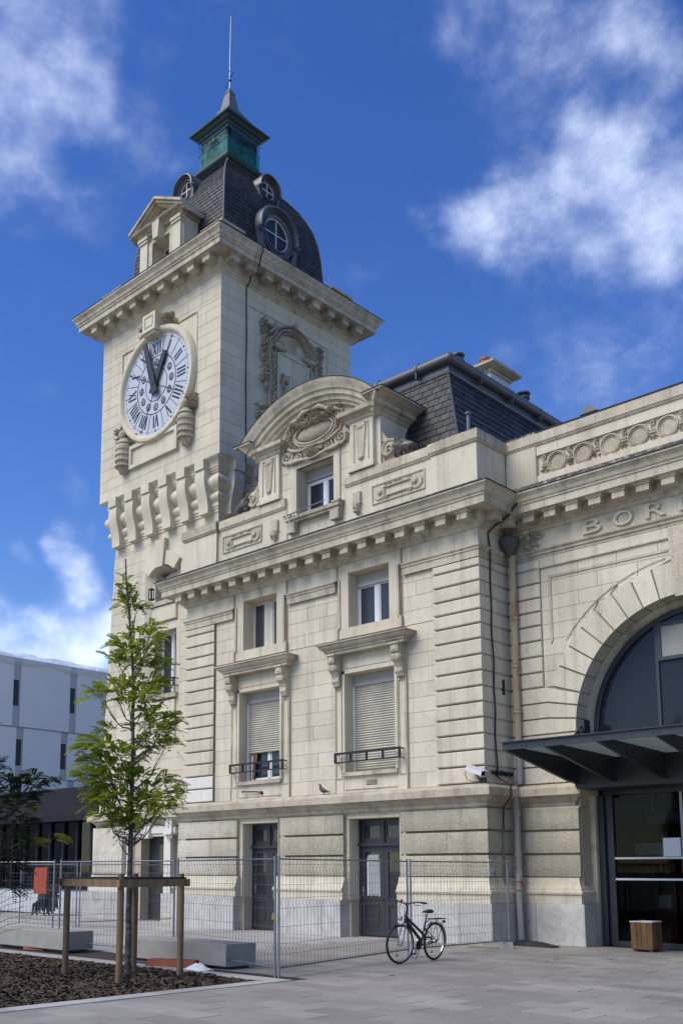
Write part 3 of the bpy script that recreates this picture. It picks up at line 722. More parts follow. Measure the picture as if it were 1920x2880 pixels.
# doors
def double_door(parent, x0, x1, z1, y, T=None, curtain=False):
    xm = (x0+x1)/2; d = MB(T)
    d.box(x0, x0+.06, y, y+.1, 0.03, z1); d.box(x1-.06, x1, y, y+.1, .03, z1); d.box(x0+.06, x1-.06, y, y+.1, z1-.06, z1)
    d.box(x0-.0, x1, y-.06, y+.1, 2.27, 2.345); d.box(xm-.04, xm+.04, y-.01, y+.1, 2.345, z1-.06)
    dr = mk('door', d, M['doorwood'], parent)
    for a, b in ((x0+.06, xm-.004), (xm+.004, x1-.06)):
        t = MB(T); t.box(a, b, y+.03, y+.07, 2.345, 2.47); t.box(a, b, y+.03, y+.07, z1-.17, z1-.06); t.box(a, a+.10, y+.03, y+.07, 2.47, z1-.17); t.box(b-.12, b, y+.03, y+.07, 2.47, z1-.17); mk('transom_frame', t, M['doorwood'], dr)
        t = MB(T); t.box(a+.1, b-.12, y+.05, y+.056, 2.47, z1-.17); mk('transom_pane', t, M['glass'], dr)
        q = MB(T); st_ = .13
        q.box(a, a+st_, y+.02, y+.07, .04, 2.27); q.box(b-st_, b, y+.02, y+.07, .04, 2.27); q.box(a+st_, b-st_, y+.02, y+.07, 2.12, 2.27); q.box(a+st_, b-st_, y+.02, y+.07, .78, .98); q.box(a+st_, b-st_, y+.02, y+.07, .04, .2)
        q.box(a+st_, b-st_, y+.045, y+.06, .2, .78); q.box(a+st_+.06, b-st_-.06, y+.03, y+.045, .28, .70); q.box(a+.02, b-.02, y-.005, y+.02, .93, .965)
        lf = mk('door_leaf', q, M['doorwood'], dr)
        q = MB(T); q.box(a+st_, b-st_, y+.05, y+.056, .98, 2.12); mk('pane', q, M['glass'], lf)
        if curtain and a < xm-.3:
            q = MB(T); n = 10; vs = []
            for i in range(n+1):
                t_ = i/n; xx = a+st_+.03+(b-a-2*st_-.06)*t_; vs += [(xx, y+.046-.004*(i%2), 1.0+.02*(i%3)), (xx*.9+(a+st_+.2)*.1, y+.046-.004*(i%2), 2.05-.05*(i==0))]
            q.add(vs, [(2*i,2*i+2,2*i+3,2*i+1) for i in range(n)]); mk('curtain', q, M['canopytop'], lf)
            for xx in (a+.10+st_*.2, b-.2):
                q = MB(T); q.box(xx+.05, xx+.085, y+.036, y+.041, 1.02, 1.95); mk('curtain_stripe', q, M['paper'], lf)
        if a < xm-.3:
            q = MB(T); q.box(a+.045, a+.085, y+.005, y+.02, 1.02, 1.26); q.tube([(a+.065,y+.01,1.16),(a+.065,y-.04,1.16),(a+.16,y-.045,1.16)], .012, 6); mk('handle', q, M['chrome'], lf)
    return dr
double_door(pav, -4.36, -2.77, 2.95, .62, curtain=True); double_door(pav, -8.32, -6.95, 2.95, .62)

# main cornice
CORN = [(-.15,9.70),(0,9.70),(.03,9.73),(.05,9.78),(.10,9.80),(.12,9.84),(.18,9.86),(.18,10.05),(.54,10.05),(.54,10.22),(.57,10.24),(.57,10.275),(.60,10.30),(.63,10.38),(.69,10.45),(.71,10.46),(.71,10.50)]
CPATH = [(PX0,1.5),(PX0,PY),(PX1,PY),(PX1,1.48),(8.4,1.48)]
q = MB(); q.sweep(CORN+[(-.15,10.51)], CPATH, segs=(0,1,2)); mk('cornice', q, M['mould'], pav, recalc=False)
q = MB(); q.sweep([(-.1,10.76),(.0,10.74),(.35,10.70),(.52,10.64),(.62,10.53),(.66,10.52),(.66,10.505),(-.1,10.512)], CPATH, segs=(0,1,2)); mk('cornice_weathering', q, M['lichen'], pav, recalc=False)
q = MB(); q.sweep([(.66,10.503),(.725,10.501),(.725,10.525),(.66,10.535)], CPATH, segs=(0,1,2), caps=False); mk('flashing', q, M['blackline'], pav, recalc=False)
modillions(pav, [PX0+.15+i*(PX1-PX0-.3)/17 for i in range(18)], M['mould'], 9.83, 10.05, PY-.17, PY-.44, .28)
modillions(pav, [.42, 1.02], M['mould'], 9.83, 10.05, -.17, -.44, .28, RF(PX1))
# parapet
GX = -5.56
for a, b in ((PX0+.02, GX-1.1), (GX+1.1, PX1-.02)): mb = MB(); mb.box(a, b, .32, .9, 10.5, 11.86); mk('parapet', mb, M['stone'], pav)
mb = MB(); mb.box(PX1-.6, PX1-.07, .9, 1.75, 10.5, 11.86); mk('parapet', mb, M['stone'], pav)
for a, b in ((-1.60, PX1), (PX0-.15, -9.56)):
    q = MB(); q.cbox(a, b, .24, 1.5 if b == PX1 else .9, 10.5, 11.86, .01); mk('parapet_pier', q, M['stone'], pav, recalc=False)
COP = [(-.1,11.86),(.0,11.86),(.03,11.87),(.05,11.91),(.07,11.93),(.07,12.16),(.04,12.18),(-.5,12.19)]
for pth in ([(GX+1.12,.32),(-1.66,.32)], [(PX0-.15,1.5),(PX0-.15,.24),(-9.52,.24)], [(-9.50,.32),(GX-1.12,.32)], [(-1.64,.24),(PX1,.24),(PX1,1.48)]):
    q = MB(); q.sweep(COP, pth); mk('coping', q, M['mould'], pav, recalc=False)
q = MB(); q.box(-1.6, PX1-.05, .27, .6, 12.19, 12.23); q.box(PX1-.4, PX1-.03, .6, 1.4, 12.19, 12.225); mk('coping_lichen', q, M['lichen'], pav)
def scroll_panel(parent, x0, x1, z0, z1, y):
    q = MB(); f = .035
    q.box(x0-f, x1+f, y-.03, y, z1, z1+f); q.box(x0-f, x1+f, y-.03, y, z0-f, z0); q.box(x0-f, x0, y-.03, y, z0, z1); q.box(x1, x1+f, y-.03, y, z0, z1)
    xm, zm = (x0+x1)/2, (z0+z1)/2; r = (z1-z0)/2-.03
    q.lathe([(.001,-.035),(r*.92,-.035),(r,-.015),(r,.01)], (x0+r+.02, y, zm), 24, 'y'); q.lathe([(.001,-.035),(r*.92,-.035),(r,-.015),(r,.01)], (x1-r-.02, y, zm), 24, 'y')
    for xc, s_ in ((x0+r+.06, 1), (x1-r-.06, -1)): q.ball((xc, y-.05, zm+.02), (.09,.045,.09), 10, 6)
    a, b = x0+2*r-.06, x1-2*r+.06
    q.box(a, b, y-.05, y, zm+.10, zm+.14); q.box(a, b, y-.05, y, zm-.14, zm-.11); q.box(a, a+.04, y-.05, y, zm-.11, zm+.10); q.box(b-.04, b, y-.05, y, zm-.11, zm+.10)
    q.leaves((xm, z1-.06), ((b-a)/2-.03, .03), 26, .05, y, .05)
    for t in range(3): q.box(a+.02+t*.06, a+.05+t*.06, y-.045, y, zm-.2, zm-.15); q.box(b-.05-t*.06, b-.02-t*.06, y-.045, y, zm-.2, zm-.15)
    mk('scroll_panel', q, M['carve'], parent, smooth=35)
scroll_panel(pav, -3.50, -1.86, 11.17, 11.63, .319); scroll_panel(pav, -9.32, -7.70, 11.17, 11.63, .319)
for x in (-4.02, -7.10):
    q = MB(); q.box(x-.12, x+.12, .25, .33, 11.33, 11.62); q.box(x-.14, x+.14, .23, .33, 11.29, 11.335)
    q.lathe([(.001,-.28),(.05,-.26),(.09,-.18),(.115,-.08),(.125,0)], (x,.30,11.29), 12); q.leaves((x,11.15), (.09,.1), 14, .045, .22, .04)
    mk('pendant', q, M['carve'], pav, smooth=40)

# ------------------------------------------------------------------ pavilion gable
gh = (GX-.70, GX+.70, 11.5, 12.93); AC = (GX, 11.44)
mb = MB(); wall(mb, GX-2.3, GX+2.3, 10.5, 13.3, .36, 1.7, [gh])
pts = [(GX-2.3,13.3),(GX+2.3,13.3)]+[(GX+3.45*math.sin(R(a)), 11.44+3.45*math.cos(R(a))) for a in (41.8,36,30,24,18,12,6,0,-6,-12,-18,-24,-30,-36,-41.8)]
mb.prism(pts, .36, 1.7); mk('gable_wall', mb, M['stone'], pav)
st = Stones('gable_block')
for a, b in ((GX-1.32, GX-.92), (GX+.92, GX+1.32)): ashlar(st, M['stone'], a, b, 11.55, 13.35, .345, h=.42, l=.5, dep=.03)
st.build(pav)
q = MB(); q.box(GX-.92, GX-.70, .30, .40, 11.5, 13.1); q.box(GX+.70, GX+.92, .30, .40, 11.5, 13.1); q.box(GX-.70, GX+.70, .30, .40, 12.93, 13.1); q.box(GX-.72, GX-.70+.012, .36, .85, 11.5, 12.93)
mk('window_surround', q, M['stone'], pav)
q = MB(); q.box(GX-1.02, GX+1.02, .14, .8, 11.40, 11.50); q.box(GX-.98, GX+.98, .19, .8, 11.33, 11.40)
for s_ in (-1, 1): q.box(GX+s_*.82-.16, GX+s_*.82+.16, .17, .4, 11.05, 11.33); q.box(GX+s_*.90-.14, GX+s_*.90+.14, .12, .4, 11.50, 11.56)
mk('window_sill', q, M['mould'], pav)
q = MB(); q.box(GX-.69, GX+.69, .70, .9, 12.62, 12.92); mk('shutter_box', q, M['shutterbox'], pav)
casement(pav, GX-.69, GX+.69, 11.51, 12.61, .76, M['pvc'], mull=.13)
q = MB()
for dx, dz in ((-.25,.02),(0,.04),(.2,.06)): q.tube([(GX-.55,.05,10.95),(GX-.55+dx*1.2+.05,.0,11.48+dz)], .012, 5)
q.tube([(GX-.95,.02,11.5),(GX+.6,.02,11.58)], .02, 5); mk('antenna_rods', q, M['steel'], pav)
for s_ in (-1, 1):
    a, b = sorted((GX+s_*1.34, GX+s_*2.14)); xm = (a+b)/2
    q = MB(); q.cbox(a, b, .24, .40, 12.36, 13.58, .008); q.box(a-.05, b+.05, .18, .42, 12.19, 12.28); q.box(a-.025, b+.025, .21, .42, 12.28, 12.36); pl = mk('pilaster', q, M['stone'], pav)
    q = MB(); f = .03
    q.box(a+.14, a+.14+f, .215, .24, 12.44, 13.5); q.box(b-.14-f, b-.14, .215, .24, 12.44, 13.5); q.box(a+.14+f, b-.14-f, .215, .24, 13.47, 13.5)
    q.add([(xm-.17,.20,13.42),(xm+.17,.20,13.42),(xm+.09,.20,12.52),(xm-.09,.20,12.52),(xm-.2,.24,13.44),(xm+.2,.24,13.44),(xm+.11,.24,12.5),(xm-.11,.24,12.5)], [(0,1,2,3),(0,4,5,1),(1,5,6,2),(2,6,7,3),(3,7,4,0)])
    q.ball((xm,.21,13.40), (.17,.04,.10), 12, 6); q.ball((xm,.21,12.53), (.09,.035,.07), 10, 6); mk('pilaster_drop', q, M['carve'], pl, smooth=40)
    ent = [(-.1,13.56),(0,13.56),(.04,13.60),(.06,13.66),(.11,13.69),(.11,13.73),(.22,13.76),(.24,13.86),(-.1,13.88)]
    pth = [(GX+1.28,.36),(GX+1.28,.24),(GX+2.2,.24),(GX+2.2,.30),(GX+2.3,.30),(GX+2.3,1.7)]
    if s_ < 0: pth = [(2*GX-x, y) for x, y in pth][::-1]
    q = MB(); q.sweep(ent, pth); mk('entablature', q, M['mould'], pav, recalc=False)
    crown = [(-.1,13.87),(.25,13.87),(.27,13.90),(.33,13.93),(.42,13.98),(.50,14.0),(.50,14.05),(.3,14.10),(-.1,14.14)]
    pth = [(GX+2.12,.30),(GX+2.3,.30),(GX+2.3,1.7)]
    if s_ < 0: pth = [(2*GX-x, y) for x, y in pth][::-1]
    q = MB(); q.sweep(crown, pth); mk('crown_moulding', q, M['mould'], pav, recalc=False)
    q = MB(); q.sweep([(.40,14.03),(.515,14.045),(.515,14.065),(-.1,14.16)], pth); mk('flashing', q, M['blackline'], pav, recalc=False)
    # shell volute at the foot
    xc = GX+s_*2.56; q = MB(); n = 8
    q.prism([(GX+s_*2.3,12.2),(GX+s_*3.1,12.2),(GX+s_*2.95,12.42),(GX+s_*2.62,12.72),(GX+s_*2.42,12.95),(GX+s_*2.3,13.2)], .42, .62)
    q.lathe([(.001,-.04),(.2,-.03),(.26,.02),(.26,.1)], (xc,.40,12.55), 20, 'y'); q.scroll((xc,12.55), .25, 1.8, .045, .38, s_, .6); q.leaves((GX+s_*2.38,12.55), (.05,.28), 18, .05, .42, .05)
    mk('volute', q, M['carve'], pav, smooth=45)
    q = MB()
    for i in range(n): t = i/(n-1); q.ball((xc+s_*(.22+.42*t), .50, 12.54-.10*t), (.13, .24-.05*t, .31-.16*t), 16, 10)
    mk('shell', q, M['lichen'], pav, smooth=50)
# arched pediment
pr = [(3.02,.36),(3.02,.22),(3.10,.20),(3.12,.12),(3.22,.10),(3.24,.02),(3.36,.0),(3.38,-.06),(3.44,-.08),(3.50,-.13),(3.60,-.18),(3.63,-.19),(3.63,-.16),(3.60,1.7),(3.4,1.7)]
q = MB(); q.arcsweep(pr, AC, R(44.3), R(135.7), 40); mk('arched_pediment', q, M['mould'], pav, smooth=50)
q = MB(); q.arcsweep([(3.632,-.20),(3.652,-.20),(3.652,1.72),(3.632,1.72),(3.632,-.2)], AC, R(43.8), R(136.2), 40); mk('pediment_flashing', q, M['blackline'], pav)
# cartouche
q = MB(); q.ball((GX,.33,13.84), (.66,.15,.25), 28, 14); ca = mk('cartouche', q, M['carve'], pav, smooth=60)
ell = lambda a, b, t, y: (GX+a*math.cos(t), y, 13.84+b*math.sin(t))
q = MB()
for a_, b_, r_, y_ in ((.72,.31,.035,.27),(.80,.38,.03,.30),(1.0,.55,.035,.33)): q.tube([ell(a_,b_,i*2*math.pi/40,y_) for i in range(41)], r_, 6)
for s_ in (-1, 1):
    for x_, z_, r_, tn, th, dr, st0 in ((1.02,13.34,.24,2.0,.042,1,1.57),(.55,13.24,.15,1.8,.032,-1,1.57),(.30,13.30,.09,1.4,.022,1,0),(.98,14.04,.18,1.9,.036,-1,0),(.40,14.34,.15,1.7,.034,1,0),(.70,14.24,.10,1.5,.024,-1,2),(1.26,13.75,.13,1.5,.028,1,1),(.14,14.46,.08,1.3,.02,1,0)):
        q.scroll((GX+s_*x_,z_), r_, tn, th, .27, dr*s_, st0)
    for pts, rs in (([(1.20,.28,13.55),(1.12,.22,13.80),(1.00,.20,14.0)],[.03,.055,.03]), ([(1.0,.24,14.12),(.78,.17,14.24),(.52,.16,14.30)],[.03,.075,.05]), ([(.5,.18,14.34),(.3,.15,14.44),(.08,.18,14.46)],[.05,.07,.03]), ([(1.22,.3,13.28),(.85,.24,13.12),(.45,.22,13.10),(0,.22,13.04)],[.03,.06,.05,.04]), ([(1.18,.3,13.36),(.85,.26,13.20),(.5,.25,13.16)],[.02,.035,.03]), ([(.95,.26,13.58),(.8,.22,13.46),(.5,.22,13.38),(.2,.24,13.40)],[.03,.05,.04,.03])):
        q.tube([(GX+s_*x_,y_,z_) for x_, y_, z_ in pts], rs, 8)
mk('cartouche_scrollwork', q, M['carve'], ca, smooth=50)
q = MB()
for i in range(25):
    t = i/24*2-1; x = GX+t*.80; z = 14.04+.20*t*t; q.leaves((x,z), (.05,.045), 8, .058, .20, .17); q.ball((x,.19,z), (.04,.05,.035), 6, 5, .3)
for i in range(26):
    t = 2*math.pi*i/26; p = ell(.90,.47,t,.3); q.leaves((p[0],p[2]), (.07,.06), 6, .055, .31, .13)
for c_, sp, n_, sz, yy, dd in (((0,13.20),(.2,.12),60,.06,.26,.18),((-1.34,13.75),(.22,.16),46,.055,.34,.14),((1.34,13.75),(.22,.16),46,.055,.34,.14),((-1.55,13.98),(.12,.10),20,.05,.34,.1),((1.55,13.98),(.12,.10),20,.05,.34,.1),((-.85,14.22),(.2,.14),34,.055,.3,.14),((.85,14.22),(.2,.14),34,.055,.3,.14),((0,14.40),(.4,.08),40,.05,.3,.14),((-1.15,13.30),(.1,.16),18,.05,.33,.1),((1.15,13.30),(.1,.16),18,.05,.33,.1)):
    q.leaves((GX+c_[0],c_[1]), sp, n_, sz, yy, dd)
o = mk('garland', q, M['carve'], ca, recalc=False); o['kind'] = 'stuff'

# ------------------------------------------------------------------ pavilion mansard roof
Z0, Z1, YA, YB, XA, XB = 12.1, 15.12, 1.02, 2.13, -1.22, -2.30
XC, XD = 2*GX-XA, 2*GX-XB
mb = MB(); mb.add([(XC,YA,Z0),(XA,YA,Z0),(XA,9,Z0),(XC,9,Z0),(XD,YB,Z1),(XB,YB,Z1),(XB,9,Z1),(XD,9,Z1)], [(0,1,5,4),(1,2,6,5),(4,5,6,7),(2,3,7,6),(3,0,4,7),(0,3,2,1)])
roof = mk('mansard_roof', mb, M['slate'], pav)
NR = 14; nf = Vector((0,-(Z1-Z0),YB-YA)).normalized(); nx_ = Vector((Z1-Z0,0,-(XB-XA))).normalized()
def frow(i, lo, lo2=None):
    s0 = i/NR; s1 = min(1, (i+1.35)/NR)
    pt = lambda u, t: (u, YA+(YB-YA)*(s0+(s1-s0)*t), Z0+(Z1-Z0)*(s0+(s1-s0)*t))
    return (pt, nf, lo, XA+(XB-XA)*s0, lo, XA+(XB-XA)*s1)
def rrow(i, hi):
    s0 = i/NR; s1 = min(1, (i+1.35)/NR)
    pt = lambda u, t: (XA+(XB-XA)*(s0+(s1-s0)*t), u, Z0+(Z1-Z0)*(s0+(s1-s0)*t))
    return (pt, nx_, YA+(YB-YA)*s0, hi, YA+(YB-YA)*s1, hi)
slates(roof, [frow(i, -3.5) for i in range(NR)]+[rrow(i, 5.6) for i in range(NR)], M['slate'], w=.33)
rows = [rrow(i, 9) for i in range(NR)]; rows = [(a,b,5.6,d,5.6,f) for a,b,c,d,e,f in rows]
rows += [(a,b,2*GX-d,-3.5,2*GX-f,-3.5) for a,b,c,d,e,f in [frow(i,-3.5) for i in range(NR)]]
slates(roof, rows, M['slate'], w=.33, limit=0)
q = MB(); q.tube([(XA,YA-.01,Z0),(XB,YB-.01,Z1)], .03, 6); mk('hip_ridge', q, M['zinc'], roof)
pth = [(XD-.02,9),(XD-.02,YB-.02),(XB+.02,YB-.02),(XB+.02,9)]
q = MB(); q.sweep([(-.05,15.04),(.05,15.04),(.07,15.10),(-.05,15.12)], pth); mk('roof_lead_band', q, M['lead'], roof, recalc=False)
q = MB(); q.sweep([(-.1,15.12),(.03,15.12),(.03,15.27),(.08,15.30),(-.1,15.34)], pth); mk('roof_fascia', q, M['zinc'], roof, recalc=False)
q = MB(); q.tube([(XD-.10,YB-.10,15.42),(XB+.10,YB-.10,15.42)], .15, 16); q.tube([(XD-.10,YB-.10,15.42),(XD-.10,9,15.42)], .15, 16); q.ball((XD-.10,YB-.10,15.42), .15, 16, 10); q.tube([(XB+.10,YB-.10,15.42),(XB+.10,9,15.42)], .15, 16); q.ball((XB+.10,YB-.10,15.42), .15, 16, 10); gt = mk('gutter_roll', q, M['zinc'], roof, smooth=40)
for y in (3.4,5.0,6.6): q = MB(); q.lathe([(.20,-.02),(.20,.02)], (XB+.10,y,15.42), 16, 'y'); q.box(XB+.08,XB+.26,y-.015,y+.015,15.12,15.30); mk('gutter_strap', q, M['zinc'], roof)
for x in (-3.2,-4.6): q = MB(); q.lathe([(.20,-.02),(.20,.02)], (x,YB-.10,15.42), 16, 'x'); q.box(x-.015,x+.015,YB-.26,YB-.08,15.12,15.3); mk('gutter_strap', q, M['zinc'], roof)
mb = MB(); mb.box(XD+.1, XB-.1, YB+.1, 8.9, Z1, 15.3); mk('flat_roof', mb, M['zinc'], roof)
q = MB(); q.box(-4.35,-3.65,6.42,7.5,15.3,17.24); ch = mk('chimney', q, M['render'], pav)
q = MB(); q.sweep([(-.2,17.2),(.05,17.2),(.05,17.3),(.3,17.38),(.3,17.46),(.1,17.47),(.1,17.52),(-.25,17.56)], [(-4.35,6.42),(-3.65,6.42),(-3.65,7.5),(-4.35,7.5)], closed=True); mk('chimney_cap', q, M['mould'], ch, recalc=False)
for y in (6.65, 7.1):
    q = MB(); q.lathe([(.14,17.5),(.14,17.78),(.17,17.80),(.17,17.86),(.10,17.86)], (-4,y,0), 14); mk('chimney_pot', q, M['terracotta'], ch, smooth=40)
def flue(x, y, z, r=.15):
    q = MB(); q.lathe([(r*.75,z-1.6),(r*.75,z-.26),(r,z-.26),(r,z-.2),(r*.6,z-.2),(r*.6,z-.1),(r*1.1,z-.1),(r*1.1,z-.05),(.01,z)], (x,y,0), 16); mk('roof_vent', q, M['zinc'], pav, smooth=40)
flue(-3.3, 4.1, 16.78, .18); flue(-3.3, 7.75, 16.88, .2)
q = MB(); q.lathe([(.05,12.2),(.05,13.14),(.09,13.15),(.09,13.2),(.01,13.24)], (-1.1,1.22,0), 12); mk('vent_pipe', q, M['lead'], pav, smooth=40)

# ------------------------------------------------------------------ arched entrance hall
hall = thing('station_hall', 'stone entrance hall with giant arched window, carved parapet and raised letters', 'building', (4, 6, 0))
HY = 1.48; ACX, ACZ, RI, RO = 4.07, 4.85, 2.68, 3.40; HX1 = 8.39
zin = lambda x, r: ACZ+math.sqrt(max(0, r*r-(x-ACX)**2))
mb = MB(); mb.box(-.26, ACX-RI, HY+.04, 2.2, 0, ACZ); mb.box(ACX+RI, HX1, HY+.04, 2.2, 0, ACZ)
N = 36; xs = [ACX-(RI+.02)*math.cos(math.pi*i/N) for i in range(N+1)]
mb.box(-.26, xs[0], HY+.04, 2.2, ACZ, 9.75); mb.box(xs[-1], HX1, HY+.04, 2.2, ACZ, 9.75)
for a, b in zip(xs, xs[1:]): mb.prism([(a,zin(a,RI+.02)),(b,zin(b,RI+.02)),(b,9.75),(a,9.75)], HY+.04, 2.2)
mk('wall', mb, M['mortar'], hall)
# spandrel ashlar, cut by the arch
st = Stones('ashlar_block'); hc = [5.165,5.535,5.905,6.27,6.65,7.03,7.395,7.735,8.07,8.425,8.78]
def cut_ashlar(x0, x1, za, zb, l, sgn):
    n = max(1, round((x1-x0)/l)); off = l*.5 if int(za/.37) % 2 else 0
    js = [x0]+[x for x in [x0+off+i*l for i in range(1, 20)] if x0+.25 < x < x1-.25]+[x1]
    for a, b in zip(js, js[1:]):
        def edge(z):
            d = RO*RO-(z-ACZ)**2; return ACX-sgn*math.sqrt(d) if d > 0 else (99 if sgn > 0 else -99)
        if sgn > 0:
            p = [(a+.005,za+.005),(min(b-.005,edge(za)),za+.005),(min(b-.005,edge(zb)),zb-.005),(a+.005,zb-.005)]
            if p[1][0] <= p[0][0]+.02 and p[2][0] <= p[3][0]+.02: continue
            p[1] = (max(p[1][0],p[0][0]+.01),p[1][1]); p[2] = (max(p[2][0],p[3][0]+.01),p[2][1])
        else:
            p = [(max(a+.005,edge(za)),za+.005),(b-.005,za+.005),(b-.005,zb-.005),(max(a+.005,edge(zb)),zb-.005)]
            if p[1][0] <= p[0][0]+.02 and p[2][0] <= p[3][0]+.02: continue
            p[0] = (min(p[0][0],p[1][0]-.01),p[0][1]); p[3] = (min(p[3][0],p[2][0]-.01),p[3][1])
        q = MB(); q.prism(p, HY+.012, HY+.06); st.add((b-a)*(zb-za), q, M['stone'])
for za, zb in zip(hc[2:], hc[3:]): cut_ashlar(.62, ACX, za, zb, .95, 1); cut_ashlar(ACX, 7.52, za, zb, .95, -1)
ashlar(st, M['stone'], -.24, HX1, 8.80, 9.04, HY+.008, h=.3, l=1.5)
ashlar(st, M['stone'], -.24, HX1, 9.27, 9.72, HY+.02, h=.5, l=1.6)
st.build(hall, recalc=True)
# quoin courses beside the arch
for i, (a, b) in enumerate(zip(G[3:], G[4:])):
    za, zb = a+.018, b-.018
    if za > 5.9:
        for x0, x1 in ((-.26, .60), (7.54, HX1)):
            q = MB(); q.cbox(x0, x1, HY-.035, HY+.06, za, zb, .02); mk('quoin_block', q, M['stone'], hall, recalc=False)
ZI = {5.165: 5.09, 5.535: 5.39, 5.905: 5.672}
for i, (a, b) in enumerate(zip(G[:6], G[1:7])):   # springing courses bend into the arch
    e = lambda z: ACX-math.sqrt(RI*RI-max(0,z-ACZ)**2)
    ia, ib = ZI.get(a, a)+.02, ZI.get(b, b)-.02; za, zb = a+.02, b-.02
    for sgn in (1, -1):
        f = (lambda x: x) if sgn > 0 else (lambda x: 2*ACX-x)
        p = [(f(-.26),za),(f(.70),za),(f(e(ia)),ia),(f(e(ib)),ib),(f(.70),zb),(f(-.26),zb)]
        q = MB(); q.prism(p if sgn > 0 else p[::-1], HY-.035, HY+.5); mk('quoin_block', q, M['stone'], hall)
# voussoirs
a0 = math.asin((5.672-ACZ)/RI); NV = 17
for i in range(NV):
    t0 = a0+(math.pi-2*a0)*i/NV+.007; t1 = a0+(math.pi-2*a0)*(i+1)/NV-.007; q = MB()
    P = [(ACX+r*math.cos(t), ACZ+r*math.sin(t)) for r, t in ((RI,t0),(RO,t0),(RO,(t0+t1)/2),(RO,t1),(RI,t1),(RI,(t0+t1)/2))]
    q.prism(P, HY-.035, HY+.42); mk('voussoir', q, M['stone'], hall)
    if i == NV//2:
        q = MB(); q.prism([(ACX-.2,ACZ+RI-.1),(ACX+.2,ACZ+RI-.1),(ACX+.3,8.95),(ACX-.3,8.95)], HY-.16, HY+.3); mk('keystone', q, M['carve'], hall)
q = MB(); q.arcsweep([(RI-.0,HY+.43),(RI-.06,HY+.43),(RI-.10,HY+.47),(RI-.12,2.06),(RI+.3,2.06)], (ACX,ACZ), 0, math.pi, 40)
for s_ in (-1, 1): a, b = sorted((ACX+s_*(RI-.12), ACX+s_*(RI+.02))); q.box(a, b, HY+.45, 2.06, 0, ACZ)
mk('arch_reveal', q, M['mould'], hall, smooth=40)
# sunk spandrel panel: a raised fillet traces it
q = MB(); tr = [(.86,8.53),(3.55,8.53)]; w_ = .05
q.prism([(.83,8.50),(3.70,8.50),(3.70,8.56),(.83,8.56)], HY-.012, HY+.05); q.prism([(.83,6.9),(.89,7.0),(.89,8.50),(.83,8.50)], HY-.012, HY+.05)
q.arcsweep([(3.52,HY+.05),(3.52,HY+.0),(3.55,HY-.008),(3.56,HY+.05)], (ACX,ACZ), math.pi-math.acos((ACX-3.62)/3.56), math.pi-math.asin((6.95-ACZ)/3.56), 24)
mk('spandrel_moulding', q, M['mould'], hall)
# architrave bands and frieze
q = MB(); q.sweep([(-.03,9.04),(.0,9.04),(.0,9.10),(.03,9.12),(.03,9.17),(.07,9.21),(.07,9.245),(-.03,9.27)], [(-.25,HY),(HX1,HY)]); mk('architrave', q, M['mould'], hall, recalc=False)
q = MB(); q.sweep([(-.03,8.77),(.03,8.77),(.03,8.80),(-.03,8.81)], [(-.25,HY),(HX1,HY)]); mk('architrave', q, M['mould'], hall, recalc=False)
q = MB(); q.leaves((.42,9.45), (.22,.22), 60, .075, HY+.02, .08); q.scroll((.62,9.62), .09, 1.3, .03, HY-.02, -1, 0); mk('carved_spray', q, M['carve'], hall)
# cornice, parapet
q = MB(); q.sweep(CORN+[(-.15,10.51)], CPATH, segs=(3,)); mk('cornice', q, M['mould'], hall, recalc=False)
q = MB(); q.sweep([(-.1,10.84),(.0,10.82),(.30,10.78),(.50,10.70),(.62,10.54),(.66,10.52),(.66,10.505),(-.1,10.512)], CPATH, segs=(3,)); mk('cornice_weathering', q, M['lichen'], hall, recalc=False)
q = MB(); q.sweep([(.66,10.503),(.725,10.501),(.725,10.525),(.66,10.535)], CPATH, segs=(3,), caps=False); mk('flashing', q, M['blackline'], hall, recalc=False)
modillions(hall, [.60+i*.56 for i in range(14)], M['mould'], 9.83, 10.05, HY-.17, HY-.44, .29)
mb = MB(); mb.box(-.30, HX1, HY+.12, 2.3, 10.5, 11.86); mk('parapet', mb, M['stone'], hall)
q = MB(); q.cbox(-.24, .60, HY+.02, 2.2, 10.6, 11.86, .01); mk('parapet_pier', q, M['stone'], hall, recalc=False)
for x0, x1, z0, z1 in ((.60,HX1,11.62,11.86), (.60,HX1,10.6,11.10)):
    q = MB(); q.box(x0+.005, x1, HY+.05, HY+.13, z0, z1); mk('parapet_course', q, M['stone'], hall)
q = MB(); q.sweep(COP, [(-.25,HY+.05),(HX1,HY+.05)]); mk('coping', q, M['mould'], hall, recalc=False)
q = MB(); q.sweep([(.06,12.165),(.085,12.17),(.085,12.20),(-.5,12.21)], [(.62,HY+.05),(HX1,HY+.05)]); mk('flashing', q, M['blackline'], hall, recalc=False)
q = MB(); q.box(-.2,.6,HY+.02,HY+.3,12.19,12.235); mk('coping_lichen', q, M['lichen'], hall)
for i in range(11):
    xc = 1.12+i*.672; zc = 11.36
    q = MB(); y = HY+.12; q.arcsweep([(.255,y),(.25,y-.05),(.215,y-.06),(.205,y-.03),(.195,y-.045),(.175,y-.03),(.17,y-.008),(.001,y-.012)], (xc,zc), 0, 2*math.pi, 32); mk('roundel', q, M['carve'], hall, smooth=35)
    q = MB(); xl = xc-.336
    for z in (11.56, 11.46): q.scroll((xl,z), .045, 1.2, .018, y-.03, 1, rnd.random()*6)
    q.box(xl-.075, xl+.075, y-.05, y, 11.31, 11.345); q.box(xl-.06, xl+.06, y-.04, y, 11.37, 11.40); q.leaves((xl,11.22), (.09,.05), 14, .045, y, .05); q.leaves((xl,11.54), (.07,.05), 8, .035, y, .05)
    mk('carved_link', q, M['carve'], hall)
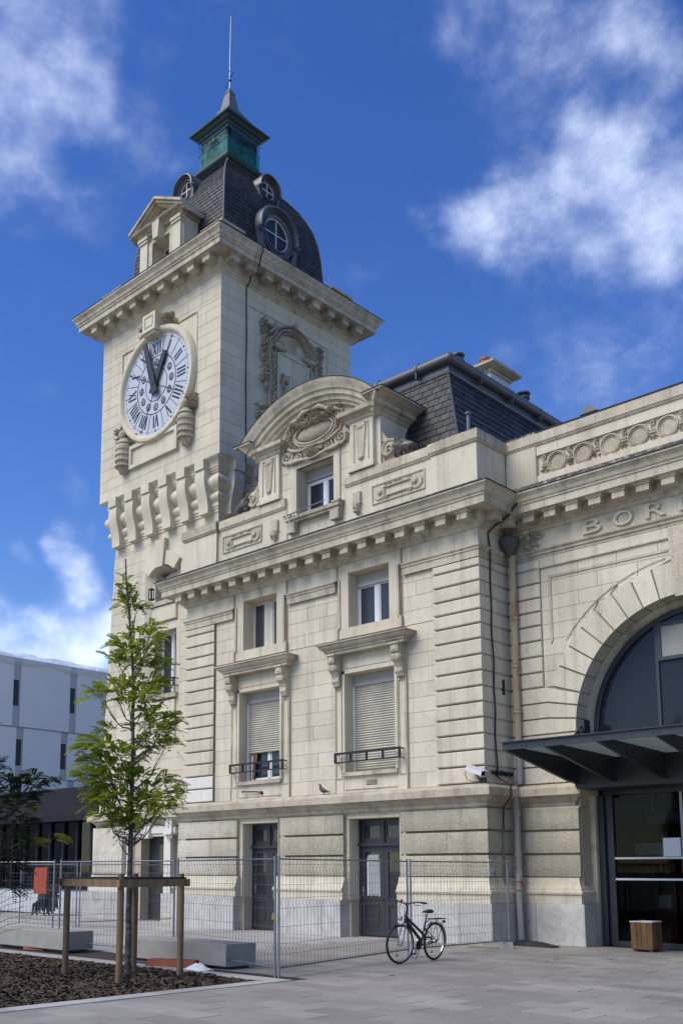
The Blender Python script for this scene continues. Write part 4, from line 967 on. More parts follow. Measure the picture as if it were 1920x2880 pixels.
# raised letters
def letter(ch, x, z, h):
    cu = bpy.data.curves.new('letter', 'FONT'); cu.body = ch; cu.size = h/.70; cu.extrude = .022; cu.bevel_depth = .004
    o = bpy.data.objects.new('letter', cu); COL.objects.link(o); bpy.context.view_layer.update()
    dg = bpy.context.evaluated_depsgraph_get(); me = bpy.data.meshes.new_from_object(o.evaluated_get(dg)); bpy.data.objects.remove(o)
    vs = [v.co for v in me.vertices]; x0 = min(v.x for v in vs); wd = max(v.x for v in vs)-x0
    q = MB(); q.v = [(x+(v.x-x0)*.45/wd, HY-.012-v.z, z+v.y) for v in vs]; q.f = [tuple(p.vertices) for p in me.polygons]
    bpy.data.meshes.remove(me); mk('letter', q, M['stone'], hall)
for i, ch in enumerate('BORD'): letter(ch, 1.76+i*.748, 9.335, .33)
# base
q = MB(); q.sweep(LEDGE, LPATH, segs=(3,4)); mk('ledge', q, M['mould'], hall, recalc=False)
q = MB(); q.sweep(LEDGE, [(2*ACX-1.26,2.1),(2*ACX-1.26,1.48),(HX1,1.48)]); mk('ledge', q, M['mould'], hall, recalc=False)
for z0, z1 in RC:
    for x0, x1 in ((-.16, 1.38), (6.77, HX1)): mk('rusticated_block', rough_block(x0, x1, z0, z1, HY-.1, HY+.3), M['rough'], hall, recalc=False, smooth=50)
    mk('rusticated_block', rough_block(HY-.04, 2.02, z0, z1, 0, .2, RF(1.40)), M['rough'], hall, recalc=False, smooth=50)
q = MB(); q.sweep([(.0,3.06),(.03,3.06),(.03,3.10),(0,3.10)], [(-.2,HY-.02),(1.36,HY-.02),(1.36,2.05)]); mk('band', q, M['stone'], hall, recalc=False)
for pth in ([(PX1,HY),(1.26,HY),(1.26,2.06)], [(6.88,2.06),(6.88,HY),(HX1,HY)]):
    q = MB(); q.sweep(BASEP, pth); mk('plinth_moulding', q, M['stone'], hall, recalc=False)
for x0, x1 in ((-.02,.30),(.305,1.50),(6.68,HX1)):
    q = MB(); q.cbox(x0, x1, HY-.2, 2.08, 0, .915, .01); mk('marble_slab', q, M['marble'], hall, recalc=False)
# roof and body of the hall behind the parapet
mb = MB(); mb.add([(-.2,2.3,11.6),(HX1,2.3,11.6),(HX1,14,11.6),(-.2,14,11.6),(-.2,8,12.6),(HX1,8,12.6)], [(0,1,5,4),(1,2,5),(2,3,4,5),(3,0,4),(0,3,2,1)]); mk('hall_roof', mb, M['zinc'], hall)
mb = MB(); mb.box(-.24, -.05, 2.2, 14, 0, 11.6); mb.box(HX1-.2, HX1, 2.2, 14, 0, 11.6); mb.box(-.05, HX1-.2, 13.8, 14, 0, 11.6); mb.box(-.05,HX1-.2,9.0,9.1,0,8.5); mb.box(-.05,HX1-.2,2.2,9.0,8.4,8.5); mk('interior_wall', mb, M['interior'], hall)
q = MB(); q.box(-.02, .34, 5.3, 5.75, 12.2, 14.15); q.add([(-.1,5.2,14.15),(.42,5.2,14.15),(.16,5.2,14.4),(-.1,5.9,14.15),(.42,5.9,14.15),(.16,5.9,14.4)], [(0,1,2),(3,5,4),(0,2,5,3),(1,4,5,2)]); mk('roof_cowl', q, M['zinc'], hall)
# arched window
YW = 2.10
q = MB(); q.ring((ACX,ACZ), RI-.24, RI-.10, YW-.04, YW+.08, 40, 0, math.pi); q.box(ACX-RI+.1, ACX+RI-.1, YW-.04, YW+.08, 4.44, 4.56)
for x in (-1.0, 1.0): q.box(ACX+x-.035, ACX+x+.035, YW-.03, YW+.06, 4.56, zin(ACX+x, RI-.2))
q.box(ACX-RI+.1, ACX-RI+.24, YW-.04, YW+.08, 4.56, ACZ); q.box(ACX+RI-.24, ACX+RI-.1, YW-.04, YW+.08, 4.56, ACZ)
win = mk('arched_window', q, M['bluesteel'], hall)
q = MB(); q.prism([(ACX+(RI-.2)*math.cos(math.pi*i/40), ACZ+(RI-.2)*math.sin(math.pi*i/40)) for i in range(41)]+[(ACX-RI+.2,4.5),(ACX+RI-.2,4.5)], YW+.01, YW+.02); mk('pane', q, M['archglass'], win)
q = MB()
for z0, z1 in ((6.25,6.33),(7.02,7.10)): q.box(ACX-.96, ACX-.02, YW-.06, YW+.0, z0, z1)
q.box(ACX-.96, ACX-.88, YW-.06, YW, 6.33, 7.02); q.box(ACX-.10, ACX-.02, YW-.06, YW, 6.33, 7.02); mk('vent_sash', q, M['bluesteel'], win)
q = MB(); q.box(ACX-.88, ACX-.10, YW-.03, YW-.02, 6.33, 7.02); mk('vent_pane', q, M['pipegrey'], win)
# entrance glazing
q = MB(); q.box(1.53, 1.66, YW-.06, YW+.1, 0, 3.5); q.box(1.72, 1.86, YW-.02, YW+.1, 0, 3.5); q.box(1.53, 6.6, YW-.06, YW+.1, 3.35, 3.55); q.box(1.86, 6.6, YW-.02, YW+.1, 0, .12)
q.box(1.66,1.72,YW+.04,YW+.1,0,3.35); q.box(6.45, 6.6, YW-.06, YW+.1, 0, 3.35); q.box(1.53,6.6,YW-.06,YW+.1,3.55,4.44)
ent = mk('entrance_screen', q, M['bluesteel'], hall)
q = MB()
for x in (3.42, 4.95): q.box(x-.03, x+.03, YW-.02, YW+.08, .12, 3.35)
mk('mullion', q, M['steel'], ent)
for a, b in ((1.86,3.39),(3.45,4.92),(4.98,6.45)):
    q = MB(); q.box(a, b, YW+.03, YW+.04, .12, 3.35); mk('pane', q, M['entryglass'], ent)
q = MB()
for z in (1.47, 1.93): q.box(1.88, 6.45, YW-.05, YW-.02, z-.022, z+.022)
mk('push_rail', q, M['skin_white'], ent)
q = MB(); q.box(2.98, 3.36, YW-.012, YW-.004, 1.96, 2.36); mk('notice', q, M['paper'], ent)

# ------------------------------------------------------------------ clock tower
tow = thing('clock_tower', 'square cream stone clock tower with slate dome, netted lantern and lightning rod', 'tower', (-13.74, 4.4, 0))
TX0, TX1, TY0, TY1, TZ0, TZ1 = -17.02, -10.46, 1.12, 7.68, 14.95, 21.30
LX1, LY = -10.90, 1.50; XL = lambda z: -16.49-.062*(13.3-z); TC = -13.72
# lower shaft
mb = MB(); bay = (TC-.95, TC+.95)
mb.prism([(XL(0)-.0,0),(bay[0],0),(bay[0],13.3),(XL(13.3),13.3)], LY+.04, 2.4); mb.box(bay[1], LX1-.02, LY+.04, 2.4, 0, 13.3)
wall(mb, bay[0], bay[1], 2.76, 13.3, LY+.22, 2.4, [(TC-.6,TC+.6,7.53,9.77),(TC-.6,TC+.6,10.79,11.9)])
mb.box(bay[0], bay[1], LY+.04, LY+.22, 12.05, 13.3); mb.box(bay[0], bay[1], LY+.04, LY+.22, 2.76, 5.73)
mb.prism([(XL(0),0),(bay[0]-.4,0),(bay[0]-.4,13.3),(XL(13.3),13.3)], 2.4, 7.3); mb.box(bay[0]-.4, LX1-.02, 2.4, 7.3, 0, 15)
mk('wall', mb, M['mortar'], tow)
st = Stones('ashlar_block')
ashlar(st, M['stone_t'], XL(3.64), LX1, 3.64, 13.25, LY, h=.42, l=.95, holes=[(bay[0]-.0,bay[1]+.0,5.73,12.9)], edge=lambda z: (XL(z), LX1))
ashlar(st, M['stone_t'], 1.5, 7.3, 12.0, 13.25, 0, RF(LX1), h=.42, l=.95)
# recessed bay
q = MB()
for s_ in (-1, 1): q.add([(TC+s_*.95,LY,5.73),(TC+s_*.95,LY,12.2),(TC+s_*.74,LY+.16,12.2),(TC+s_*.74,LY+.16,5.73),(TC+s_*.66,LY+.16,5.73),(TC+s_*.66,LY+.16,12.2)], [(0,1,2,3),(3,2,5,4)])
q.box(TC-.95, TC+.95, LY+.0, LY+.3, 5.66, 5.74); mk('bay_jamb', q, M['stone_t'], tow)
for z0, z1 in ((5.80,7.30),(10.08,10.62)):
    q = MB(); q.cbox(TC-.62, TC+.62, LY+.08, LY+.25, z0, z1, .015); mk('bay_panel', q, M['stone_t'], tow)
ashlar(st, M['stone_t'], TC-.73, TC+.73, 5.74, 12.0, LY+.165, h=.5, l=.8, holes=[(TC-.62,TC+.62,5.8,7.53),(TC-.6,TC+.6,7.53,9.77),(TC-.62,TC+.62,10.05,11.9)])
for z in (7.38, 10.64):
    q = MB(); q.box(TC-.72, TC+.72, LY+.02, LY+.7, z, z+.15); mk('window_sill', q, M['mould'], tow)
q = MB()
for s_ in (-1, 1):
    for z0, z1 in ((7.53,9.77),(10.79,11.9)): a, b = sorted((TC+s_*.588, TC+s_*.63)); q.box(a, b, LY+.155, LY+.8, z0+.001, z1-.001)
q.box(TC-.588, TC+.588, LY+.155, LY+.8, 9.755, 9.80); mk('window_reveal', q, M['stone_t'], tow)
casement(tow, TC-.59, TC+.59, 7.54, 9.76, LY+.5, M['pvc'], glass=M['curtain']); casement(tow, TC-.59, TC+.59, 10.80, 11.6, LY+.5, M['pvc'])
q = MB(); q.prism([(TC+.6*math.cos(math.pi*i/12), 11.58+.30*math.sin(math.pi*i/12)) for i in range(13)], LY+.5, LY+.56); mk('window_head', q, M['pvc'], tow)
rail(tow, TC-.80, TC+.80, 7.72, 8.0, LY-.10, LY+.16)
def archpt(hw, zs, rise, t): return (TC+hw*t, zs+rise*(1-t*t))
for k, (t0, t1) in enumerate(((-1,-.27),(.27,1))):
    o = [archpt(.99,12.05,.46,t0+(t1-t0)*i/8) for i in range(9)]; i_ = [archpt(.68,11.74,.28,t0+(t1-t0)*i/8) for i in range(9)]
    q = MB(); q.prism(o[::-1]+i_ if False else i_+o[::-1], LY-.10, LY+.3); mk('voussoir', q, M['stone_t'], tow)
q = MB(); q.prism([(TC-.17,11.93),(TC+.17,11.93),(TC+.27,12.9),(TC-.27,12.9)], LY-.17, LY+.2); mk('keystone', q, M['stone_t'], tow)
q = MB(); q.prism([(TC-.99,12.0)]+[archpt(.97,12.03,.45,-1+2*i/14) for i in range(15)][::-1][::-1]+[(TC+.99,12.0)]+[(TC+.99,12.92),(TC-.99,12.92)], LY+.005, LY+.2); mk('arch_infill', q, M['stone_t'], tow)
# ground floor of the tower
mk('rusticated_block', rough_block(XL(2)-.02, TC-1.78, 1.53, 3.12, LY-.17, LY+.3, amp=.02), M['rough_w'], tow, recalc=False, smooth=50)
q = MB(); q.sweep(LEDGE, [(XL(3.3)+.02,3),(XL(3.3)+.02,LY),(LX1,LY)]); mk('ledge', q, M['mould'], tow, recalc=False)
q = MB(); q.sweep([(o-.02,z) for o,z in BASEP], [(XL(1)-.02,3),(XL(1)-.02,LY),(TC-1.5,LY)]); mk('plinth_moulding', q, M['white'], tow, recalc=False)
for a, b in ((XL(0)-.36,-16.3),(-16.295,-15.10),(-13.26,-12.0)):
    q = MB(); q.cbox(a, b, LY-.22, LY+.6, 0, .915, .01); mk('marble_slab', q, M['marble'], tow, recalc=False)
q = MB(); q.box(-15.33, -15.05, LY-.06, LY+.3, .92, 3.1); q.box(-13.34, -13.0, LY-.06, LY+.3, .92, 3.1); q.box(-15.05, -13.34, LY-.06, LY+.3, 2.76, 3.1); q.box(-15.5,-12.7,LY-.12,LY+.2,2.86,3.04); mk('door_surround', q, M['white'], tow)
q = MB(); q.box(-15.06, -15.045, LY+.1, LY+.7, 0, 2.76); mk('door_jamb', q, M['stone_t'], tow)
q = MB(); q.prism([(-14.36,2.70),(-14.0,2.70),(-13.93,3.1),(-14.43,3.1)], LY-.2, LY); mk('door_keystone', q, M['white'], tow)
for x in (-15.2, -12.95):
    q = MB(); q.box(x-.16, x+.16, LY-.2, LY, 2.86, 3.5); q.box(x-.2, x+.2, LY-.26, LY, 2.80, 2.86)
    for t in range(3): q.lathe([(.001,-.14),(.04,-.12),(.05,0)], (x-.1+t*.1,LY-.15,2.80), 8)
    for t in range(4): q.ring((x,3.08+t*.1), .02, .045, LY-.23, LY-.2, 10)
    mk('door_bracket', q, M['white'], tow)
q = MB(); q.box(-15.0, -13.35, LY+.4, LY+.5, 0, 2.75); dd = mk('door', q, M['doorwood'], tow)
q = MB(); q.box(-14.1, -13.55, LY+.385, LY+.4, 1.2, 2.5); mk('pane', q, M['glass'], dd)
# corbel table
path = [(XL(13.2),7.2),(XL(13.2),LY),(LX1,LY),(LX1,7.3)]
def rolls():
    p = [(-.1,13.2),(.03,13.2),(.03,13.28),(.06,13.30),(.06,13.36),(.09,13.38),(.09,13.47)]
    p += [(.07+.13*math.sin(math.pi*i/8), 13.51+.36*(i/8)) for i in range(9)]
    p += [(.10+.20*math.sin(math.pi*i/10), 13.90+.58*(i/10)) for i in range(11)]
    p += [(.16,14.52),(.16,14.56),(.20,14.58),(.20,14.63),(.23,14.65),(.23,14.70),(.25,14.78),(.31,14.87),(.40,14.92),(.42,14.95),(-.1,14.95)]
    return p
q = MB(); q.sweep(rolls(), path); mk('corbel_mouldings', q, M['stone_t'], tow, recalc=False, smooth=35)
def bracket(T, u):
    q = MB(T); q.prismx([(.02,14.60),(-.42,14.60),(-.445,14.42),(-.45,14.25),(-.43,14.08),(-.385,13.9),(-.33,13.72),(-.285,13.5),(-.265,13.3),(-.27,13.16),(.02,13.16)], u-.225, u+.225)
    b = mk('corbel', q, M['stone_t'], tow, smooth=30); q = MB(T); q.box(u-.22, u+.22, -.48, .02, 14.61, 14.94); mk('corbel_block', q, M['stone_t'], b)
for k in range(6): bracket(lambda u, d, z: (u, LY+d, z), -13.74+(k-2.5)*.955)
for k in range(6): bracket(RF(LX1), 4.4+(k-2.5)*.955)
# upper box
mb = MB(); mb.box(TX0+.04, TX1-.04, TY0+.04, TY1-.04, TZ0, TZ1+.1); mk('upper_wall', mb, M['mortar'], tow)
CCX, CCZ = -13.73, 18.45
pan = (-15.84, -11.61, 16.62, 20.37)
ashlar(st, M['stone_t'], TX0, TX1, TZ0, TZ1, TY0, h=.40, l=.98, holes=[pan])
q = MB(); q.box(*pan[:2], TY0+.03, TY0+.06, *pan[2:]); mk('clock_panel', q, M['stone_t'], tow)
rp = (2.39, 6.37, 15.0, 20.6)
ashlar(st, M['stone_t'], TY0, TY1, TZ0, TZ1, 0, RF(TX1), h=.40, l=.98, holes=[rp])
ashlar(st, M['stone_t'], rp[0], rp[1], rp[2], rp[3], .035, RF(TX1), h=.40, l=.98)
st.build(tow)
q = MB(LF(TX0)); q.box(-TY1, -TY0, 0, .05, TZ0, TZ1); mk('side_wall', q, M['stone_t'], tow)
q = MB(); f = .07
for s_ in (-1,): pass
q.box(pan[0]-.0, pan[1]+.0, TY0-.012, TY0+.03, pan[3]-.03, pan[3]); q.box(pan[0], pan[0]+.05, TY0-.012, TY0+.03, 17.2, pan[3]-.03); q.box(pan[1]-.05, pan[1], TY0-.012, TY0+.03, 17.2, pan[3]-.03); mk('panel_fillet', q, M['mould'], tow)
# clock
q = MB(); y = TY0
q.arcsweep([(1.80,y+.03),(1.80,y-.05),(1.84,y-.08),(1.86,y-.14),(1.91,y-.19),(1.97,y-.205),(2.04,y-.19),(2.09,y-.12),(2.12,y-.02),(2.12,y+.05)], (CCX,CCZ), 0, 2*math.pi, 72); mk('clock_surround', q, M['stone_t'], tow, smooth=40)
q = MB(); q.prism([(CCX+1.81*math.cos(2*math.pi*i/72), CCZ+1.81*math.sin(2*math.pi*i/72)) for i in range(72)], y-.055, y-.01); clock = mk('clock_dial', q, M['dial'], tow)
yd = y-.060
def pol(r, a): return (CCX+r*math.sin(a), CCZ+r*math.cos(a))
def stroke(q, r0, t0, r1, t1, w, a, y0=None, th=.004):
    "bar from (radial r0, tangential t0) to (r1,t1) at dial angle a"
    ca, sa = math.cos(a), math.sin(a); y0 = yd if y0 is None else y0
    P0 = Vector((CCX+r0*sa+t0*ca, CCZ+r0*ca-t0*sa)); P1 = Vector((CCX+r1*sa+t1*ca, CCZ+r1*ca-t1*sa)); d = (P1-P0).normalized(); n = Vector((-d.y, d.x))*w/2
    q.prism([tuple(P0+n), tuple(P0-n), tuple(P1-n), tuple(P1+n)], y0-th, y0)
NUM = {1:'I',2:'II',3:'III',4:'IIII',5:'V',6:'VI',7:'VII',8:'VIII',9:'IX',10:'X',11:'XI',12:'XII'}
for h, s_ in NUM.items():
    a = h*math.pi/6; q = MB(); wd = {'I':.125,'V':.22,'X':.24}; tot_ = sum(wd[c] for c in s_); x = -tot_/2
    for c in s_:
        xm = x+wd[c]/2
        if c == 'I': stroke(q, 1.13, xm, 1.58, xm, .062, a)
        elif c == 'V': stroke(q, 1.13, xm+.02, 1.58, xm-.08, .068, a); stroke(q, 1.13, xm+.02, 1.58, xm+.09, .028, a, yd-.0045)
        else: stroke(q, 1.13, xm+.09, 1.58, xm-.09, .068, a); stroke(q, 1.13, xm-.09, 1.58, xm+.09, .028, a, yd-.0045)
        x += wd[c]
    mk('numeral', q, M['black'], clock)
q = MB()
for k in range(60):
    a = k*math.pi/30; c = pol(1.70, a); r = .043 if k % 5 == 0 else .021
    q.prism([(c[0]+r*math.cos(2*math.pi*i/10), c[1]+r*math.sin(2*math.pi*i/10)) for i in range(10)], yd-.003, yd)
mk('minute_dots', q, M['black'], clock)
q = MB(); q.ring((CCX,CCZ), 1.045, 1.075, yd-.003, yd, 64); q.ring((CCX,CCZ), .575, .60, yd-.003, yd, 48)
for h in range(12): stroke(q, 1.075, 0, 1.78, 0, .018, (h+.5)*math.pi/6)
for a in (-60.5, 28, 118, 207): stroke(q, .2, 0, 1.79, 0, .022, R(a), yd-.012)
mk('dial_rings', q, M['black'], clock)
def textmesh(t, size):
    cu = bpy.data.curves.new('t', 'FONT'); cu.body = t; cu.size = size; cu.align_x = 'CENTER'; cu.align_y = 'CENTER'; cu.extrude = .002; cu.resolution_u = 3
    o = bpy.data.objects.new('t', cu); COL.objects.link(o); bpy.context.view_layer.update()
    me = bpy.data.meshes.new_from_object(o.evaluated_get(bpy.context.evaluated_depsgraph_get())); bpy.data.objects.remove(o)
    r = [(v.co.x, v.co.y, v.co.z) for v in me.vertices], [tuple(p.vertices) for p in me.polygons]; bpy.data.meshes.remove(me); return r
for h in range(1, 13):
    c = pol(.83, h*math.pi/6); q = MB(); q.prism([(c[0]+.125*math.cos(2*math.pi*i/20), c[1]+.14*math.sin(2*math.pi*i/20)) for i in range(20)], yd-.003, yd); d = mk('hour_disc', q, M['black'], clock)
    vs, fs = textmesh(str(12+h), .19); q = MB(); q.add([(c[0]+x_*1.0, yd-.005-z_, c[1]+y_*1.25) for x_, y_, z_ in vs], fs); mk('hour_number', q, M['dial'], d)
for nm, a, r0, r1, w0, w1, yy in (('minute_hand', 343, -.42, 1.66, .13, .10, y-.24), ('hour_hand', 28, -.36, 1.18, .12, .10, y-.17)):
    a = R(a); ca, sa = math.cos(a), math.sin(a)
    f = lambda r, t: (CCX+r*sa+t*ca, CCZ+r*ca-t*sa)
    q = MB(); q.prism([f(r0,-w0*1.1), f(r1,-w1), f(r1,w1), f(r0,w0*1.1)], yy, yy+.05); mk(nm, q, M['black'], clock)
q = MB(); q.lathe([(.001,y-.25),(.09,y-.25),(.11,y-.1),(.11,y-.05)], (CCX,0,CCZ), 16, 'y'); mk('clock_hub', q, M['black'], clock)
# carved ornament round the clock
q = MB(); q.cbox(-14.12, -13.42, y-.42, y+.05, 20.36, 20.98, .01); q.box(-14.17, -13.37, y-.46, y+.05, 20.28, 20.36); q.box(-14.09,-13.45,y-.38,y+.05,20.20,20.28); kb = mk('clock_keystone', q, M['stone_t'], tow)
q = MB(); q.box(-14.0, -13.54, y-.44, y-.42, 20.82, 20.86); q.box(-14.0, -13.54, y-.44, y-.42, 20.46, 20.50); q.box(-14.0, -13.96, y-.44, y-.42, 20.5, 20.82); q.box(-13.58, -13.54, y-.44, y-.42, 20.5, 20.82); mk('keystone_panel', q, M['mould'], kb)
q = MB()
for s_ in (-1, 1): q.leaves((CCX+s_*.62,20.62), (.22,.22), 60, .08, y, .30); q.leaves((CCX+s_*.9,20.42), (.16,.1), 18, .07, y, .12)
mk('keystone_foliage', q, M['carve'], tow)
q = MB(); x0, x1, z0, z1 = -15.15, -12.50, 15.72, 16.56; f = .13
q.box(x0, x1, y-.13, y+.03, z1-f, z1); q.box(x0, x1, y-.13, y+.03, z0, z0+f); q.box(x0, x0+f, y-.13, y+.03, z0+f, z1-f); q.box(x1-f, x1, y-.13, y+.03, z0+f, z1-f); q.box(x0+f, x1-f, y-.05, y+.03, z0+f, z1-f); mk('inscription_panel', q, M['stone_t'], tow)
for s_ in (-1, 1):
    x = CCX+s_*1.72; q = MB()
    prof = [(.001,15.62),(.10,15.64),(.19,15.74),(.255,15.92),(.27,16.1),(.30,16.12),(.285,16.3),(.315,16.33),(.295,16.5),(.32,16.53),(.30,16.66),(.25,16.72),(.30,16.75),(.27,16.82),(.12,16.98)]
    q.lathe(prof, (x,y-.10,0), 18)
    for k, z in enumerate((15.9, 16.1, 16.31, 16.52)):
        for i in range(11): a = math.pi+math.pi*i/10; q.ball((x+.29*math.cos(a), y-.10+.29*math.sin(a), z), (.05,.05,.045), 6, 5)
    for i in range(40): a = math.pi+rnd.random()*math.pi; zz = rnd.uniform(15.64,15.88); rr = .1+.6*(zz-15.62); q.ball((x+rr*math.cos(a), y-.1+rr*math.sin(a), zz), .032, 6, 4)
    bk = mk('basket', q, M['carve'], tow, smooth=50)
    q = MB(); q.ball((x,y-.18,17.08), (.17,.15,.2), 14, 8); q.leaves((x+s_*.22,17.12), (.22,.26), 80, .08, y-.02, .30); q.leaves((x-s_*.42,16.86), (.3,.1), 60, .065, y, .2); q.leaves((x+s_*.1,17.42), (.12,.14), 18, .08, y, .14)
    mk('basket_foliage', q, M['carve'], bk, smooth=50)
# heraldic cartouche on the right face
T = RF(TX1); q = MB(T)
q.prism([(3.74,17.0),(4.48,16.7),(5.22,17.0),(5.22,19.44),(3.74,19.44)], -.05, .04); sh = mk('coat_of_arms', q, M['stone_t'], tow)
q = MB(T); q.box(3.68,3.76,-.10,-.05,17.0,19.48); q.box(5.20,5.28,-.10,-.05,17.0,19.48); q.box(3.68,5.28,-.10,-.05,19.40,19.5); q.box(4.46,4.50,-.08,-.05,16.8,19.4)
for i in range(14): q.box(4.52,5.18,-.065,-.05,18.0+i*.1,18.04+i*.1)
mk('shield_frame', q, M['stone_t'], sh)
q = MB(T)   # crowned lion holding a staff
q.tube([(3.98,-.10,17.25),(4.05,-.12,17.6),(4.1,-.13,17.95),(4.08,-.13,18.25)], [.08,.14,.15,.11], 8); q.ball((4.05,-.15,18.48), (.14,.11,.15), 10, 7, .12); q.leaves((4.05,18.5), (.16,.17), 22, .06, -.1, .1)
q.tube([(4.1,-.14,18.1),(3.92,-.17,18.2),(3.86,-.18,18.4)], .045, 6); q.tube([(4.12,-.14,18.0),(4.3,-.17,18.12),(4.36,-.18,18.3)], .045, 6); q.tube([(4.0,-.12,17.4),(3.88,-.14,17.15),(3.9,-.14,16.95)], .06, 6); q.tube([(4.08,-.12,17.4),(4.25,-.14,17.2),(4.26,-.14,16.98)], .06, 6)
q.tube([(4.15,-.1,17.5),(4.35,-.1,17.6),(4.4,-.1,17.9)], .03, 6); q.leaves((4.85,17.75), (.25,.25), 30, .07, -.05, .09)
mk('lion_relief', q, M['carve'], sh, smooth=55)
q = MB(T)
for r_, th in ((.86,.03),(.97,.045),(1.10,.03)): q.arcsweep([(r_-th,.04),(r_-th,-.14),(r_,-.20),(r_+th,-.14),(r_+th,.04)], (4.48,19.46), R(18), R(162), 24)
q.ball((4.50,-.14,20.62), .12, 12, 8); q.ball((3.55,-.12,20.35), .09, 10, 6); q.scroll((4.48,19.95), .20, 1.9, .04, -.12, 1, 0); q.scroll((4.48,19.72), .12, 1.5, .03, -.12, -1, 0)
for s_ in (-1, 1):
    for x_, z_, r_, tn, th, dr in ((1.02,19.72,.20,2.0,.04,1),(.62,19.72,.13,1.7,.03,-1),(1.30,18.00,.15,1.8,.034,1),(1.22,17.02,.17,1.8,.036,-1),(1.28,19.05,.10,1.5,.026,-1),(.90,20.25,.12,1.6,.028,1)): q.scroll((4.48+s_*x_,z_), r_, tn, th, -.10, dr*s_, 0)
    q.tube([(4.48+s_*.98,-.13,19.62),(4.48+s_*.72,-.15,19.55),(4.48+s_*.42,-.14,19.56)], [.09,.12,.06], 10)
    for dx, rr in ((1.12,.035),(1.20,.028),(.86,.03)): q.tube([(4.48+s_*(dx+.04*math.sin(k*1.3)),-.09,19.6-k*.36) for k in range(9)], rr, 6)
    q.tube([(4.48+s_*.5,-.1,20.42),(4.48+s_*.9,-.12,20.28),(4.48+s_*1.2,-.12,19.95)], [.03,.06,.04], 8)
q.tube([(4.48-1.2,-.08,16.75),(4.48-.6,-.12,16.52),(4.48,-.12,16.60),(4.48+.6,-.12,16.52),(4.48+1.2,-.08,16.75)], [.03,.07,.05,.07,.03], 8)
mk('cartouche_frame', q, M['carve'], sh, smooth=50)
for s_ in (-1, 1):
    q = MB(T)
    for i in range(26): t = i/25; u = 4.48+s_*(1.40+.06*math.sin(t*14)); z = 20.35-t*2.2; q.leaves((u,z), (.09,.05), 8, .065, .02, .24)
    for i in range(24): t = i/23; q.ball((4.48+s_*(.98+.03*math.sin(i*2.1)),-.08,19.25-t*1.95), (.06,.07,.05), 6, 5, .3); q.leaves((4.48+s_*.98,19.25-t*1.95), (.08,.04), 5, .05, -.02, .15)
    for c_, sp, n_ in (((1.45,17.0),(.3,.3),90),((.85,20.2),(.25,.1),34),((1.15,20.1),(.12,.2),24),((.75,16.7),(.3,.12),40)): q.leaves((4.48+s_*c_[0],c_[1]), sp, n_, .065, .02, .22)
    o = mk('garland', q, M['carve'], sh, recalc=False); o['kind'] = 'stuff'
# main cornice of the tower
TP = [(TX0,TY1),(TX0,TY0),(TX1,TY0),(TX1,TY1)]
tc_ = [(-.1,21.24),(.0,21.24),(.03,21.27),(.05,21.33),(.09,21.36),(.12,21.41),(.19,21.44),(.19,21.72),(.68,21.72),(.68,21.89),(.72,21.91),(.72,21.96),(.76,21.99),(.79,22.08),(.86,22.16),(.88,22.18),(.88,22.24),(-.6,22.3)]
q = MB(); q.sweep(tc_, TP, closed=True); mk('cornice', q, M['mould'], tow, recalc=False)
q = MB(); q.sweep([(.84,22.242),(.895,22.238),(.895,22.262),(-.3,22.33)], TP, closed=True); mk('flashing', q, M['blackline'], tow, recalc=False)
modillions(tow, [-13.74+(i-4)*.785 for i in range(9)], M['mould'], 21.48, 21.72, TY0-.18, TY0-.56, .33)
modillions(tow, [4.4+(i-4)*.785 for i in range(9)], M['mould'], 21.48, 21.72, -.18, -.56, .33, RF(TX1))
for xa, xb in ((TX0-.05,TX0+1.05),(TX1-.95,TX1+.06)):
    for ya, yb in ((TY0-.05,TY0+.95),(TY1-1.1,TY1)):
        q = MB(); q.box(xa, xb, ya, yb, 22.28, 23.05); q.box(xa-.04, xb+.04, ya-.04, yb+.04, 23.05, 23.14); mk('blocking_stone', q, M['mould'], tow)
# dome
AX, AY = -13.74, 4.4
PR = [(2.56,22.28),(2.55,23.3),(2.52,24.0),(2.48,24.64),(2.40,25.3),(2.28,25.8),(2.12,26.2),(1.92,26.62),(1.70,26.95),(1.40,27.32),(1.12,27.68),(.86,28.05)]
q = MB(); vs = []
for h, z in PR: vs += [(AX-h,AY-h,z),(AX+h,AY-h,z),(AX+h,AY+h,z),(AX-h,AY+h,z)]
q.add(vs, [(i*4+k, i*4+(k+1)%4, (i+1)*4+(k+1)%4, (i+1)*4+k) for i in range(len(PR)-1) for k in range(4)]); dome = mk('dome_roof', q, M['slate'], tow, recalc=False)
L = [0]
for (h0,z0),(h1,z1) in zip(PR, PR[1:]): L.append(L[-1]+math.hypot(h1-h0, z1-z0))
def prof_at(s):
    s = max(0, min(L[-1]-1e-6, s))
    for i in range(len(L)-1):
        if s <= L[i+1]:
            t = (s-L[i])/(L[i+1]-L[i]); return PR[i][0]+(PR[i+1][0]-PR[i][0])*t, PR[i][1]+(PR[i+1][1]-PR[i][1])*t
    return PR[-1]
ex = .165; rows = []; n_ = int(L[-1]/ex)
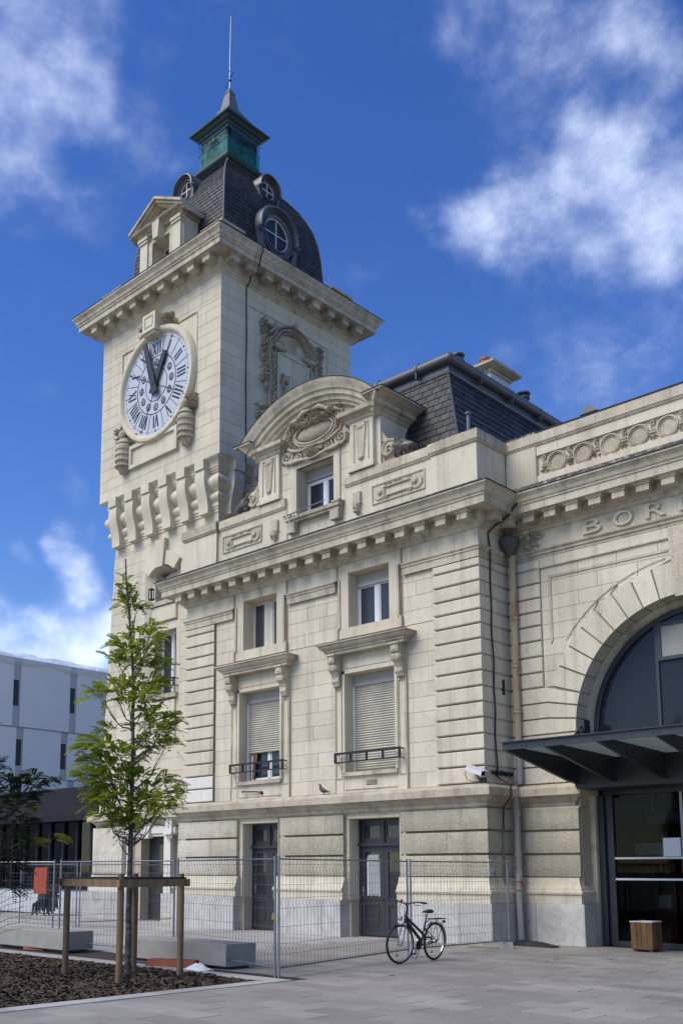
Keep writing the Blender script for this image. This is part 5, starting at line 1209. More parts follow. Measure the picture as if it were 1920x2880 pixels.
for face in range(2):
    for i in range(3, n_):
        s0 = i*ex; s1 = min(L[-1], s0+ex*1.4); (h0,z0), (h1,z1) = prof_at(s0), prof_at(s1)
        d = Vector((h1-h0, z1-z0)).normalized(); nn = (d.y, -d.x)
        if face == 0:
            pt = (lambda h0,z0,h1,z1: lambda u, t: (AX+u, AY-(h0+(h1-h0)*t), z0+(z1-z0)*t))(h0,z0,h1,z1); nv = Vector((0,-nn[0],nn[1]))
        else:
            pt = (lambda h0,z0,h1,z1: lambda u, t: (AX+(h0+(h1-h0)*t), AY+u, z0+(z1-z0)*t))(h0,z0,h1,z1); nv = Vector((nn[0],0,nn[1]))
        if nv.z < -.2: nv = -nv
        rows.append((pt, nv, -h0, h0, -h1, h1))
rnd2 = rows[:]
slates(dome, rows, M['slate'], w=.26)
for sx, sy in ((1,-1),(-1,-1),(1,1)):
    q = MB(); q.tube([(AX+sx*(h+.01),AY+sy*(h+.01),z) for h, z in PR], .03, 6); mk('hip_ridge', q, M['lead'], dome)
def oeil(T, u, z, d, r, back):
    "round zinc dormer; its face lies at depth d of the frame T"
    q = MB(T)
    q.arcsweep([(r,d+.10),(r,d-.02),(r*1.06,d-.05),(r*1.16,d-.05),(r*1.20,d+.0),(r*1.34,d+.0),(r*1.36,d-.05),(r*1.44,d-.06),(r*1.46,d+.02),(r*1.46,d+back)], (u,z), 0, 2*math.pi, 48)
    o = mk('oval_dormer', q, M['zinc'], dome, smooth=40)
    q = MB(T); q.arcsweep([(r*1.42,d+back),(r*1.42,d-.14),(r*1.50,d-.20),(r*1.62,d-.19),(r*1.68,d-.12),(r*1.70,d+back)], (u,z), R(-8), R(188), 32); mk('dormer_hood', q, M['zinc'], o, smooth=40)
    q = MB(T)
    for s_ in (-1, 1): q.scroll((u+s_*r*1.58,z-r*.30), r*.2, 1.4, r*.08, d-.12, s_, 0); q.prism([(u+s_*r*1.42,z-r*.2),(u+s_*r*1.72,z-r*.2),(u+s_*r*1.5,z-r*1.3),(u+s_*r*1.66,z-r*1.66),(u+s_*r*.9,z-r*1.66),(u+s_*r*1.2,z-r*1.1)], d-.08, d+back)
    q.prism([(u-r*1.3,z-r*1.66),(u+r*1.3,z-r*1.66),(u+r*1.1,z-r*.9),(u-r*1.1,z-r*.9)], d+.02, d+back); mk('dormer_trim', q, M['zinc'], o, smooth=40)
    q = MB(T); q.prism([(u+r*math.cos(2*math.pi*i/36), z+r*math.sin(2*math.pi*i/36)) for i in range(36)], d+.09, d+.10); mk('pane', q, M['glass'], o)
    q = MB(T); q.ring((u,z), r*.94, r, d+.03, d+.09, 40); q.box(u-.016, u+.016, d+.04, d+.085, z-r*.94, z+r*.94); q.box(u-r*.94, u+r*.94, d+.041, d+.084, z-.016, z+.016); mk('glazing_bars', q, M['pvc'], o)
RFA = RF(AX+2.5); FFA = lambda u, d, z: (u, AY-2.5+d, z)
oeil(RFA, 4.4, 24.50, -.12, .60, .5); oeil(RFA, 4.4, 26.5, .36, .33, 1.0); oeil(FFA, -13.74, 26.5, .36, .33, 1.0)
# stone dormer
dm = MB(); yD = 1.10
wall(dm, AX-1.18, AX+1.18, 22.3, 24.42, yD+.12, 2.6, [(AX-.48,AX+.48,22.75,24.05)]); dm.prism([(AX-1.3,24.42),(AX+1.3,24.42),(AX,25.2)], yD+.12, 3.2); dorm = mk('stone_dormer', dm, M['stone_t'], tow)
for s_ in (-1, 1):
    q = MB(); a, b = sorted((AX+s_*.72, AX+s_*1.14)); q.box(a, b, yD, yD+.2, 22.5, 24.2); q.box(a-.04,b+.04,yD-.05,yD+.2,24.2,24.26); q.box(a-.06,b+.06,yD-.08,yD+.2,24.3,24.42); q.box(a-.02,b+.02,yD-.02,yD+.2,24.26,24.3); q.box(a-.05,b+.05,yD-.05,yD+.2,22.3,22.5); mk('dormer_pilaster', q, M['stone_t'], dorm)
    q = MB(); sl_ = (25.42-24.66)/1.42; 
    f = lambda x, z: (AX+s_*x, z)
    for dy, t0, t1 in ((-.30,.0,.10),(-.22,-.10,.0),(-.12,-.18,-.10)):
        p = [f(1.46+.02,24.62+t0),f(0,25.42+t0),f(0,25.42+t1),f(1.46+.02,24.62+t1)]; q.prism(p if s_ > 0 else p[::-1], yD+dy, 3.0)
    mk('raking_cornice', q, M['mould'], dorm)
q = MB(); q.sweep([(-.1,24.42),(.02,24.42),(.02,24.50),(.10,24.54),(.10,24.58),(.24,24.60),(.28,24.66),(-.1,24.68)], [(AX-1.2,2.8),(AX-1.2,yD+.02),(AX+1.2,yD+.02),(AX+1.2,2.8)]); mk('dormer_entablature', q, M['mould'], dorm, recalc=False)
q = MB(); q.prism([(AX-.14,23.95),(AX+.14,23.95),(AX+.2,24.62),(AX-.2,24.62)], yD-.22, yD+.2); mk('dormer_keystone', q, M['stone_t'], dorm)
q = MB(); q.box(AX-.7,AX-.48,yD+.05,yD+.13,22.5,24.15); q.box(AX+.48,AX+.7,yD+.05,yD+.13,22.5,24.15); q.box(AX-.48,AX+.48,yD+.05,yD+.13,24.05,24.15); mk('dormer_architrave', q, M['mould'], dorm)
casement(tow, AX-.47, AX+.47, 22.76, 24.04, yD+.55, M['pvc'])
# lantern
lan = MB(); H0 = .78
lan.sweep([(-.5,28.0),(.06,28.0),(.08,28.06),(.05,28.10),(.13,28.16),(.17,28.22),(.17,28.30),(.05,28.36),(0,28.40),(-.5,28.42)], [(AX-H0,AY+H0),(AX-H0,AY-H0),(AX+H0,AY-H0),(AX+H0,AY+H0)], closed=True); lant = mk('lantern', lan, M['greenmetal'], tow, recalc=False)
for T_ in (lambda u,d,z: (AX+u, AY-H0+.03+d, z), lambda u,d,z: (AX+H0-.03-d, AY+u, z), lambda u,d,z: (AX-u, AY+H0-.03-d, z), lambda u,d,z: (AX-H0+.03+d, AY-u, z)):
    q = MB(T_); n = 12; r = .34
    q.box(-H0+.03,-r,0,.12,28.4,29.1); q.box(r,H0-.03,0,.12,28.4,29.1); q.box(-H0+.03,-r,0,.12,29.1,29.55); q.box(r,H0-.03,0,.12,29.1,29.55)
    for i in range(n):
        a, b = -r*math.cos(math.pi*i/n), -r*math.cos(math.pi*(i+1)/n); q.prism([(a,29.0+.28*math.sin(math.pi*i/n)),(b,29.0+.28*math.sin(math.pi*(i+1)/n)),(b,29.55),(a,29.55)], 0, .12)
    q.ring((0,29.0), r, r+.1, -.05, 0, 20, 0, math.pi); q.box(-.06,.06,-.08,.0,29.25,29.46)
    for s_ in (-1,1): a, b = sorted((s_*.40,s_*.56)); q.box(a,b,-.035,0,28.4,29.4); q.box(a-.03,b+.03,-.06,0,29.34,29.42)
    mk('lantern_arcade', q, M['greenmetal'], lant)
q = MB(); q.box(AX-.3,AX+.3,AY-.3,AY+.3,28.4,29.5); mk('lantern_core', q, M['black'], lant)
q = MB(); hs = .84; vs = []; fs = []
P4 = [(-hs,hs),(-hs,-hs),(hs,-hs),(hs,hs)]; nseg = 10
ring_ = []
for k in range(4):
    a, b = P4[k], P4[(k+1)%4]
    for i in range(nseg): t = i/nseg; ring_.append((a[0]+(b[0]-a[0])*t, a[1]+(b[1]-a[1])*t))
m_ = len(ring_)
for zs_, mm in (([28.40,28.55,28.7,28.85,29.0], 'net'), ([29.0,29.15,29.3,29.44], 'net2')):
    q = MB(); vs = []
    for z in zs_:
        for x_, y_ in ring_: j = .985+.03*mnoise.noise(Vector((x_*4,y_*4,z*5))); vs.append((AX+x_*j, AY+y_*j, z))
    q.add(vs, [(i*m_+k, i*m_+(k+1)%m_, (i+1)*m_+(k+1)%m_, (i+1)*m_+k) for i in range(len(zs_)-1) for k in range(m_)]); mk('debris_net', q, M[mm], lant, smooth=60)
q = MB()
for z in (29.02, 29.45): q.tube([(AX+x_*1.01,AY+y_*1.01,z) for x_, y_ in P4]+[(AX+P4[0][0]*1.01,AY+P4[0][1]*1.01,z)], .013, 5)
mk('net_rope', q, M['netblue'], lant)
q = MB(); q.sweep([(-.4,29.52),(0,29.52),(.03,29.58),(.08,29.62),(.10,29.68),(.18,29.72),(.24,29.80),(.33,29.84),(.34,29.90),(.28,29.95),(.10,30.13),(-.10,30.38),(-.28,30.66),(-.42,30.86),(-.44,30.90)], [(AX-H0,AY+H0),(AX-H0,AY-H0),(AX+H0,AY-H0),(AX+H0,AY+H0)], closed=True); mk('lantern_roof', q, M['greenmetal'], lant, recalc=False)
q = MB()
for h0, h1, z0, z1 in ((.36,.32,30.86,30.98),(.25,.25,30.98,31.1),(.245,.14,31.1,31.72),(.16,.10,31.72,31.86),(.10,.03,31.86,32.0)):
    q.add([(AX+sx*h0,AY+sy*h0,z0) for sx,sy in ((-1,-1),(1,-1),(1,1),(-1,1))]+[(AX+sx*h1,AY+sy*h1,z1) for sx,sy in ((-1,-1),(1,-1),(1,1),(-1,1))], [(0,1,5,4),(1,2,6,5),(2,3,7,6),(3,0,4,7),(4,5,6,7),(0,3,2,1)])
mk('finial', q, M['lead'], lant)
q = MB(); q.tube([(AX,AY,31.95),(AX,AY,33.4),(AX+.03,AY,35.2)], [.032,.026,.013], 8); rod = mk('lightning_rod', q, M['steel'], lant, smooth=40)
q = MB(); q.ball((AX,AY,32.35), .06); q.add([(AX-.28,AY,32.15),(AX-.02,AY-.01,32.45),(AX-.02,AY+.01,32.45),(AX-.05,AY,32.3)], [(0,1,3),(0,3,2),(0,2,1),(1,2,3)]); q.tube([(AX-.25,AY,32.18),(AX+.2,AY,32.62)], .015, 5); q.tube([(AX-.14,AY+.1,32.5),(AX+.14,AY-.1,32.5)], .014, 5); q.ball((AX,AY,32.75), .035); mk('weather_vane', q, M['iron'], rod)

# ------------------------------------------------------------------ ground and paving
q = MB(); q.quad((-900,-900,-.05),(900,-900,-.05),(900,900,-.05),(-900,900,-.05)); gr = prop(mk('ground', q, M['ground'], recalc=False), kind='structure')
BX, BY = 1.32, -8.36     # edges of the planting bed
pav_ = MB(); pav_.box(-14, 14, BY, 2.2, -.06, -.012); pav_.box(BX, 14, -16, BY, -.06, -.012); pave = prop(mk('pavement', pav_, M['soil']), kind='structure')
st = Stones('paving_slab'); W_, D_ = .90, .45
iy = 0; y = 1.8
while y > -15:
    x = -3.2-(W_/2 if iy % 2 else 0)
    while x < 11.5:
        x0, x1, y0, y1 = x, x+W_, y-D_, y
        if y0 < BY+.30: x0 = max(x0, BX+.30)
        if x1-x0 > .06 and not (y1 <= BY+.30 and x1 <= BX+.3):
            q = MB(); g = .005; zt = rnd.uniform(-.002,.002)
            yy0 = max(y0, BY+.30) if (x0 < BX+.3 and y1 > BY+.3) else y0
            q.add([(x0+g,yy0+g,zt),(x1-g,yy0+g,zt),(x1-g,y1-g,zt),(x0+g,y1-g,zt),(x0+g,yy0+g,-.03),(x1-g,yy0+g,-.03),(x1-g,y1-g,-.03),(x0+g,y1-g,-.03)], [(0,1,2,3),(4,5,1,0),(5,6,2,1),(6,7,3,2),(7,4,0,3)])
            dc = (Vector(((x0+x1)/2,(y0+y1)/2,0))-CAM); vis = dc.dot(rt)/dc.dot(fw)
            st.add(1000-dc.length-(500 if abs(vis-.06) > .38 else 0), q, M['slab'])
        x += W_
    y -= D_; iy += 1
st.build(pave)
st = Stones('concrete_slab'); 
for i in range(13):
    for j in range(7):
        x0 = -3.2-(i+1)*1.5; y0 = 2.2-(j+1)*1.5
        if y0 < BY+.3: continue
        q = MB(); g = .006; q.box(x0+g, x0+1.5-g, y0+g, y0+1.5-g, -.03, rnd.uniform(-.001,.001)); st.add(1, q, M['slab2'])
st.build(pave)
for k in range(13):
    a = BX-14+k*1.1
    q = MB(); q.cbox(a+.003, a+1.097, BY, BY+.30, -.08, .012, .004); mk('kerb_stone', q, M['slab2'], pave)
for k in range(7):
    b = BY-k*1.1; q = MB(); q.box(BX+.003, BX+.30, b-1.097, b-.003, -.08, .012); mk('kerb_stone', q, M['slab2'], pave)
q = MB(); nx, ny = 40, 30; vs = []
for j in range(ny+1):
    for i in range(nx+1):
        x = -12+(BX+12)*i/nx; y = -16+(BY+16)*j/ny; vs.append((x, y, -.03+.035*mnoise.noise(Vector((x*.9,y*.9,0)))))
q.add(vs, [(j*(nx+1)+i, j*(nx+1)+i+1, (j+1)*(nx+1)+i+1, (j+1)*(nx+1)+i) for j in range(ny) for i in range(nx)]); bed = prop(mk('planting_bed', q, M['soil'], recalc=False, smooth=60), kind='structure')
q = MB()
for _ in range(26000):
    x = rnd.uniform(-8.5, BX-.01); y = rnd.uniform(-14.5, BY-.01)
    z = -.02+.035*mnoise.noise(Vector((x*.9,y*.9,0)))+rnd.random()*.028; a = rnd.random()*6.28; l = rnd.uniform(.018,.055); w_ = l*rnd.uniform(.25,.5); tz = rnd.uniform(-.5,.5)*l
    ca, sa = math.cos(a), math.sin(a); h = rnd.uniform(.004,.012); r_ = rnd.uniform(-.5,.5)*w_
    q.add([(x-ca*l+sa*w_,y-sa*l-ca*w_,z-tz-r_),(x+ca*l+sa*w_,y+sa*l-ca*w_,z+tz-r_),(x+ca*l-sa*w_,y+sa*l+ca*w_,z+tz+r_),(x-ca*l-sa*w_,y-sa*l+ca*w_,z-tz+r_),(x,y,z-h-.012)], [(0,1,2,3),(0,4,1),(1,4,2),(2,4,3),(3,4,0)])
prop(mk('wood_chip_mulch', q, M['chip'], recalc=False), 'dark brown wood chip mulch covering the planting bed', 'mulch', kind='stuff')

# ------------------------------------------------------------------ canopy over the entrance
can = thing('entrance_canopy', 'dark blue steel canopy with pale soffit over the arched entrance', 'canopy', (4, 0, 3.5))
CY0, CY1 = -1.75, 1.16
q = MB(); q.box(1.45, 6.75, CY0, CY0+.02, 4.07, 4.23); q.box(1.45, 6.75, CY0-.05, CY0, 4.215, 4.235); q.box(1.45, 6.75, CY0-.05, CY0, 4.065, 4.08); fb = mk('front_beam', q, M['bluesteel'], can)
for x in (1.95, 2.35, 3.5, 4.65, 5.8):
    for s_ in (-.05, .05): q = MB(); q.lathe([(.012,-.015),(.012,0)], (x+s_,CY0,4.13), 8, 'y'); mk('bolt', q, M['chrome'], fb)
for x in (1.50, 2.38, 3.50, 4.65, 5.78, 6.70):
    q = MB(); q.prismx([(CY0+.02,4.075),(CY0+.02,4.20),(CY1,4.16),(CY1,3.56),(CY1-.35,3.60)], x-.04, x+.04); mk('rafter', q, M['bluesteel'], can)
xs = (1.54, 2.34, 2.42, 3.46, 3.54, 4.61, 4.69, 5.74, 5.82, 6.66)
for a, b in zip(xs[::2], xs[1::2]): q = MB(); q.add([(a,CY0+.03,4.17),(b,CY0+.03,4.17),(b,CY1,4.10),(a,CY1,4.10),(a,CY0+.03,4.19),(b,CY0+.03,4.19),(b,CY1,4.12),(a,CY1,4.12)], [(0,1,2,3),(7,6,5,4),(0,4,5,1),(2,6,7,3)]); mk('soffit_panel', q, M['frost'], can)
q = MB(); q.box(1.46, 6.75, CY1, CY1+.12, 3.5, 4.2); q.box(1.5,6.7,CY1-.02,CY1+.9,3.45,3.56); mk('wall_beam', q, M['bluesteel'], can)
for x in (1.47, 6.67):
    q = MB(); q.tube([(x,1.55,4.93),(x+(.62 if x < 3 else -.62),-.25,4.24)], .028, 8); q.box(x-.02,x+.05,1.5,1.85,4.72,5.06); q.box(x-.06,x+.12,1.45,1.50,4.78,5.02); q.tube([(x-.08,1.5,4.93),(x+.14,1.5,4.93)], .02, 6); mk('tie_rod', q, M['bluesteel'], can)
# things inside the entrance
inn = [((2.05,2.55,3.6,3.95,0,1.9),'red','ticket_machine','red ticket machine standing behind the entrance glass','machine'), ((1.9,2.55,3.0,3.04,2.02,2.28),'panel2','information_panel','white information panel behind the entrance glass','panel'),
       ((2.68,3.3,2.62,2.66,1.98,2.24),'paper','emblem_panel','white panel with round red emblem inside the entrance','panel'), ((2.36,4.2,2.7,2.75,2.68,3.0),'navy','hanging_sign','dark blue sign hanging inside the entrance','sign')]
for bx, m_, nm, lb, ct in inn:
    q = MB(); q.box(*bx); o = mk(nm, q, M[m_]); prop(o, lb, ct)
    if nm == 'emblem_panel':
        e = MB(); e.lathe([(.001,-.012),(.085,-.012),(.085,0)], (2.86,2.62,2.11), 20, 'y'); mk('emblem', e, M['red'], o); e = MB()
        for i in range(4): e.box(3.0+i*.06,3.045+i*.06,2.612,2.62,2.09,2.14)
        mk('emblem_bars', e, M['panel2'], o)
    if nm == 'hanging_sign':
        for x in (2.5, 3.9): e = MB(); e.tube([(x,2.72,3.0),(x,2.72,3.9)], .02, 6); mk('hanger', e, M['steel'], o)
    if nm == 'ticket_machine':
        e = MB(); e.box(2.12,2.48,3.58,3.6,1.2,1.6); mk('screen', e, M['black'], o); e = MB(); e.box(2.15,2.45,3.58,3.6,.8,1.1); mk('keypad_panel', e, M['panel2'], o)
X0, X1, Y0, Y1 = 2.70, 3.16, .93, 1.39
cr = thing('wooden_planter', 'square brown wooden plank planter by the entrance doors', 'planter', (2.93, 1.16, 0))
for i in range(4):
    for T_ in (lambda u,d,z: (X0+u, Y0+d, z), lambda u,d,z: (X1-d, Y0+u, z), lambda u,d,z: (X1-u, Y1-d, z), lambda u,d,z: (X0+d, Y1-u, z)):
        q = MB(T_); q.cbox(.115*i+.003, .115*(i+1)-.003, 0+.002*(i%2), .022, .05, .60-.004*(i%3), .004); mk('plank', q, M['planter'], cr, recalc=False)
q = MB(); q.box(X0+.03,X1-.03,Y0+.03,Y1-.03,.03,.52); mk('liner', q, M['black'], cr)
q = MB(); q.box(X0-.01,X1+.01,Y0-.01,Y0+.04,.602,.62); q.box(X0-.01,X1+.01,Y1-.04,Y1+.01,.602,.62); q.box(X0-.01,X0+.04,Y0+.04,Y1-.04,.602,.62); q.box(X1-.04,X1+.01,Y0+.04,Y1-.04,.602,.62); mk('rim', q, M['skin_white'], cr)
for x in (X0+.03, X1-.10): q = MB(); q.box(x,x+.07,Y0+.04,Y1-.04,0,.05); mk('foot', q, M['planter'], cr)

# ------------------------------------------------------------------ rainwater pipe, cables, small fixtures
dp = thing('downpipe', 'fluted rusty rainwater pipe with sooty hopper in the wall corner', 'pipe', (-.08, 1.32, 0))
q = MB(); q.lathe([(.05,9.15),(.09,9.2),(.13,9.3),(.22,9.42),(.25,9.52),(.25,9.6),(.20,9.62)], (-.06,1.26,0), 16); q.tube([(-.06,1.26,9.58),(-.06,1.2,9.75),(-.02,1.1,9.84)], .09, 8); mk('hopper', q, M['soot'], dp, smooth=40)
def fluted(z0, z1, r, m, x=-.04, y=1.34):
    n = 24; vs = []
    for z in (z0, z1):
        for k in range(n): a = 2*math.pi*k/n; rr = r*(1 if k % 2 else .9); vs.append((x+rr*math.cos(a), y+rr*math.sin(a), z))
    q = MB(); q.add(vs, [(k,(k+1)%n,n+(k+1)%n,n+k) for k in range(n)]+[tuple(range(n,2*n))]); return mk('pipe_section', q, m, dp)
for z0, z1 in ((4.25,5.45),(5.45,6.55),(6.55,7.72),(7.72,9.18)):
    fluted(z0, z1, .082, M['pipe']); q = MB(); q.lathe([(.082,z1-.12),(.10,z1-.10),(.10,z1-.06),(.09,z1-.04),(.105,z1-.02),(.105,z1+.01),(.08,z1+.02)], (-.04,1.34,0), 18); mk('collar', q, M['pipe'], dp, smooth=40)
for pts in ([(-.03,1.34,4.25),(-.03,1.34,3.66)], [(-.03,1.15,3.6),(-.03,1.1,3.35),(-.02,1.12,3.0)], [(-.02,1.12,3.0),(0,1.12,1.62)], [(0,1.12,1.62),(.02,1.05,1.4),(.05,1.0,1.2)], [(.05,1.0,1.2),(.08,1.0,.0)]):
    q = MB(); q.tube(pts, .075, 14); mk('pipe_section', q, M['pipegrey'], dp, smooth=40)
for z, m_ in ((2.95,'pipegrey'),(2.0,'pipegrey'),(1.58,'pipegrey'),(1.36,'footorange'),(1.1,'pipegrey')):
    q = MB(); c = (.02,1.06) if z < 1.5 else (-.01,1.12); q.lathe([(.075,-.05),(.09,-.04),(.09,.05),(.075,.06)], (c[0],c[1],z), 14); mk('collar', q, M[m_], dp, smooth=40)
def cable(name, pts, r, label, m='iron'):
    q = MB(); q.tube(pts, r, 6); return prop(mk(name, q, M[m]), label, 'cable')
c1 = [(TX1+.35,2.26,21.7),(TX1+.15,2.26,21.3),(TX1+.02,2.26,21.2)]+[(TX1+.02+.008*math.sin(z*3),2.26+.01*math.sin(z*1.7),z) for z in [21-.5*i for i in range(13)]]
cable('conductor_cable', [(TX1+.9,2.15,22.26),(TX1+.92,2.17,22.1),(TX1+.74,2.2,21.9),(TX1+.70,2.22,21.7)]+c1, .022, 'black conductor cable running down the right face of the tower')
c2 = [(PX1+.74,.95,10.52),(PX1+.75,.93,10.4),(PX1+.58,.85,10.2),(PX1+.5,.8,10.03),(PX1+.2,.7,9.84),(PX1+.03,.6,9.66)]+[(PX1+.03+.012*math.sin(z*5),.62+.06*(9.6-z)/6+.012*math.sin(z*2.3),z) for z in [9.5-.3*i for i in range(20)]]+[(PX1+.33,.75,3.6),(PX1+.34,.76,3.36),(PX1+.14,.72,3.1),(PX1+.12,.72,2.5)]
cable('conductor_cable', c2, .020, 'black cable clipped down the side wall of the pavilion')
cable('conductor_cable', [(-9.50,.22,12.2),(-9.50,.20,11.2),(-9.51,.18,10.72)], .010, 'thin dark cable on the parapet left of the arched gable', 'soot')
cable('conductor_cable', [(-9.575,WY-.03,9.68)]+[(-9.575+.006*math.sin(z*4),WY-.03+.004*math.sin(z*7),z) for z in [9.5-.35*i for i in range(16)]]+[(-9.575,WY-.03,3.66)], .010, 'thin dark cable down the edge of the left quoins', 'soot')
q = MB(); q.box(PX1+.10,PX1+.135,.70,.74,.9,2.6); o = prop(mk('cable_guard', q, M['steel']), 'grey metal cable guard leaning along the pavilion corner', 'cable guard')
q = MB(); vs = [(PX1+.04,.42+.9*i/24,3.88+.03*math.sin(i*1.9)+.02*rnd.random()) for i in range(25)]
for k in range(4): q.tube([(x+.01*k,y_,z+.03*math.sin(k*2+i*.7)) for i,(x,y_,z) in enumerate(vs)], .014, 5)
prop(mk('cable_tangle', q, M['iron']), 'tangle of black cables above the ledge at the pavilion corner', 'cables')
q = MB(); q.tube([(PX0-.75,PY-.5,10.12),(-12.05,-.05,10.2),(-12.45,0,10.28)], .015, 6); q.box(-12.47,-12.33,-.07,.07,10.56,10.6); q.box(-12.47,-12.33,-.07,.07,10.22,10.26)
for dx in (-.06,.06):
    for dy in (-.06,.06): q.box(-12.40+dx-.012,-12.40+dx+.012,dy-.012,dy+.012,10.26,10.56)
prop(mk('bracket_lantern', q, M['iron']), 'small black open-frame lantern on an arm at the cornice end', 'lantern')
# security camera
cv = thing('security_camera', 'white box security camera mounted on the ledge corner', 'camera', (-.35, 0, 3.6))
d_ = Vector((.62,-.12,-.22)).normalized(); s_v = d_.cross(Vector((0,0,1))).normalized(); u_v = s_v.cross(d_)
def obox(q, c, hl, hw, hh):
    c = Vector(c); q.add([tuple(c+d_*a*hl+s_v*b*hw+u_v*e*hh) for a,b,e in ((-1,-1,-1),(1,-1,-1),(1,1,-1),(-1,1,-1),(-1,-1,1),(1,-1,1),(1,1,1),(-1,1,1))], [(0,3,2,1),(4,5,6,7),(0,1,5,4),(1,2,6,5),(2,3,7,6),(3,0,4,7)])
q = MB(); obox(q, (-.35,-.02,3.90), .25, .062, .058); mk('housing', q, M['skin_white'], cv)
q = MB(); obox(q, Vector((-.33,-.02,3.90))+u_v*.067, .285, .075, .008); mk('sun_shield', q, M['skin_white'], cv)
q = MB(); obox(q, Vector((-.35,-.02,3.90))+d_*.253, .006, .05, .046); mk('lens_window', q, M['glass'], cv)
q = MB(); q.tube([(-.33,0,3.83),(-.30,.02,3.72),(-.28,.16,3.70)], .022, 6); q.box(-.36,-.2,.12,.2,3.62,3.76); mk('bracket', q, M['soot'], cv)
q = MB(); q.tube([(-.6,0,3.97),(-.66,.0,3.85),(-.6,.02,3.72),(-.45,.05,3.66),(-.25,.08,3.66)], .008, 5); mk('lead', q, M['iron'], cv)
# pigeon
q = MB(); q.tube([(-4.82,.02,3.66),(-4.90,.02,3.68),(-5.0,.02,3.70),(-5.08,.02,3.73),(-5.13,.02,3.78),(-5.14,.02,3.83),(-5.155,.02,3.865),(-5.175,.02,3.875),(-5.19,.02,3.872)], [.012,.028,.055,.062,.05,.032,.030,.024,.008], 10); q.tube([(-5.19,.02,3.872),(-5.225,.02,3.862)], [.008,.002], 6)
pg = thing('pigeon', 'dark grey pigeon standing on the stone ledge', 'bird', (-5.03,.02,3.63)); mk('body', q, M['pigeon'], pg, smooth=60)
for y_ in (0, .04): q = MB(); q.tube([(-5.03,y_,3.69),(-5.035,y_,3.64)], .006, 5); q.tube([(-5.06,y_,3.638),(-5.01,y_,3.638)], .005, 5); mk('leg', q, M['red'], pg)

# ------------------------------------------------------------------ construction fence
def fence(a, b, label, z0=.16, z1=1.86, pitch=.105):
    a, b = Vector((*a,0)), Vector((*b,0)); L_ = (b-a).length; d = (b-a)/L_; n = Vector((-d.y,d.x,0))
    t = thing('mesh_fence', label, 'fence', tuple((a+b)/2), 'mesh construction fence panels round the forecourt')
    P = lambda s, z, o=0: tuple(a+d*s+n*o+Vector((0,0,z)))
    for s in (.03, L_-.03): q = MB(); q.tube([P(s,0),P(s,z1+.02)], .021, 8); mk('post', q, M['steel'], t, smooth=40)
    q = MB(); q.tube([P(.04,z1-.03),P(L_-.04,z1-.03)], .015, 6); mk('top_rail', q, M['steel'], t)
    q = MB(); q.tube([P(.04,z0),P(L_-.04,z0)], .015, 6); mk('bottom_rail', q, M['steel'], t)
    q = MB(); r = .0034; k = int((L_-.1)/pitch); fz = [z0-.05,z0+.22,z0+.28,z0+.34,z0+.92,z0+.98,z0+1.04,z1-.25,z1-.19,z1-.13,z1+.03]; off = [0,0,.03,0,0,.03,0,0,.03,0,0]
    for i in range(1, k):
        s = .05+i*(L_-.1)/k; q.tube([P(s,z,o+.012) for z, o in zip(fz, off)], r, 3, cap=False)
    for z in (z0+.03, z0+.2, z0+.36, z0+.62, z0+.9, z0+1.06, z0+1.27, z1-.27, z1-.11): q.tube([P(.04,z,.008),P(L_-.04,z,.008)], r, 3, cap=False)
    o = mk('wire_mesh', q, M['wire'], t, recalc=False); o['kind'] = 'stuff'
    return t
F = [((1.26,-8.02),(.40,-3.58),'mesh fence panel from the padlocked end post to the parked bicycle'), ((.34,-3.45),(.42,-.02),'mesh fence panel from the bicycle to the pavilion corner'),
     ((-2.30,-7.10),(1.20,-8.0),'mesh fence panel in front of the right concrete bench'), ((-6.15,-7.16),(-2.38,-7.08),'mesh fence panel behind the tree stakes, left of centre'),
     ((-9.7,-7.95),(-6.50,-7.05),'leftmost mesh fence panel in front of the left bench'), ((-12.57,-2.3),(-12.25,1.15),'rear mesh fence panel running towards the tower door'), ((-16.0,-2.2),(-12.62,-2.33),'rear mesh fence panel in front of the cafe glazing')]
for a, b, l in F: fence(a, b, l)
pk = thing('padlock', 'brass padlock hanging on the end fence post', 'padlock', (1.24,-8.05,.95)); q = MB(); q.box(1.20,1.26,-8.09,-8.06,.90,.965); mk('lock_body', q, M['brass'], pk); q = MB(); q.tube([(1.21,-8.075,.96),(1.21,-8.075,1.0),(1.23,-8.075,1.02),(1.25,-8.075,1.0),(1.25,-8.075,.96)], .006, 5); mk('shackle', q, M['chrome'], pk)
sg = thing('warning_sign', 'small yellow and white warning sign tied to the fence by the corner', 'sign', (.42,-.6,1.6)); q = MB(); q.box(.36,.37,-.70,-.55,1.55,1.90); mk('sign_plate', q, M['paper'], sg); q = MB(); q.box(.352,.36,-.69,-.56,1.73,1.88); mk('yellow_field', q, M['yellow'], sg); q = MB()
q.add([(.372,-.69,1.74),(.372,-.56,1.74),(.372,-.625,1.87),(.375,-.69,1.74),(.375,-.56,1.74),(.375,-.625,1.87)],[(0,1,2),(3,5,4),(0,3,4,1),(1,4,5,2),(2,5,3,0)]); mk('warning_triangle', q, M['yellow'], sg)
q = MB()
for i in range(4): q.box(.37,.373,-.68,-.57,1.58+i*.035,1.595+i*.035)
mk('text_lines', q, M['panel2'], sg)
q = MB(); q.box(.372,.374,-.63,-.62,1.775,1.83); mk('symbol', q, M['black'], sg)
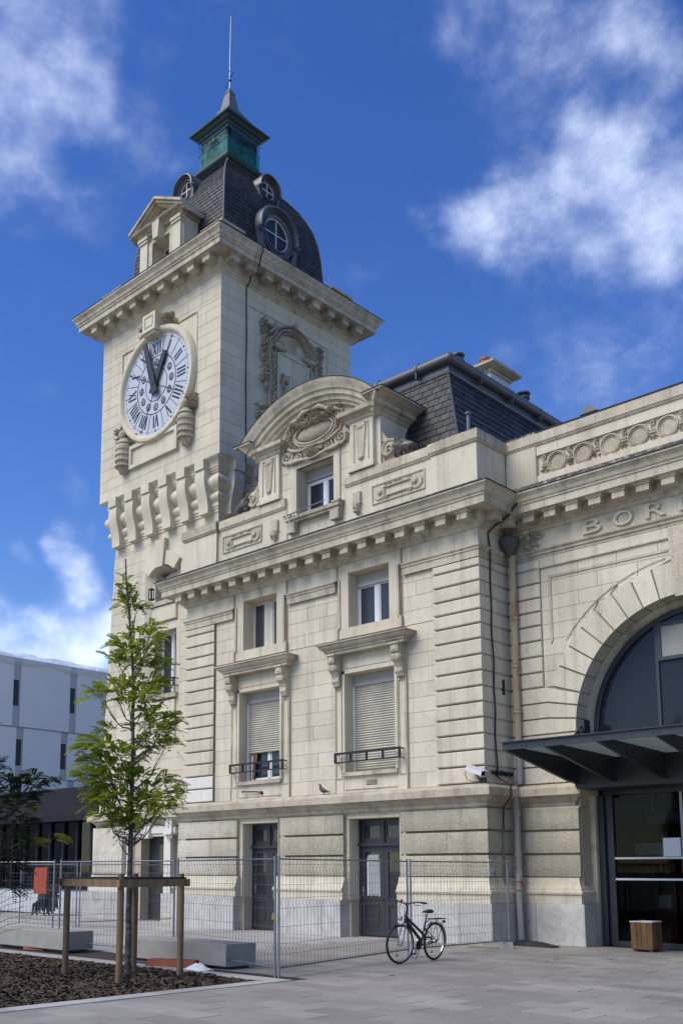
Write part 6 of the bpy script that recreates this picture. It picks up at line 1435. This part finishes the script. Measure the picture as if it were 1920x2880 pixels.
def foot(x, y, m, label, rz=0, name='fence_foot', s=(.68,.24,.13)):
    t = thing(name, label, 'fence foot', (0,0,0)); q = MB(); a, b, h = s[0]/2, s[1]/2, s[2]
    q.add([(-a,-b,0),(a,-b,0),(a,b,0),(-a,b,0),(-a*.94,-b*.8,h),(a*.94,-b*.8,h),(a*.94,b*.8,h),(-a*.94,b*.8,h)], [(0,3,2,1),(4,5,6,7),(0,1,5,4),(1,2,6,5),(2,3,7,6),(3,0,4,7)]); mk('block', q, m, t)
    for i in range(3): q = MB(); q.lathe([(.03,h-.02),(.04,h+.004),(.028,h+.004),(.028,h-.05)], ((i-1)*.2,0,0), 10); mk('socket', q, M['soot'], t)
    t.location = (x,y,0); t.rotation_euler = (0,0,rz); t['group'] = 'feet of the construction fence'
foot(-6.3,-7.55,M['footorange'],'faded orange fence foot by the left pair of fence posts',.1); foot(-1.35,-7.95,M['footorange'],'orange plastic fence foot on the bed edge behind the right stake',.45,s=(.95,.26,.13)); foot(.25,.1-.35,M['concrete'],'grey concrete fence foot at the pavilion corner',.5)
foot(-8.2,-7.75,M['footorange'],'faded orange fence foot at the left picture edge',.2)
q = MB(); q.add([(.0,.0,0),(1.05,-.12,0),(1.1,.22,0),(.05,.34,0),(.12,.06,.12),(.62,.03,.10),(1.0,.0,.04),(1.02,.16,.04),(.6,.24,.1),(.14,.26,.12)], [(0,4,5,6,1),(1,6,7,2),(2,7,8,9,3),(3,9,4,0),(4,9,8,5),(5,8,7,6)]); o = prop(mk('rubber_ramp', q, M['rubber']), 'flat black rubber ramp block lying at the foot of the downpipe', 'ramp'); o.location = (.62,.72,0)
q = MB(); q.add([(-.3,-.6,.003),(.35,-.45,.003),(.3,-.33,.003),(-.32,-.47,.003),(-.3,-.6,.02),(.35,-.45,.02),(.3,-.33,.02),(-.32,-.47,.02)], [(0,3,2,1),(4,5,6,7),(0,1,5,4),(1,2,6,5),(2,3,7,6),(3,0,4,7)]); prop(mk('loose_board', q, M['wood']), 'thin pale wooden board lying on the paving by the concrete foot', 'board')
def bag(x, y, s, label):
    q = MB(); n = 9; vs = [(x+s*(i/n-.5)*1.6, y+s*(j/n-.5), max(.006, s*.42*math.sin(math.pi*i/n)*math.sin(math.pi*j/n)*(.7+.6*mnoise.noise(Vector((i*.8+x,j*.8,1))))+.01+.02*mnoise.noise(Vector((i*1.7,j*1.7,y))))) for i in range(n+1) for j in range(n+1)]
    q.add(vs, [(i*(n+1)+j,(i+1)*(n+1)+j,(i+1)*(n+1)+j+1,i*(n+1)+j+1) for i in range(n) for j in range(n)]); prop(mk('crumpled_bag', q, M['paper'], recalc=False), label, 'bag')
bag(-.62,-8.02,.30,'crumpled white plastic bag beside the orange fence foot')

# ------------------------------------------------------------------ benches, chairs
for x0, x1, lb in ((-3.0,-.28,'long grey concrete bench block right of the tree'), (-7.75,-5.1,'long grey concrete bench block left of the tree')):
    t = thing('concrete_bench', lb, 'bench', ((x0+x1)/2,-7.35,0), 'concrete bench blocks'); q = MB(); q.cbox(x0, x1, -7.70, -7.0, .05, .42, .012); mk('bench_block', q, M['concrete'], t); q = MB(); q.box(x0+.08,x1-.08,-7.6,-7.1,0,.05); mk('plinth', q, M['black'], t)
def chair(label, group):
    t = thing('stacking_chair', label, 'chair', (0,0,0), group)
    q = MB(); q.cbox(-.22,.22,-.22,.22,.43,.46,.01); mk('seat', q, M['black'], t)
    q = MB(); q.add([(-.22,.2,.5),(.22,.2,.5),(.22,.28,.85),(-.22,.28,.85),(-.22,.225,.5),(.22,.225,.5),(.22,.305,.85),(-.22,.305,.85)], [(0,1,2,3),(7,6,5,4),(0,4,5,1),(1,5,6,2),(2,6,7,3),(3,7,4,0)]); mk('backrest', q, M['black'], t)
    for sx in (-1,1):
        for sy in (-1,1): q = MB(); q.tube([(sx*.2,sy*.17,.44),(sx*.215,sy*.2,.3),(sx*.23,sy*.26,0)], [.06,.045,.03], 8); mk('leg', q, M['black'], t)
    return t
names = ['lowest chair of the black stack in front of the cafe','second chair from the ground in the black stack','third chair from the ground in the black stack','fourth chair from the ground in the black stack','topmost chair of the black stack, under the orange board']
c0 = chair(names[0], 'stacked black chairs')
for i in range(5):
    o = c0 if i == 0 else copy_tree(c0); o['label'] = names[i]; o.location = (-20.25+.11*i, 1.25+.05*i, .075*i); o.rotation_euler = (0,0,R(38))
q = MB(); q.cbox(-.24,.24,-.012,.012,0,.95,.006); ob = prop(mk('orange_board', q, M['orange'], center=False), 'upright orange rectangular board standing on the stack of chairs', 'board'); ob.location = (-19.95,1.0,.80); ob.rotation_euler = (R(-4),0,R(40))

# ------------------------------------------------------------------ bicycle
bk = thing('bicycle', 'black trekking bicycle with rear rack parked against the fence', 'bicycle', (0,0,0))
WB = 1.09; RW = .35
def wheel(x, steer=0):
    q = MB(); m = 40; n = 8; vs = []
    def tor(R_, r_, q):
        vs = [((R_+r_*math.cos(2*math.pi*k/n))*math.cos(2*math.pi*i/m), r_*math.sin(2*math.pi*k/n), (R_+r_*math.cos(2*math.pi*k/n))*math.sin(2*math.pi*i/m)) for i in range(m) for k in range(n)]
        q.add(vs, [(i*n+k, ((i+1)%m)*n+k, ((i+1)%m)*n+(k+1)%n, i*n+(k+1)%n) for i in range(m) for k in range(n)])
    w = thing('wheel', None, None); tor(.328,.023,q); mk('tyre', q, M['rubber'], w, smooth=60)
    q = MB(); q.lathe([(.305,-.012),(.318,-.012),(.318,.012),(.305,.012),(.305,-.012)], (0,0,0), 40, 'y'); mk('rim', q, M['chrome'], w, smooth=40)
    q = MB()
    for i in range(28): a = 2*math.pi*i/28; b = a+(.35 if i%2 else -.35); q.tube([(.03*math.cos(b),.025*(1 if i%4<2 else -1),.03*math.sin(b)),(.308*math.cos(a),0,.308*math.sin(a))], .0016, 3, cap=False)
    mk('spokes', q, M['steel'], w, recalc=False)
    q = MB(); q.lathe([(.01,-.06),(.035,-.04),(.022,-.03),(.022,.03),(.035,.04),(.01,.06)], (0,0,0), 12, 'y'); mk('hub', q, M['chrome'], w, smooth=40)
    q = MB(); q.ball((.06*1,-.008,-.2), (.04,.008,.022), 10, 6); mk('reflector', q, M['amber'], w)
    w.parent = bk; w.location = (x,0,RW); w.rotation_euler = (0,0,steer); return w
ST = R(-9)
wheel(0); wheel(WB, ST)
q = MB(); hd = (WB-.16,0,.86); bb = (.44,0,.29); stp = (.33,0,.62)
q.tube([(WB-.135,0,.78),(.46,0,.40),bb], [.032,.032,.034], 10); q.tube([(WB-.15,0,.83),(.38,0,.50)], .025, 10); q.tube([bb,(.30,0,.72)], .018, 10); q.tube([(WB-.12,0,.72),(WB-.18,0,.93)], .022, 10)
for s_ in (-1,1): q.tube([(.44,s_*.03,.29),(0,s_*.06,RW)], .010, 6); q.tube([(.33,s_*.02,.60),(0,s_*.06,RW)], .008, 6)
mk('frame', q, M['purple'], bk, smooth=50)
q = MB()
for s_ in (-1,1): q.tube([(WB-.115,s_*.035,.72),(WB-.08,s_*.045,.62),(WB,s_*.055,RW)], [.017,.016,.010], 8)
mk('fork', q, M['steel'], bk, smooth=50)
q = MB(); q.tube([(WB-.18,0,.92),(WB-.20,0,1.0),(WB-.14,0,1.06)], .017, 8); q.tube([(WB-.30,-.30,1.09),(WB-.2,-.22,1.10),(WB-.14,-.06,1.07),(WB-.14,.06,1.07),(WB-.2,.22,1.10),(WB-.30,.30,1.09)], .012, 8); hb = mk('handlebar', q, M['black'], bk, smooth=50)
for s_ in (-1,1): q = MB(); q.tube([(WB-.24,s_*.26,1.097),(WB-.33,s_*.33,1.085)], .018, 8); mk('grip', q, M['rubber'], hb, smooth=50); q = MB(); q.tube([(WB-.17,s_*.16,1.08),(WB-.12,s_*.22,1.05),(WB-.2,s_*.3,1.05)], .006, 5); mk('brake_lever', q, M['black'], hb)
q = MB(); q.ball((WB-.15,-.10,1.11), (.03,.03,.028), 10, 6); mk('bell', q, M['redplastic'], hb, smooth=60)
q = MB(); q.tube([(WB-.14,.1,1.07),(WB-.05,.05,.98),(WB-.06,.02,.82)], .005, 5); q.tube([(WB-.14,-.1,1.07),(WB-.02,-.05,.95),(WB-.09,-.03,.75)], .005, 5); mk('brake_cable', q, M['black'], hb)
q = MB(); q.tube([(.30,0,.70),(.27,0,.86)], .013, 8); mk('seat_post', q, M['black'], bk, smooth=50)
q = MB(); q.tube([(.12,0,.90),(.16,0,.905),(.24,0,.90),(.34,0,.90),(.40,0,.895)], [.05,.085,.075,.035,.02], 12, flat=.45); mk('saddle', q, M['rubber'], bk, smooth=60)
for x0, a0_, a1_ in ((0,20,190),(WB,60,165)):
    q = MB(); pts = [(x0+.372*math.cos(R(a)),0,RW+.372*math.sin(R(a))) for a in range(a0_, a1_+1, 10)]
    for p, p2 in zip(pts, pts[1:]): q.add([(p[0],-.026,p[2]),(p[0],.026,p[2]),(p2[0],.026,p2[2]),(p2[0],-.026,p2[2])], [(0,1,2,3)])
    mk('mudguard', q, M['black'] if x0 else M['chrome'], bk)
q = MB(); q.box(-.28,.16,-.07,-.06,.755,.767); q.box(-.28,.16,.06,.07,.755,.767)
for x in (-.28,-.15,-.02,.15): q.box(x,x+.01,-.06,.06,.756,.766)
for s_ in (-1,1): q.tube([(-.2,s_*.068,.755),(0,s_*.07,RW)], .006, 5); q.tube([(.05,s_*.068,.755),(0,s_*.07,RW)], .006, 5)
q.tube([(.16,0,.76),(.29,0,.70)], .008, 5); q.ball((-.31,0,.70), (.02,.04,.03), 8, 5); mk('rack', q, M['iron'], bk)
q = MB(); q.lathe([(.001,-.05),(.085,-.05),(.085,-.042),(.001,-.042)], bb, 20, 'y'); q.tube([(bb[0],-.07,bb[2]),(bb[0]+.06,-.08,bb[2]-.16)], .011, 6); q.tube([(bb[0],.07,bb[2]),(bb[0]-.06,.08,bb[2]+.16)], .011, 6); cs = mk('crankset', q, M['black'], bk)
for s_, dx, dz in ((-1,.06,-.16),(1,-.06,.16)): q = MB(); q.box(bb[0]+dx-.045,bb[0]+dx+.045,min(s_*.08,s_*.17),max(s_*.08,s_*.17),bb[2]+dz-.012,bb[2]+dz+.012); mk('pedal', q, M['rubber'], cs)
q = MB(); q.tube([(bb[0],-.046,bb[2]+.08),(0,-.046,RW+.04)], .006, 5); q.tube([(bb[0],-.046,bb[2]-.08),(.0,-.046,RW-.05)], .006, 5); q.lathe([(.001,-.05),(.05,-.05),(.05,-.04),(.001,-.04)], (0,0,RW), 16, 'y'); mk('chain', q, M['soot'], bk)
q = MB(); q.lathe([(.001,.03),(.035,.02),(.04,-.03),(.02,-.06)], (WB+.02,0,.80), 12, 'x'); mk('headlight', q, M['chrome'], bk, smooth=50)
q = MB(); q.tube([(.40,-.05,.24),(.36,-.16,.02)], .010, 6); mk('kickstand', q, M['steel'], bk)
q = MB(); q.tube([(.33,.03,.60),(.26,-.06,.45),(.22,-.08,.30),(.30,-.05,.22)], .016, 8); mk('bicycle_lock', q, M['chrome'], bk, smooth=50)
fr_, re_ = Vector((1.06,-4.74,0)), Vector((1.02,-3.64,0)); d = (fr_-re_).normalized()
bk.location = re_; bk.rotation_euler = (R(-3), 0, math.atan2(d.y, d.x))

for x, y, lb in ((3.3,-1.2,'below the planter'),(2.6,-2.0,'between bicycle and planter'),(5.1,-.5,'at the right picture edge'),(2.2,-6.4,'in front of the bicycle')):
    q = MB(); q.lathe([(.001,.004),(.055,.004),(.06,-.002)], (x,y,0), 14); prop(mk('paving_stud', q, M['soot']), 'small round dark metal stud in the paving '+lb, 'stud', 'metal studs in the paving')
q = MB()
for _ in range(70):
    x, y = rnd.uniform(-6,1.25), rnd.uniform(-13,-8.45); z = .02+rnd.random()*.02; a = rnd.random()*6.28; l = rnd.uniform(.02,.04)
    q.add([(x-l*math.cos(a),y-l*math.sin(a),z),(x+l*.4*math.sin(a),y-l*.4*math.cos(a),z+.012),(x+l*math.cos(a),y+l*math.sin(a),z),(x-l*.4*math.sin(a),y+l*.4*math.cos(a),z+.008)], [(0,1,2,3)])
prop(mk('fallen_leaves', q, M['leafy'], recalc=False), 'scattered small yellow fallen leaves on the mulch', 'leaves', kind='stuff')

# ------------------------------------------------------------------ cafe beside the tower
cf = thing('cafe_building', 'low cafe with anthracite fascia, full-height glazing and white plinth wall', 'building', (-22, 4, 0))
CF = 2.6; cx0, cx1 = -31.0, -17.3
q = MB(); q.box(cx0, -18.6, CF, CF+.25, 0, .92); mk('plinth_wall', q, M['whitewall'], cf)
q = MB(); q.box(cx0, -18.6, CF-.05, CF+.28, .92, .98); mk('sill', q, M['cafe'], cf)
q = MB(); q.prismx([(CF-.42,3.52),(CF-.42,3.72),(CF-.30,4.70),(CF-.22,4.75),(CF+6,4.75),(CF+6,3.60),(CF-.1,3.52)], cx0, cx1); mk('fascia', q, M['cafe'], cf)
q = MB(); q.box(cx0,cx1,CF-.25,CF-.2,4.755,4.80); mk('roof_edge', q, M['blackline'], cf)
q = MB(); q.box(cx0, cx1, CF+5.8, CF+6, 0, 3.6); q.box(cx0,cx1,CF+.3,CF+5.8,.0,.02); q.box(cx0,cx0+.2,CF+.3,CF+5.8,0,3.6); mk('interior_wall', q, M['interior'], cf)
xm = [-19.09-.93*i for i in range(13)]
for i, (b, a) in enumerate(zip(xm, xm[1:])):
    q = MB(); q.box(b-.06, b+.06, CF-.03, CF+.16, .98, 3.52); mk('mullion', q, M['cafe'], cf)
    q = MB(); q.box(a+.06, b-.06, CF+.07, CF+.08, .98, 3.52); mk('pane', q, M['cafeglass'], cf)
    if i % 2: q = MB(); q.box(a+.1, a+.42, CF+.12, CF+.13, 1.0, 3.45); mk('blind', q, M['canopytop'], cf)
    q = MB()
    for k in range(9): q.box(a+.1, b-.1, CF+1.6, CF+1.62, 1.2+k*.24, 1.32+k*.24)
    mk('slat_screen', q, M['canopytop'], cf)
q = MB(); q.box(-18.55,-18.45,CF-.02,CF+.12,0,3.52); q.box(-17.62,-17.5,CF-.02,CF+.12,0,3.52); q.box(-18.45,-17.62,CF-.02,CF+.12,2.62,2.75); q.box(-18.45,-18.38,CF,CF+.1,.02,2.62); q.box(-17.70,-17.62,CF,CF+.1,.02,2.62); q.box(-19.03,-18.55,CF+.02,CF+.1,.98,1.05); dr = mk('door', q, M['cafe'], cf)
q = MB(); q.box(-18.38,-17.70,CF+.05,CF+.06,.02,2.62); mk('pane', q, M['cafeglass'], dr); q = MB(); q.box(-18.45,-17.62,CF+.05,CF+.06,2.75,3.5); mk('transom_pane', q, M['cafeglass'], dr)
q = MB(); q.tube([(-18.30,CF-.06,1.0),(-18.30,CF-.06,1.6)], .02, 6); mk('handle', q, M['chrome'], dr)
for x in (-21.0,-23.1):
    q = MB(); q.tube([(x,CF+1.2,3.5),(x,CF+1.2,2.5)], .008, 4); q.lathe([(.02,2.5),(.1,2.42),(.13,2.3),(.11,2.2),(.02,2.15)], (x,CF+1.2,0), 12); o = mk('pendant_lamp', q, M['chrome'], smooth=50); prop(o, 'glass pendant lamp hanging inside the cafe, ' + ('nearer the tower' if x > -22 else 'further from the tower'), 'lamp')

# ------------------------------------------------------------------ grey panelled block behind
gb = thing('panelled_building', 'pale grey panelled building with narrow slot windows behind the cafe', 'building', (-33, 6, 0))
GXB = -30.0; T = RF(GXB)
rowsz = [(0,3.70),(3.70,6.08),(6.10,8.47),(8.50,11.85)]; Lr = [5.65, 8.85, 12.05, 2.45, -.75]
mb = MB(); mb.box(GXB-9, GXB-.12, -4, 16, 0, 11.8); mk('core', mb, M['panel2'], gb)
for k, (z0, z1) in enumerate(rowsz):
    ys = sorted([c+(0 if k != 2 else (.25 if c < 7 else -.45)) for c in Lr]); edges = [-4]+[v for c in ys for v in (c-.19, c+.19)]+[16]
    for a, b in zip(edges[::2], edges[1::2]):
        q = MB(T); q.cbox(a+.01, b-.01, 0, .1, z0+.012, z1-.012, .01); mk('cladding_panel', q, M['panel'], gb, recalc=False)
    for c in ys:
        zw = z0+(z1-z0)*(.30 if k == 3 else .22); zh = 1.28
        q = MB(T); q.box(c-.18, c+.18, .05, .1, z0+.01, zw); q.box(c-.18, c+.18, .05, .1, zw+zh, z1-.01); q.box(c+.13,c+.18,.05,.1,zw,zw+zh); mk('grey_strip', q, M['panel2'], gb)
        q = MB(T); q.box(c-.18, c+.13, .09, .11, zw, zw+zh); mk('slot_window', q, M['black'], gb)
    q = MB(T); q.box(-4, 16, -.03, .06, z1-.01, z1+.012); mk('floor_trim', q, M['panel2'], gb)
n = 60; vs = []; q = MB(T)
for i in range(n+1):
    u = -4+20*i/n
    for j in range(7):
        t_ = j/6; dz = .36*(1-t_)+.16*mnoise.noise(Vector((u*.9,t_*2,3)))+.08*mnoise.noise(Vector((u*3,t_*5,1))); vs.append((u, -.10-.10*math.sin(t_*3.1)-.06*mnoise.noise(Vector((u*2,t_*3,7)))+.3*(1-t_)*(j==0), 11.72+dz*1.1-.30*t_*(.7+.8*mnoise.noise(Vector((u*.6,0,9))))))
q.add(vs, [(i*7+j,(i+1)*7+j,(i+1)*7+j+1,i*7+j+1) for i in range(n) for j in range(6)]); prop(mk('plastic_sheeting', q, M['film'], recalc=False, smooth=60), 'wrinkled translucent plastic sheeting draped along the grey roof edge', 'sheeting')

# ------------------------------------------------------------------ trees
def pinnate(q, p, d, L_, npair=9, lw=.016, ll=.05):
    "compound leaf: rachis with paired leaflets, drooping"
    d = d.normalized(); side = d.cross(Vector((0,0,1))); side = side.normalized() if side.length > .05 else Vector((1,0,0))
    tw = rnd.uniform(-.7,.7); nrm = (side.cross(d)).normalized(); side = (side*math.cos(tw)+nrm*math.sin(tw))
    for i in range(npair):
        t_ = (i+1)/npair; c = p+d*(L_*t_)+Vector((0,0,-.35*L_*t_*t_))
        for s_ in (-1, 1):
            a = (side*s_+d*.45+Vector((0,0,rnd.uniform(-.45,.1)))).normalized(); l = ll*(1-.45*abs(t_-.45))*rnd.uniform(.8,1.2); b = a.cross(nrm).normalized()*lw*rnd.uniform(.8,1.2)
            e = c+a*l; m_ = c+a*l*.45
            q.add([tuple(c), tuple(m_+b), tuple(e), tuple(m_-b)], [(0,1,2,3)])
def make_tree(name, label, base, trunk, clusters, leafmat, ppl, seed, leafn=1.0, ll=.05):
    global rnd
    rnd = random.Random(seed)
    t = thing(name, label, 'tree', tuple(base)); B = Vector(base)
    W = lambda l, z, dp=0: B+Vector((rt.x*l+fwh.x*dp, rt.y*l+fwh.y*dp, z))
    tp = [W(*p) for p in trunk]; zs = [p.z for p in tp]
    def at(z):
        for a, b in zip(tp, tp[1:]):
            if a.z <= z <= b.z: return a+(b-a)*((z-a.z)/(b.z-a.z))
        return tp[-1]
    q = MB(); H_ = tp[-1].z; fine = [at(H_*i/30) for i in range(31)]; fine = [p+Vector((.012*mnoise.noise(Vector((i*.6,seed,0))),.012*mnoise.noise(Vector((i*.6,seed,5))),0)) for i, p in enumerate(fine)]
    q.tube([tuple(p) for p in fine], [max(.013, (.062-.050*(i/30)**.8)) for i in range(31)], 10); mk('trunk', q, M['bark'], t, smooth=60)
    lq = {}; bq = MB()
    for (l, z, rx, rz, dep, mm) in clusters:
        c = W(l, z, dep); z_at = max(1.9, z-abs(l)*.55-.25-rnd.random()*.25); s = at(min(z_at, H_*.96)); mid = (s+c)/2+Vector((0,0,-.10-.1*rnd.random()))
        pts = [s+(mid-s)*(2*u)*1 if u <= .5 else mid+(c-mid)*(2*u-1) for u in (0,.17,.33,.5,.67,.83,1)]; pts = [p+Vector((rnd.uniform(-.02,.02),rnd.uniform(-.02,.02),rnd.uniform(-.02,.02))) for p in pts]; pts[0] = s
        rr = .008+.010*min(1.4, (c-s).length)
        bq.tube([tuple(p) for p in pts], [rr*(1-.75*u) for u in (0,.17,.33,.5,.67,.83,1)], 6)
        nt_ = int(ppl*leafn*(rx*rz)/(.25*.18))+4; Q = lq.setdefault(mm, MB())
        for k in range(nt_):
            while True:
                v = Vector((rnd.uniform(-1,1), rnd.uniform(-1,1), rnd.uniform(-1,1)))
                if v.length < 1: break
            p = c+Vector((rt.x*v.x*rx+fwh.x*v.y*rx*.8, rt.y*v.x*rx+fwh.y*v.y*rx*.8, v.z*rz)); o_ = pts[min(6, 3+k % 4)]
            dv = (p-o_); dv.z *= .5; 
            if dv.length < .05: dv = Vector((rnd.uniform(-1,1),rnd.uniform(-1,1),0))
            if k % 6 == 0: bq.tube([tuple(o_), tuple((o_+p)/2+Vector((0,0,.03))), tuple(p)], [.005,.003,.0015], 4, cap=False)
            pinnate(Q, p, dv.normalized()+Vector((rnd.uniform(-.5,.5),rnd.uniform(-.5,.5),rnd.uniform(-.35,.15))), rnd.uniform(.16,.27), 8, ll*.34, ll*rnd.uniform(.85,1.15))
    mk('branches', bq, M['bark'], t, recalc=False, smooth=60, kind='stuff')
    for mm, Q in lq.items(): mk('crown' if mm == leafmat else 'yellow_leaves', Q, M[mm], t, recalc=False)
    return t
fwh = Vector((fw.x, fw.y, 0)).normalized()
S_ = .00709            # metres per pixel of the 1568-wide photograph at the tree's distance
TP0 = (292, 2235)
def cl(lst, dscale=.45):
    r_ = random.Random(5); return [((x-TP0[0])*S_*(.90 if TP0[0] > 0 else 1), (TP0[1]-y)*S_, rx*S_, rz*S_, r_.uniform(-1,1)*dscale*(.4+rz/60), m_) for x, y, rx, rz, m_ in lst]
A = 'leaf'
CL = [(266,1300,7,12,A),(270,1322,9,8,A),(273,1350,22,18,A),(288,1358,20,14,A),(262,1330,12,16,A),(300,1438,48,20,A),(345,1440,26,16,A),(262,1462,26,18,A),(318,1478,40,18,A),(285,1500,36,16,A),(355,1505,26,14,A),(250,1500,22,14,A),
 (205,1582,34,16,A),(250,1572,36,18,A),(300,1560,34,20,A),(340,1560,26,18,A),(325,1592,30,18,A),(282,1602,26,14,A),(358,1632,36,18,A),(385,1640,20,14,A),(325,1652,34,22,A),(372,1672,34,18,A),(335,1692,34,18,A),(388,1700,18,12,A),
 (218,1668,24,12,A),(190,1712,32,18,A),(225,1712,30,20,A),(178,1752,26,18,A),(215,1752,36,22,A),(262,1728,28,22,A),(300,1722,30,20,A),(160,1768,16,12,A),(240,1782,40,22,A),(195,1790,32,20,A),(275,1775,26,22,A),
 (225,1822,36,20,A),(262,1832,30,22,A),(205,1842,26,14,A),(320,1775,26,16,A),(330,1812,34,20,A),(372,1792,32,16,A),(392,1822,20,14,A),(350,1838,38,18,A),(318,1850,30,18,A),(385,1850,18,12,A),
 (238,1868,28,14,A),(270,1876,30,16,A),(312,1884,40,14,A),(352,1874,30,12,A),(292,1908,22,10,A),(255,1895,20,10,A)]
make_tree('honey_locust_tree', 'slender young tree with feathery bright green leaves inside a stake frame', (-1.10,-9.11,-.02), [(0,0),(0,1.6),(.01,3.6),(-.02,5.0),(-.10,5.9),(-.17,6.6),(-.19,7.0)], cl(CL), 'leaf', 44, 11, ll=.058)
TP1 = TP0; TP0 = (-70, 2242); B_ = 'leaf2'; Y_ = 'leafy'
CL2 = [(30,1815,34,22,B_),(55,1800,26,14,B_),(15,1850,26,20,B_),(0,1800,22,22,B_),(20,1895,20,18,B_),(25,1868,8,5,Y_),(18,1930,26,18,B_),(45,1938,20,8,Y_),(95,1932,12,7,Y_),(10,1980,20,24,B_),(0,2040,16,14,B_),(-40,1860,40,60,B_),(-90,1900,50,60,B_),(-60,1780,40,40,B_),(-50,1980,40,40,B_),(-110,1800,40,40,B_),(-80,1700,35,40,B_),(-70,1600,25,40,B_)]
make_tree('honey_locust_tree', 'dark-leaved young tree with yellowing leaf tips at the left picture edge', (-2.43,-11.09,-.02), [(0,0),(0,1.6),(.02,3.4),(-.05,5.2)], cl(CL2, .3), 'leaf2', 40, 23, ll=.058)  # same tree build with a darker green leaf colour
# bare twigs low at the left edge
q = MB(); b0 = Vector((-2.43,-11.09,0))
for i in range(9):
    s0 = b0+Vector((rt.x*.1,rt.y*.1,.5+.1*i)); e = b0+Vector((rt.x*(.75+.08*(i%3)),rt.y*(.75+.08*(i%3)),.75+.11*i)); m_ = (s0+e)/2+Vector((0,0,.06)); q.tube([tuple(s0),tuple(m_),tuple(e)], [.006,.004,.002], 4)
    for k in range(4): p = m_+(e-m_)*(k/4); q.tube([tuple(p),tuple(p+Vector((rt.x*.06,rt.y*.06,rnd.uniform(-.08,.08))))], [.003,.001], 3)
prop(mk('bare_twigs', q, M['bark']), 'thin bare twigs sticking out low at the left picture edge', 'twigs')
# stake frame round the tree
fr = thing('tree_stake_frame', 'wooden four-post stake frame with horizontal rails round the young tree', 'tree stakes', (-.9,-9.3,0))
SK = [(-1.67,-9.93),(.06,-10.14),(-.16,-8.79),(-1.86,-8.41)]
for x, y in SK: q = MB(); q.tube([(x,y,-.05),(x+.005,y,.8),(x,y,1.6)], .052, 14); mk('post', q, M['wood'], fr, smooth=40)
for (a, b) in zip(SK, SK[1:]+SK[:1]):
    A_, B2 = Vector((*a,0)), Vector((*b,0)); d = (B2-A_).normalized(); n = Vector((d.y,-d.x,0)); e0, e1 = A_-d*.12+n*.052, B2+d*.12+n*.052
    q = MB(); P = [e0, e1, e1+n*.035, e0+n*.035]; q.prismz([(p.x,p.y) for p in P], 1.40, 1.515); mk('rail', q, M['wood'], fr)
    q = MB(); P = [e0+d*.1-n*.05, e1-d*.1-n*.05, e1-d*.1+n*.03, e0+d*.1+n*.03]; q.prismz([(p.x,p.y) for p in P], 1.517, 1.545); mk('strap', q, M['rubber'], fr)
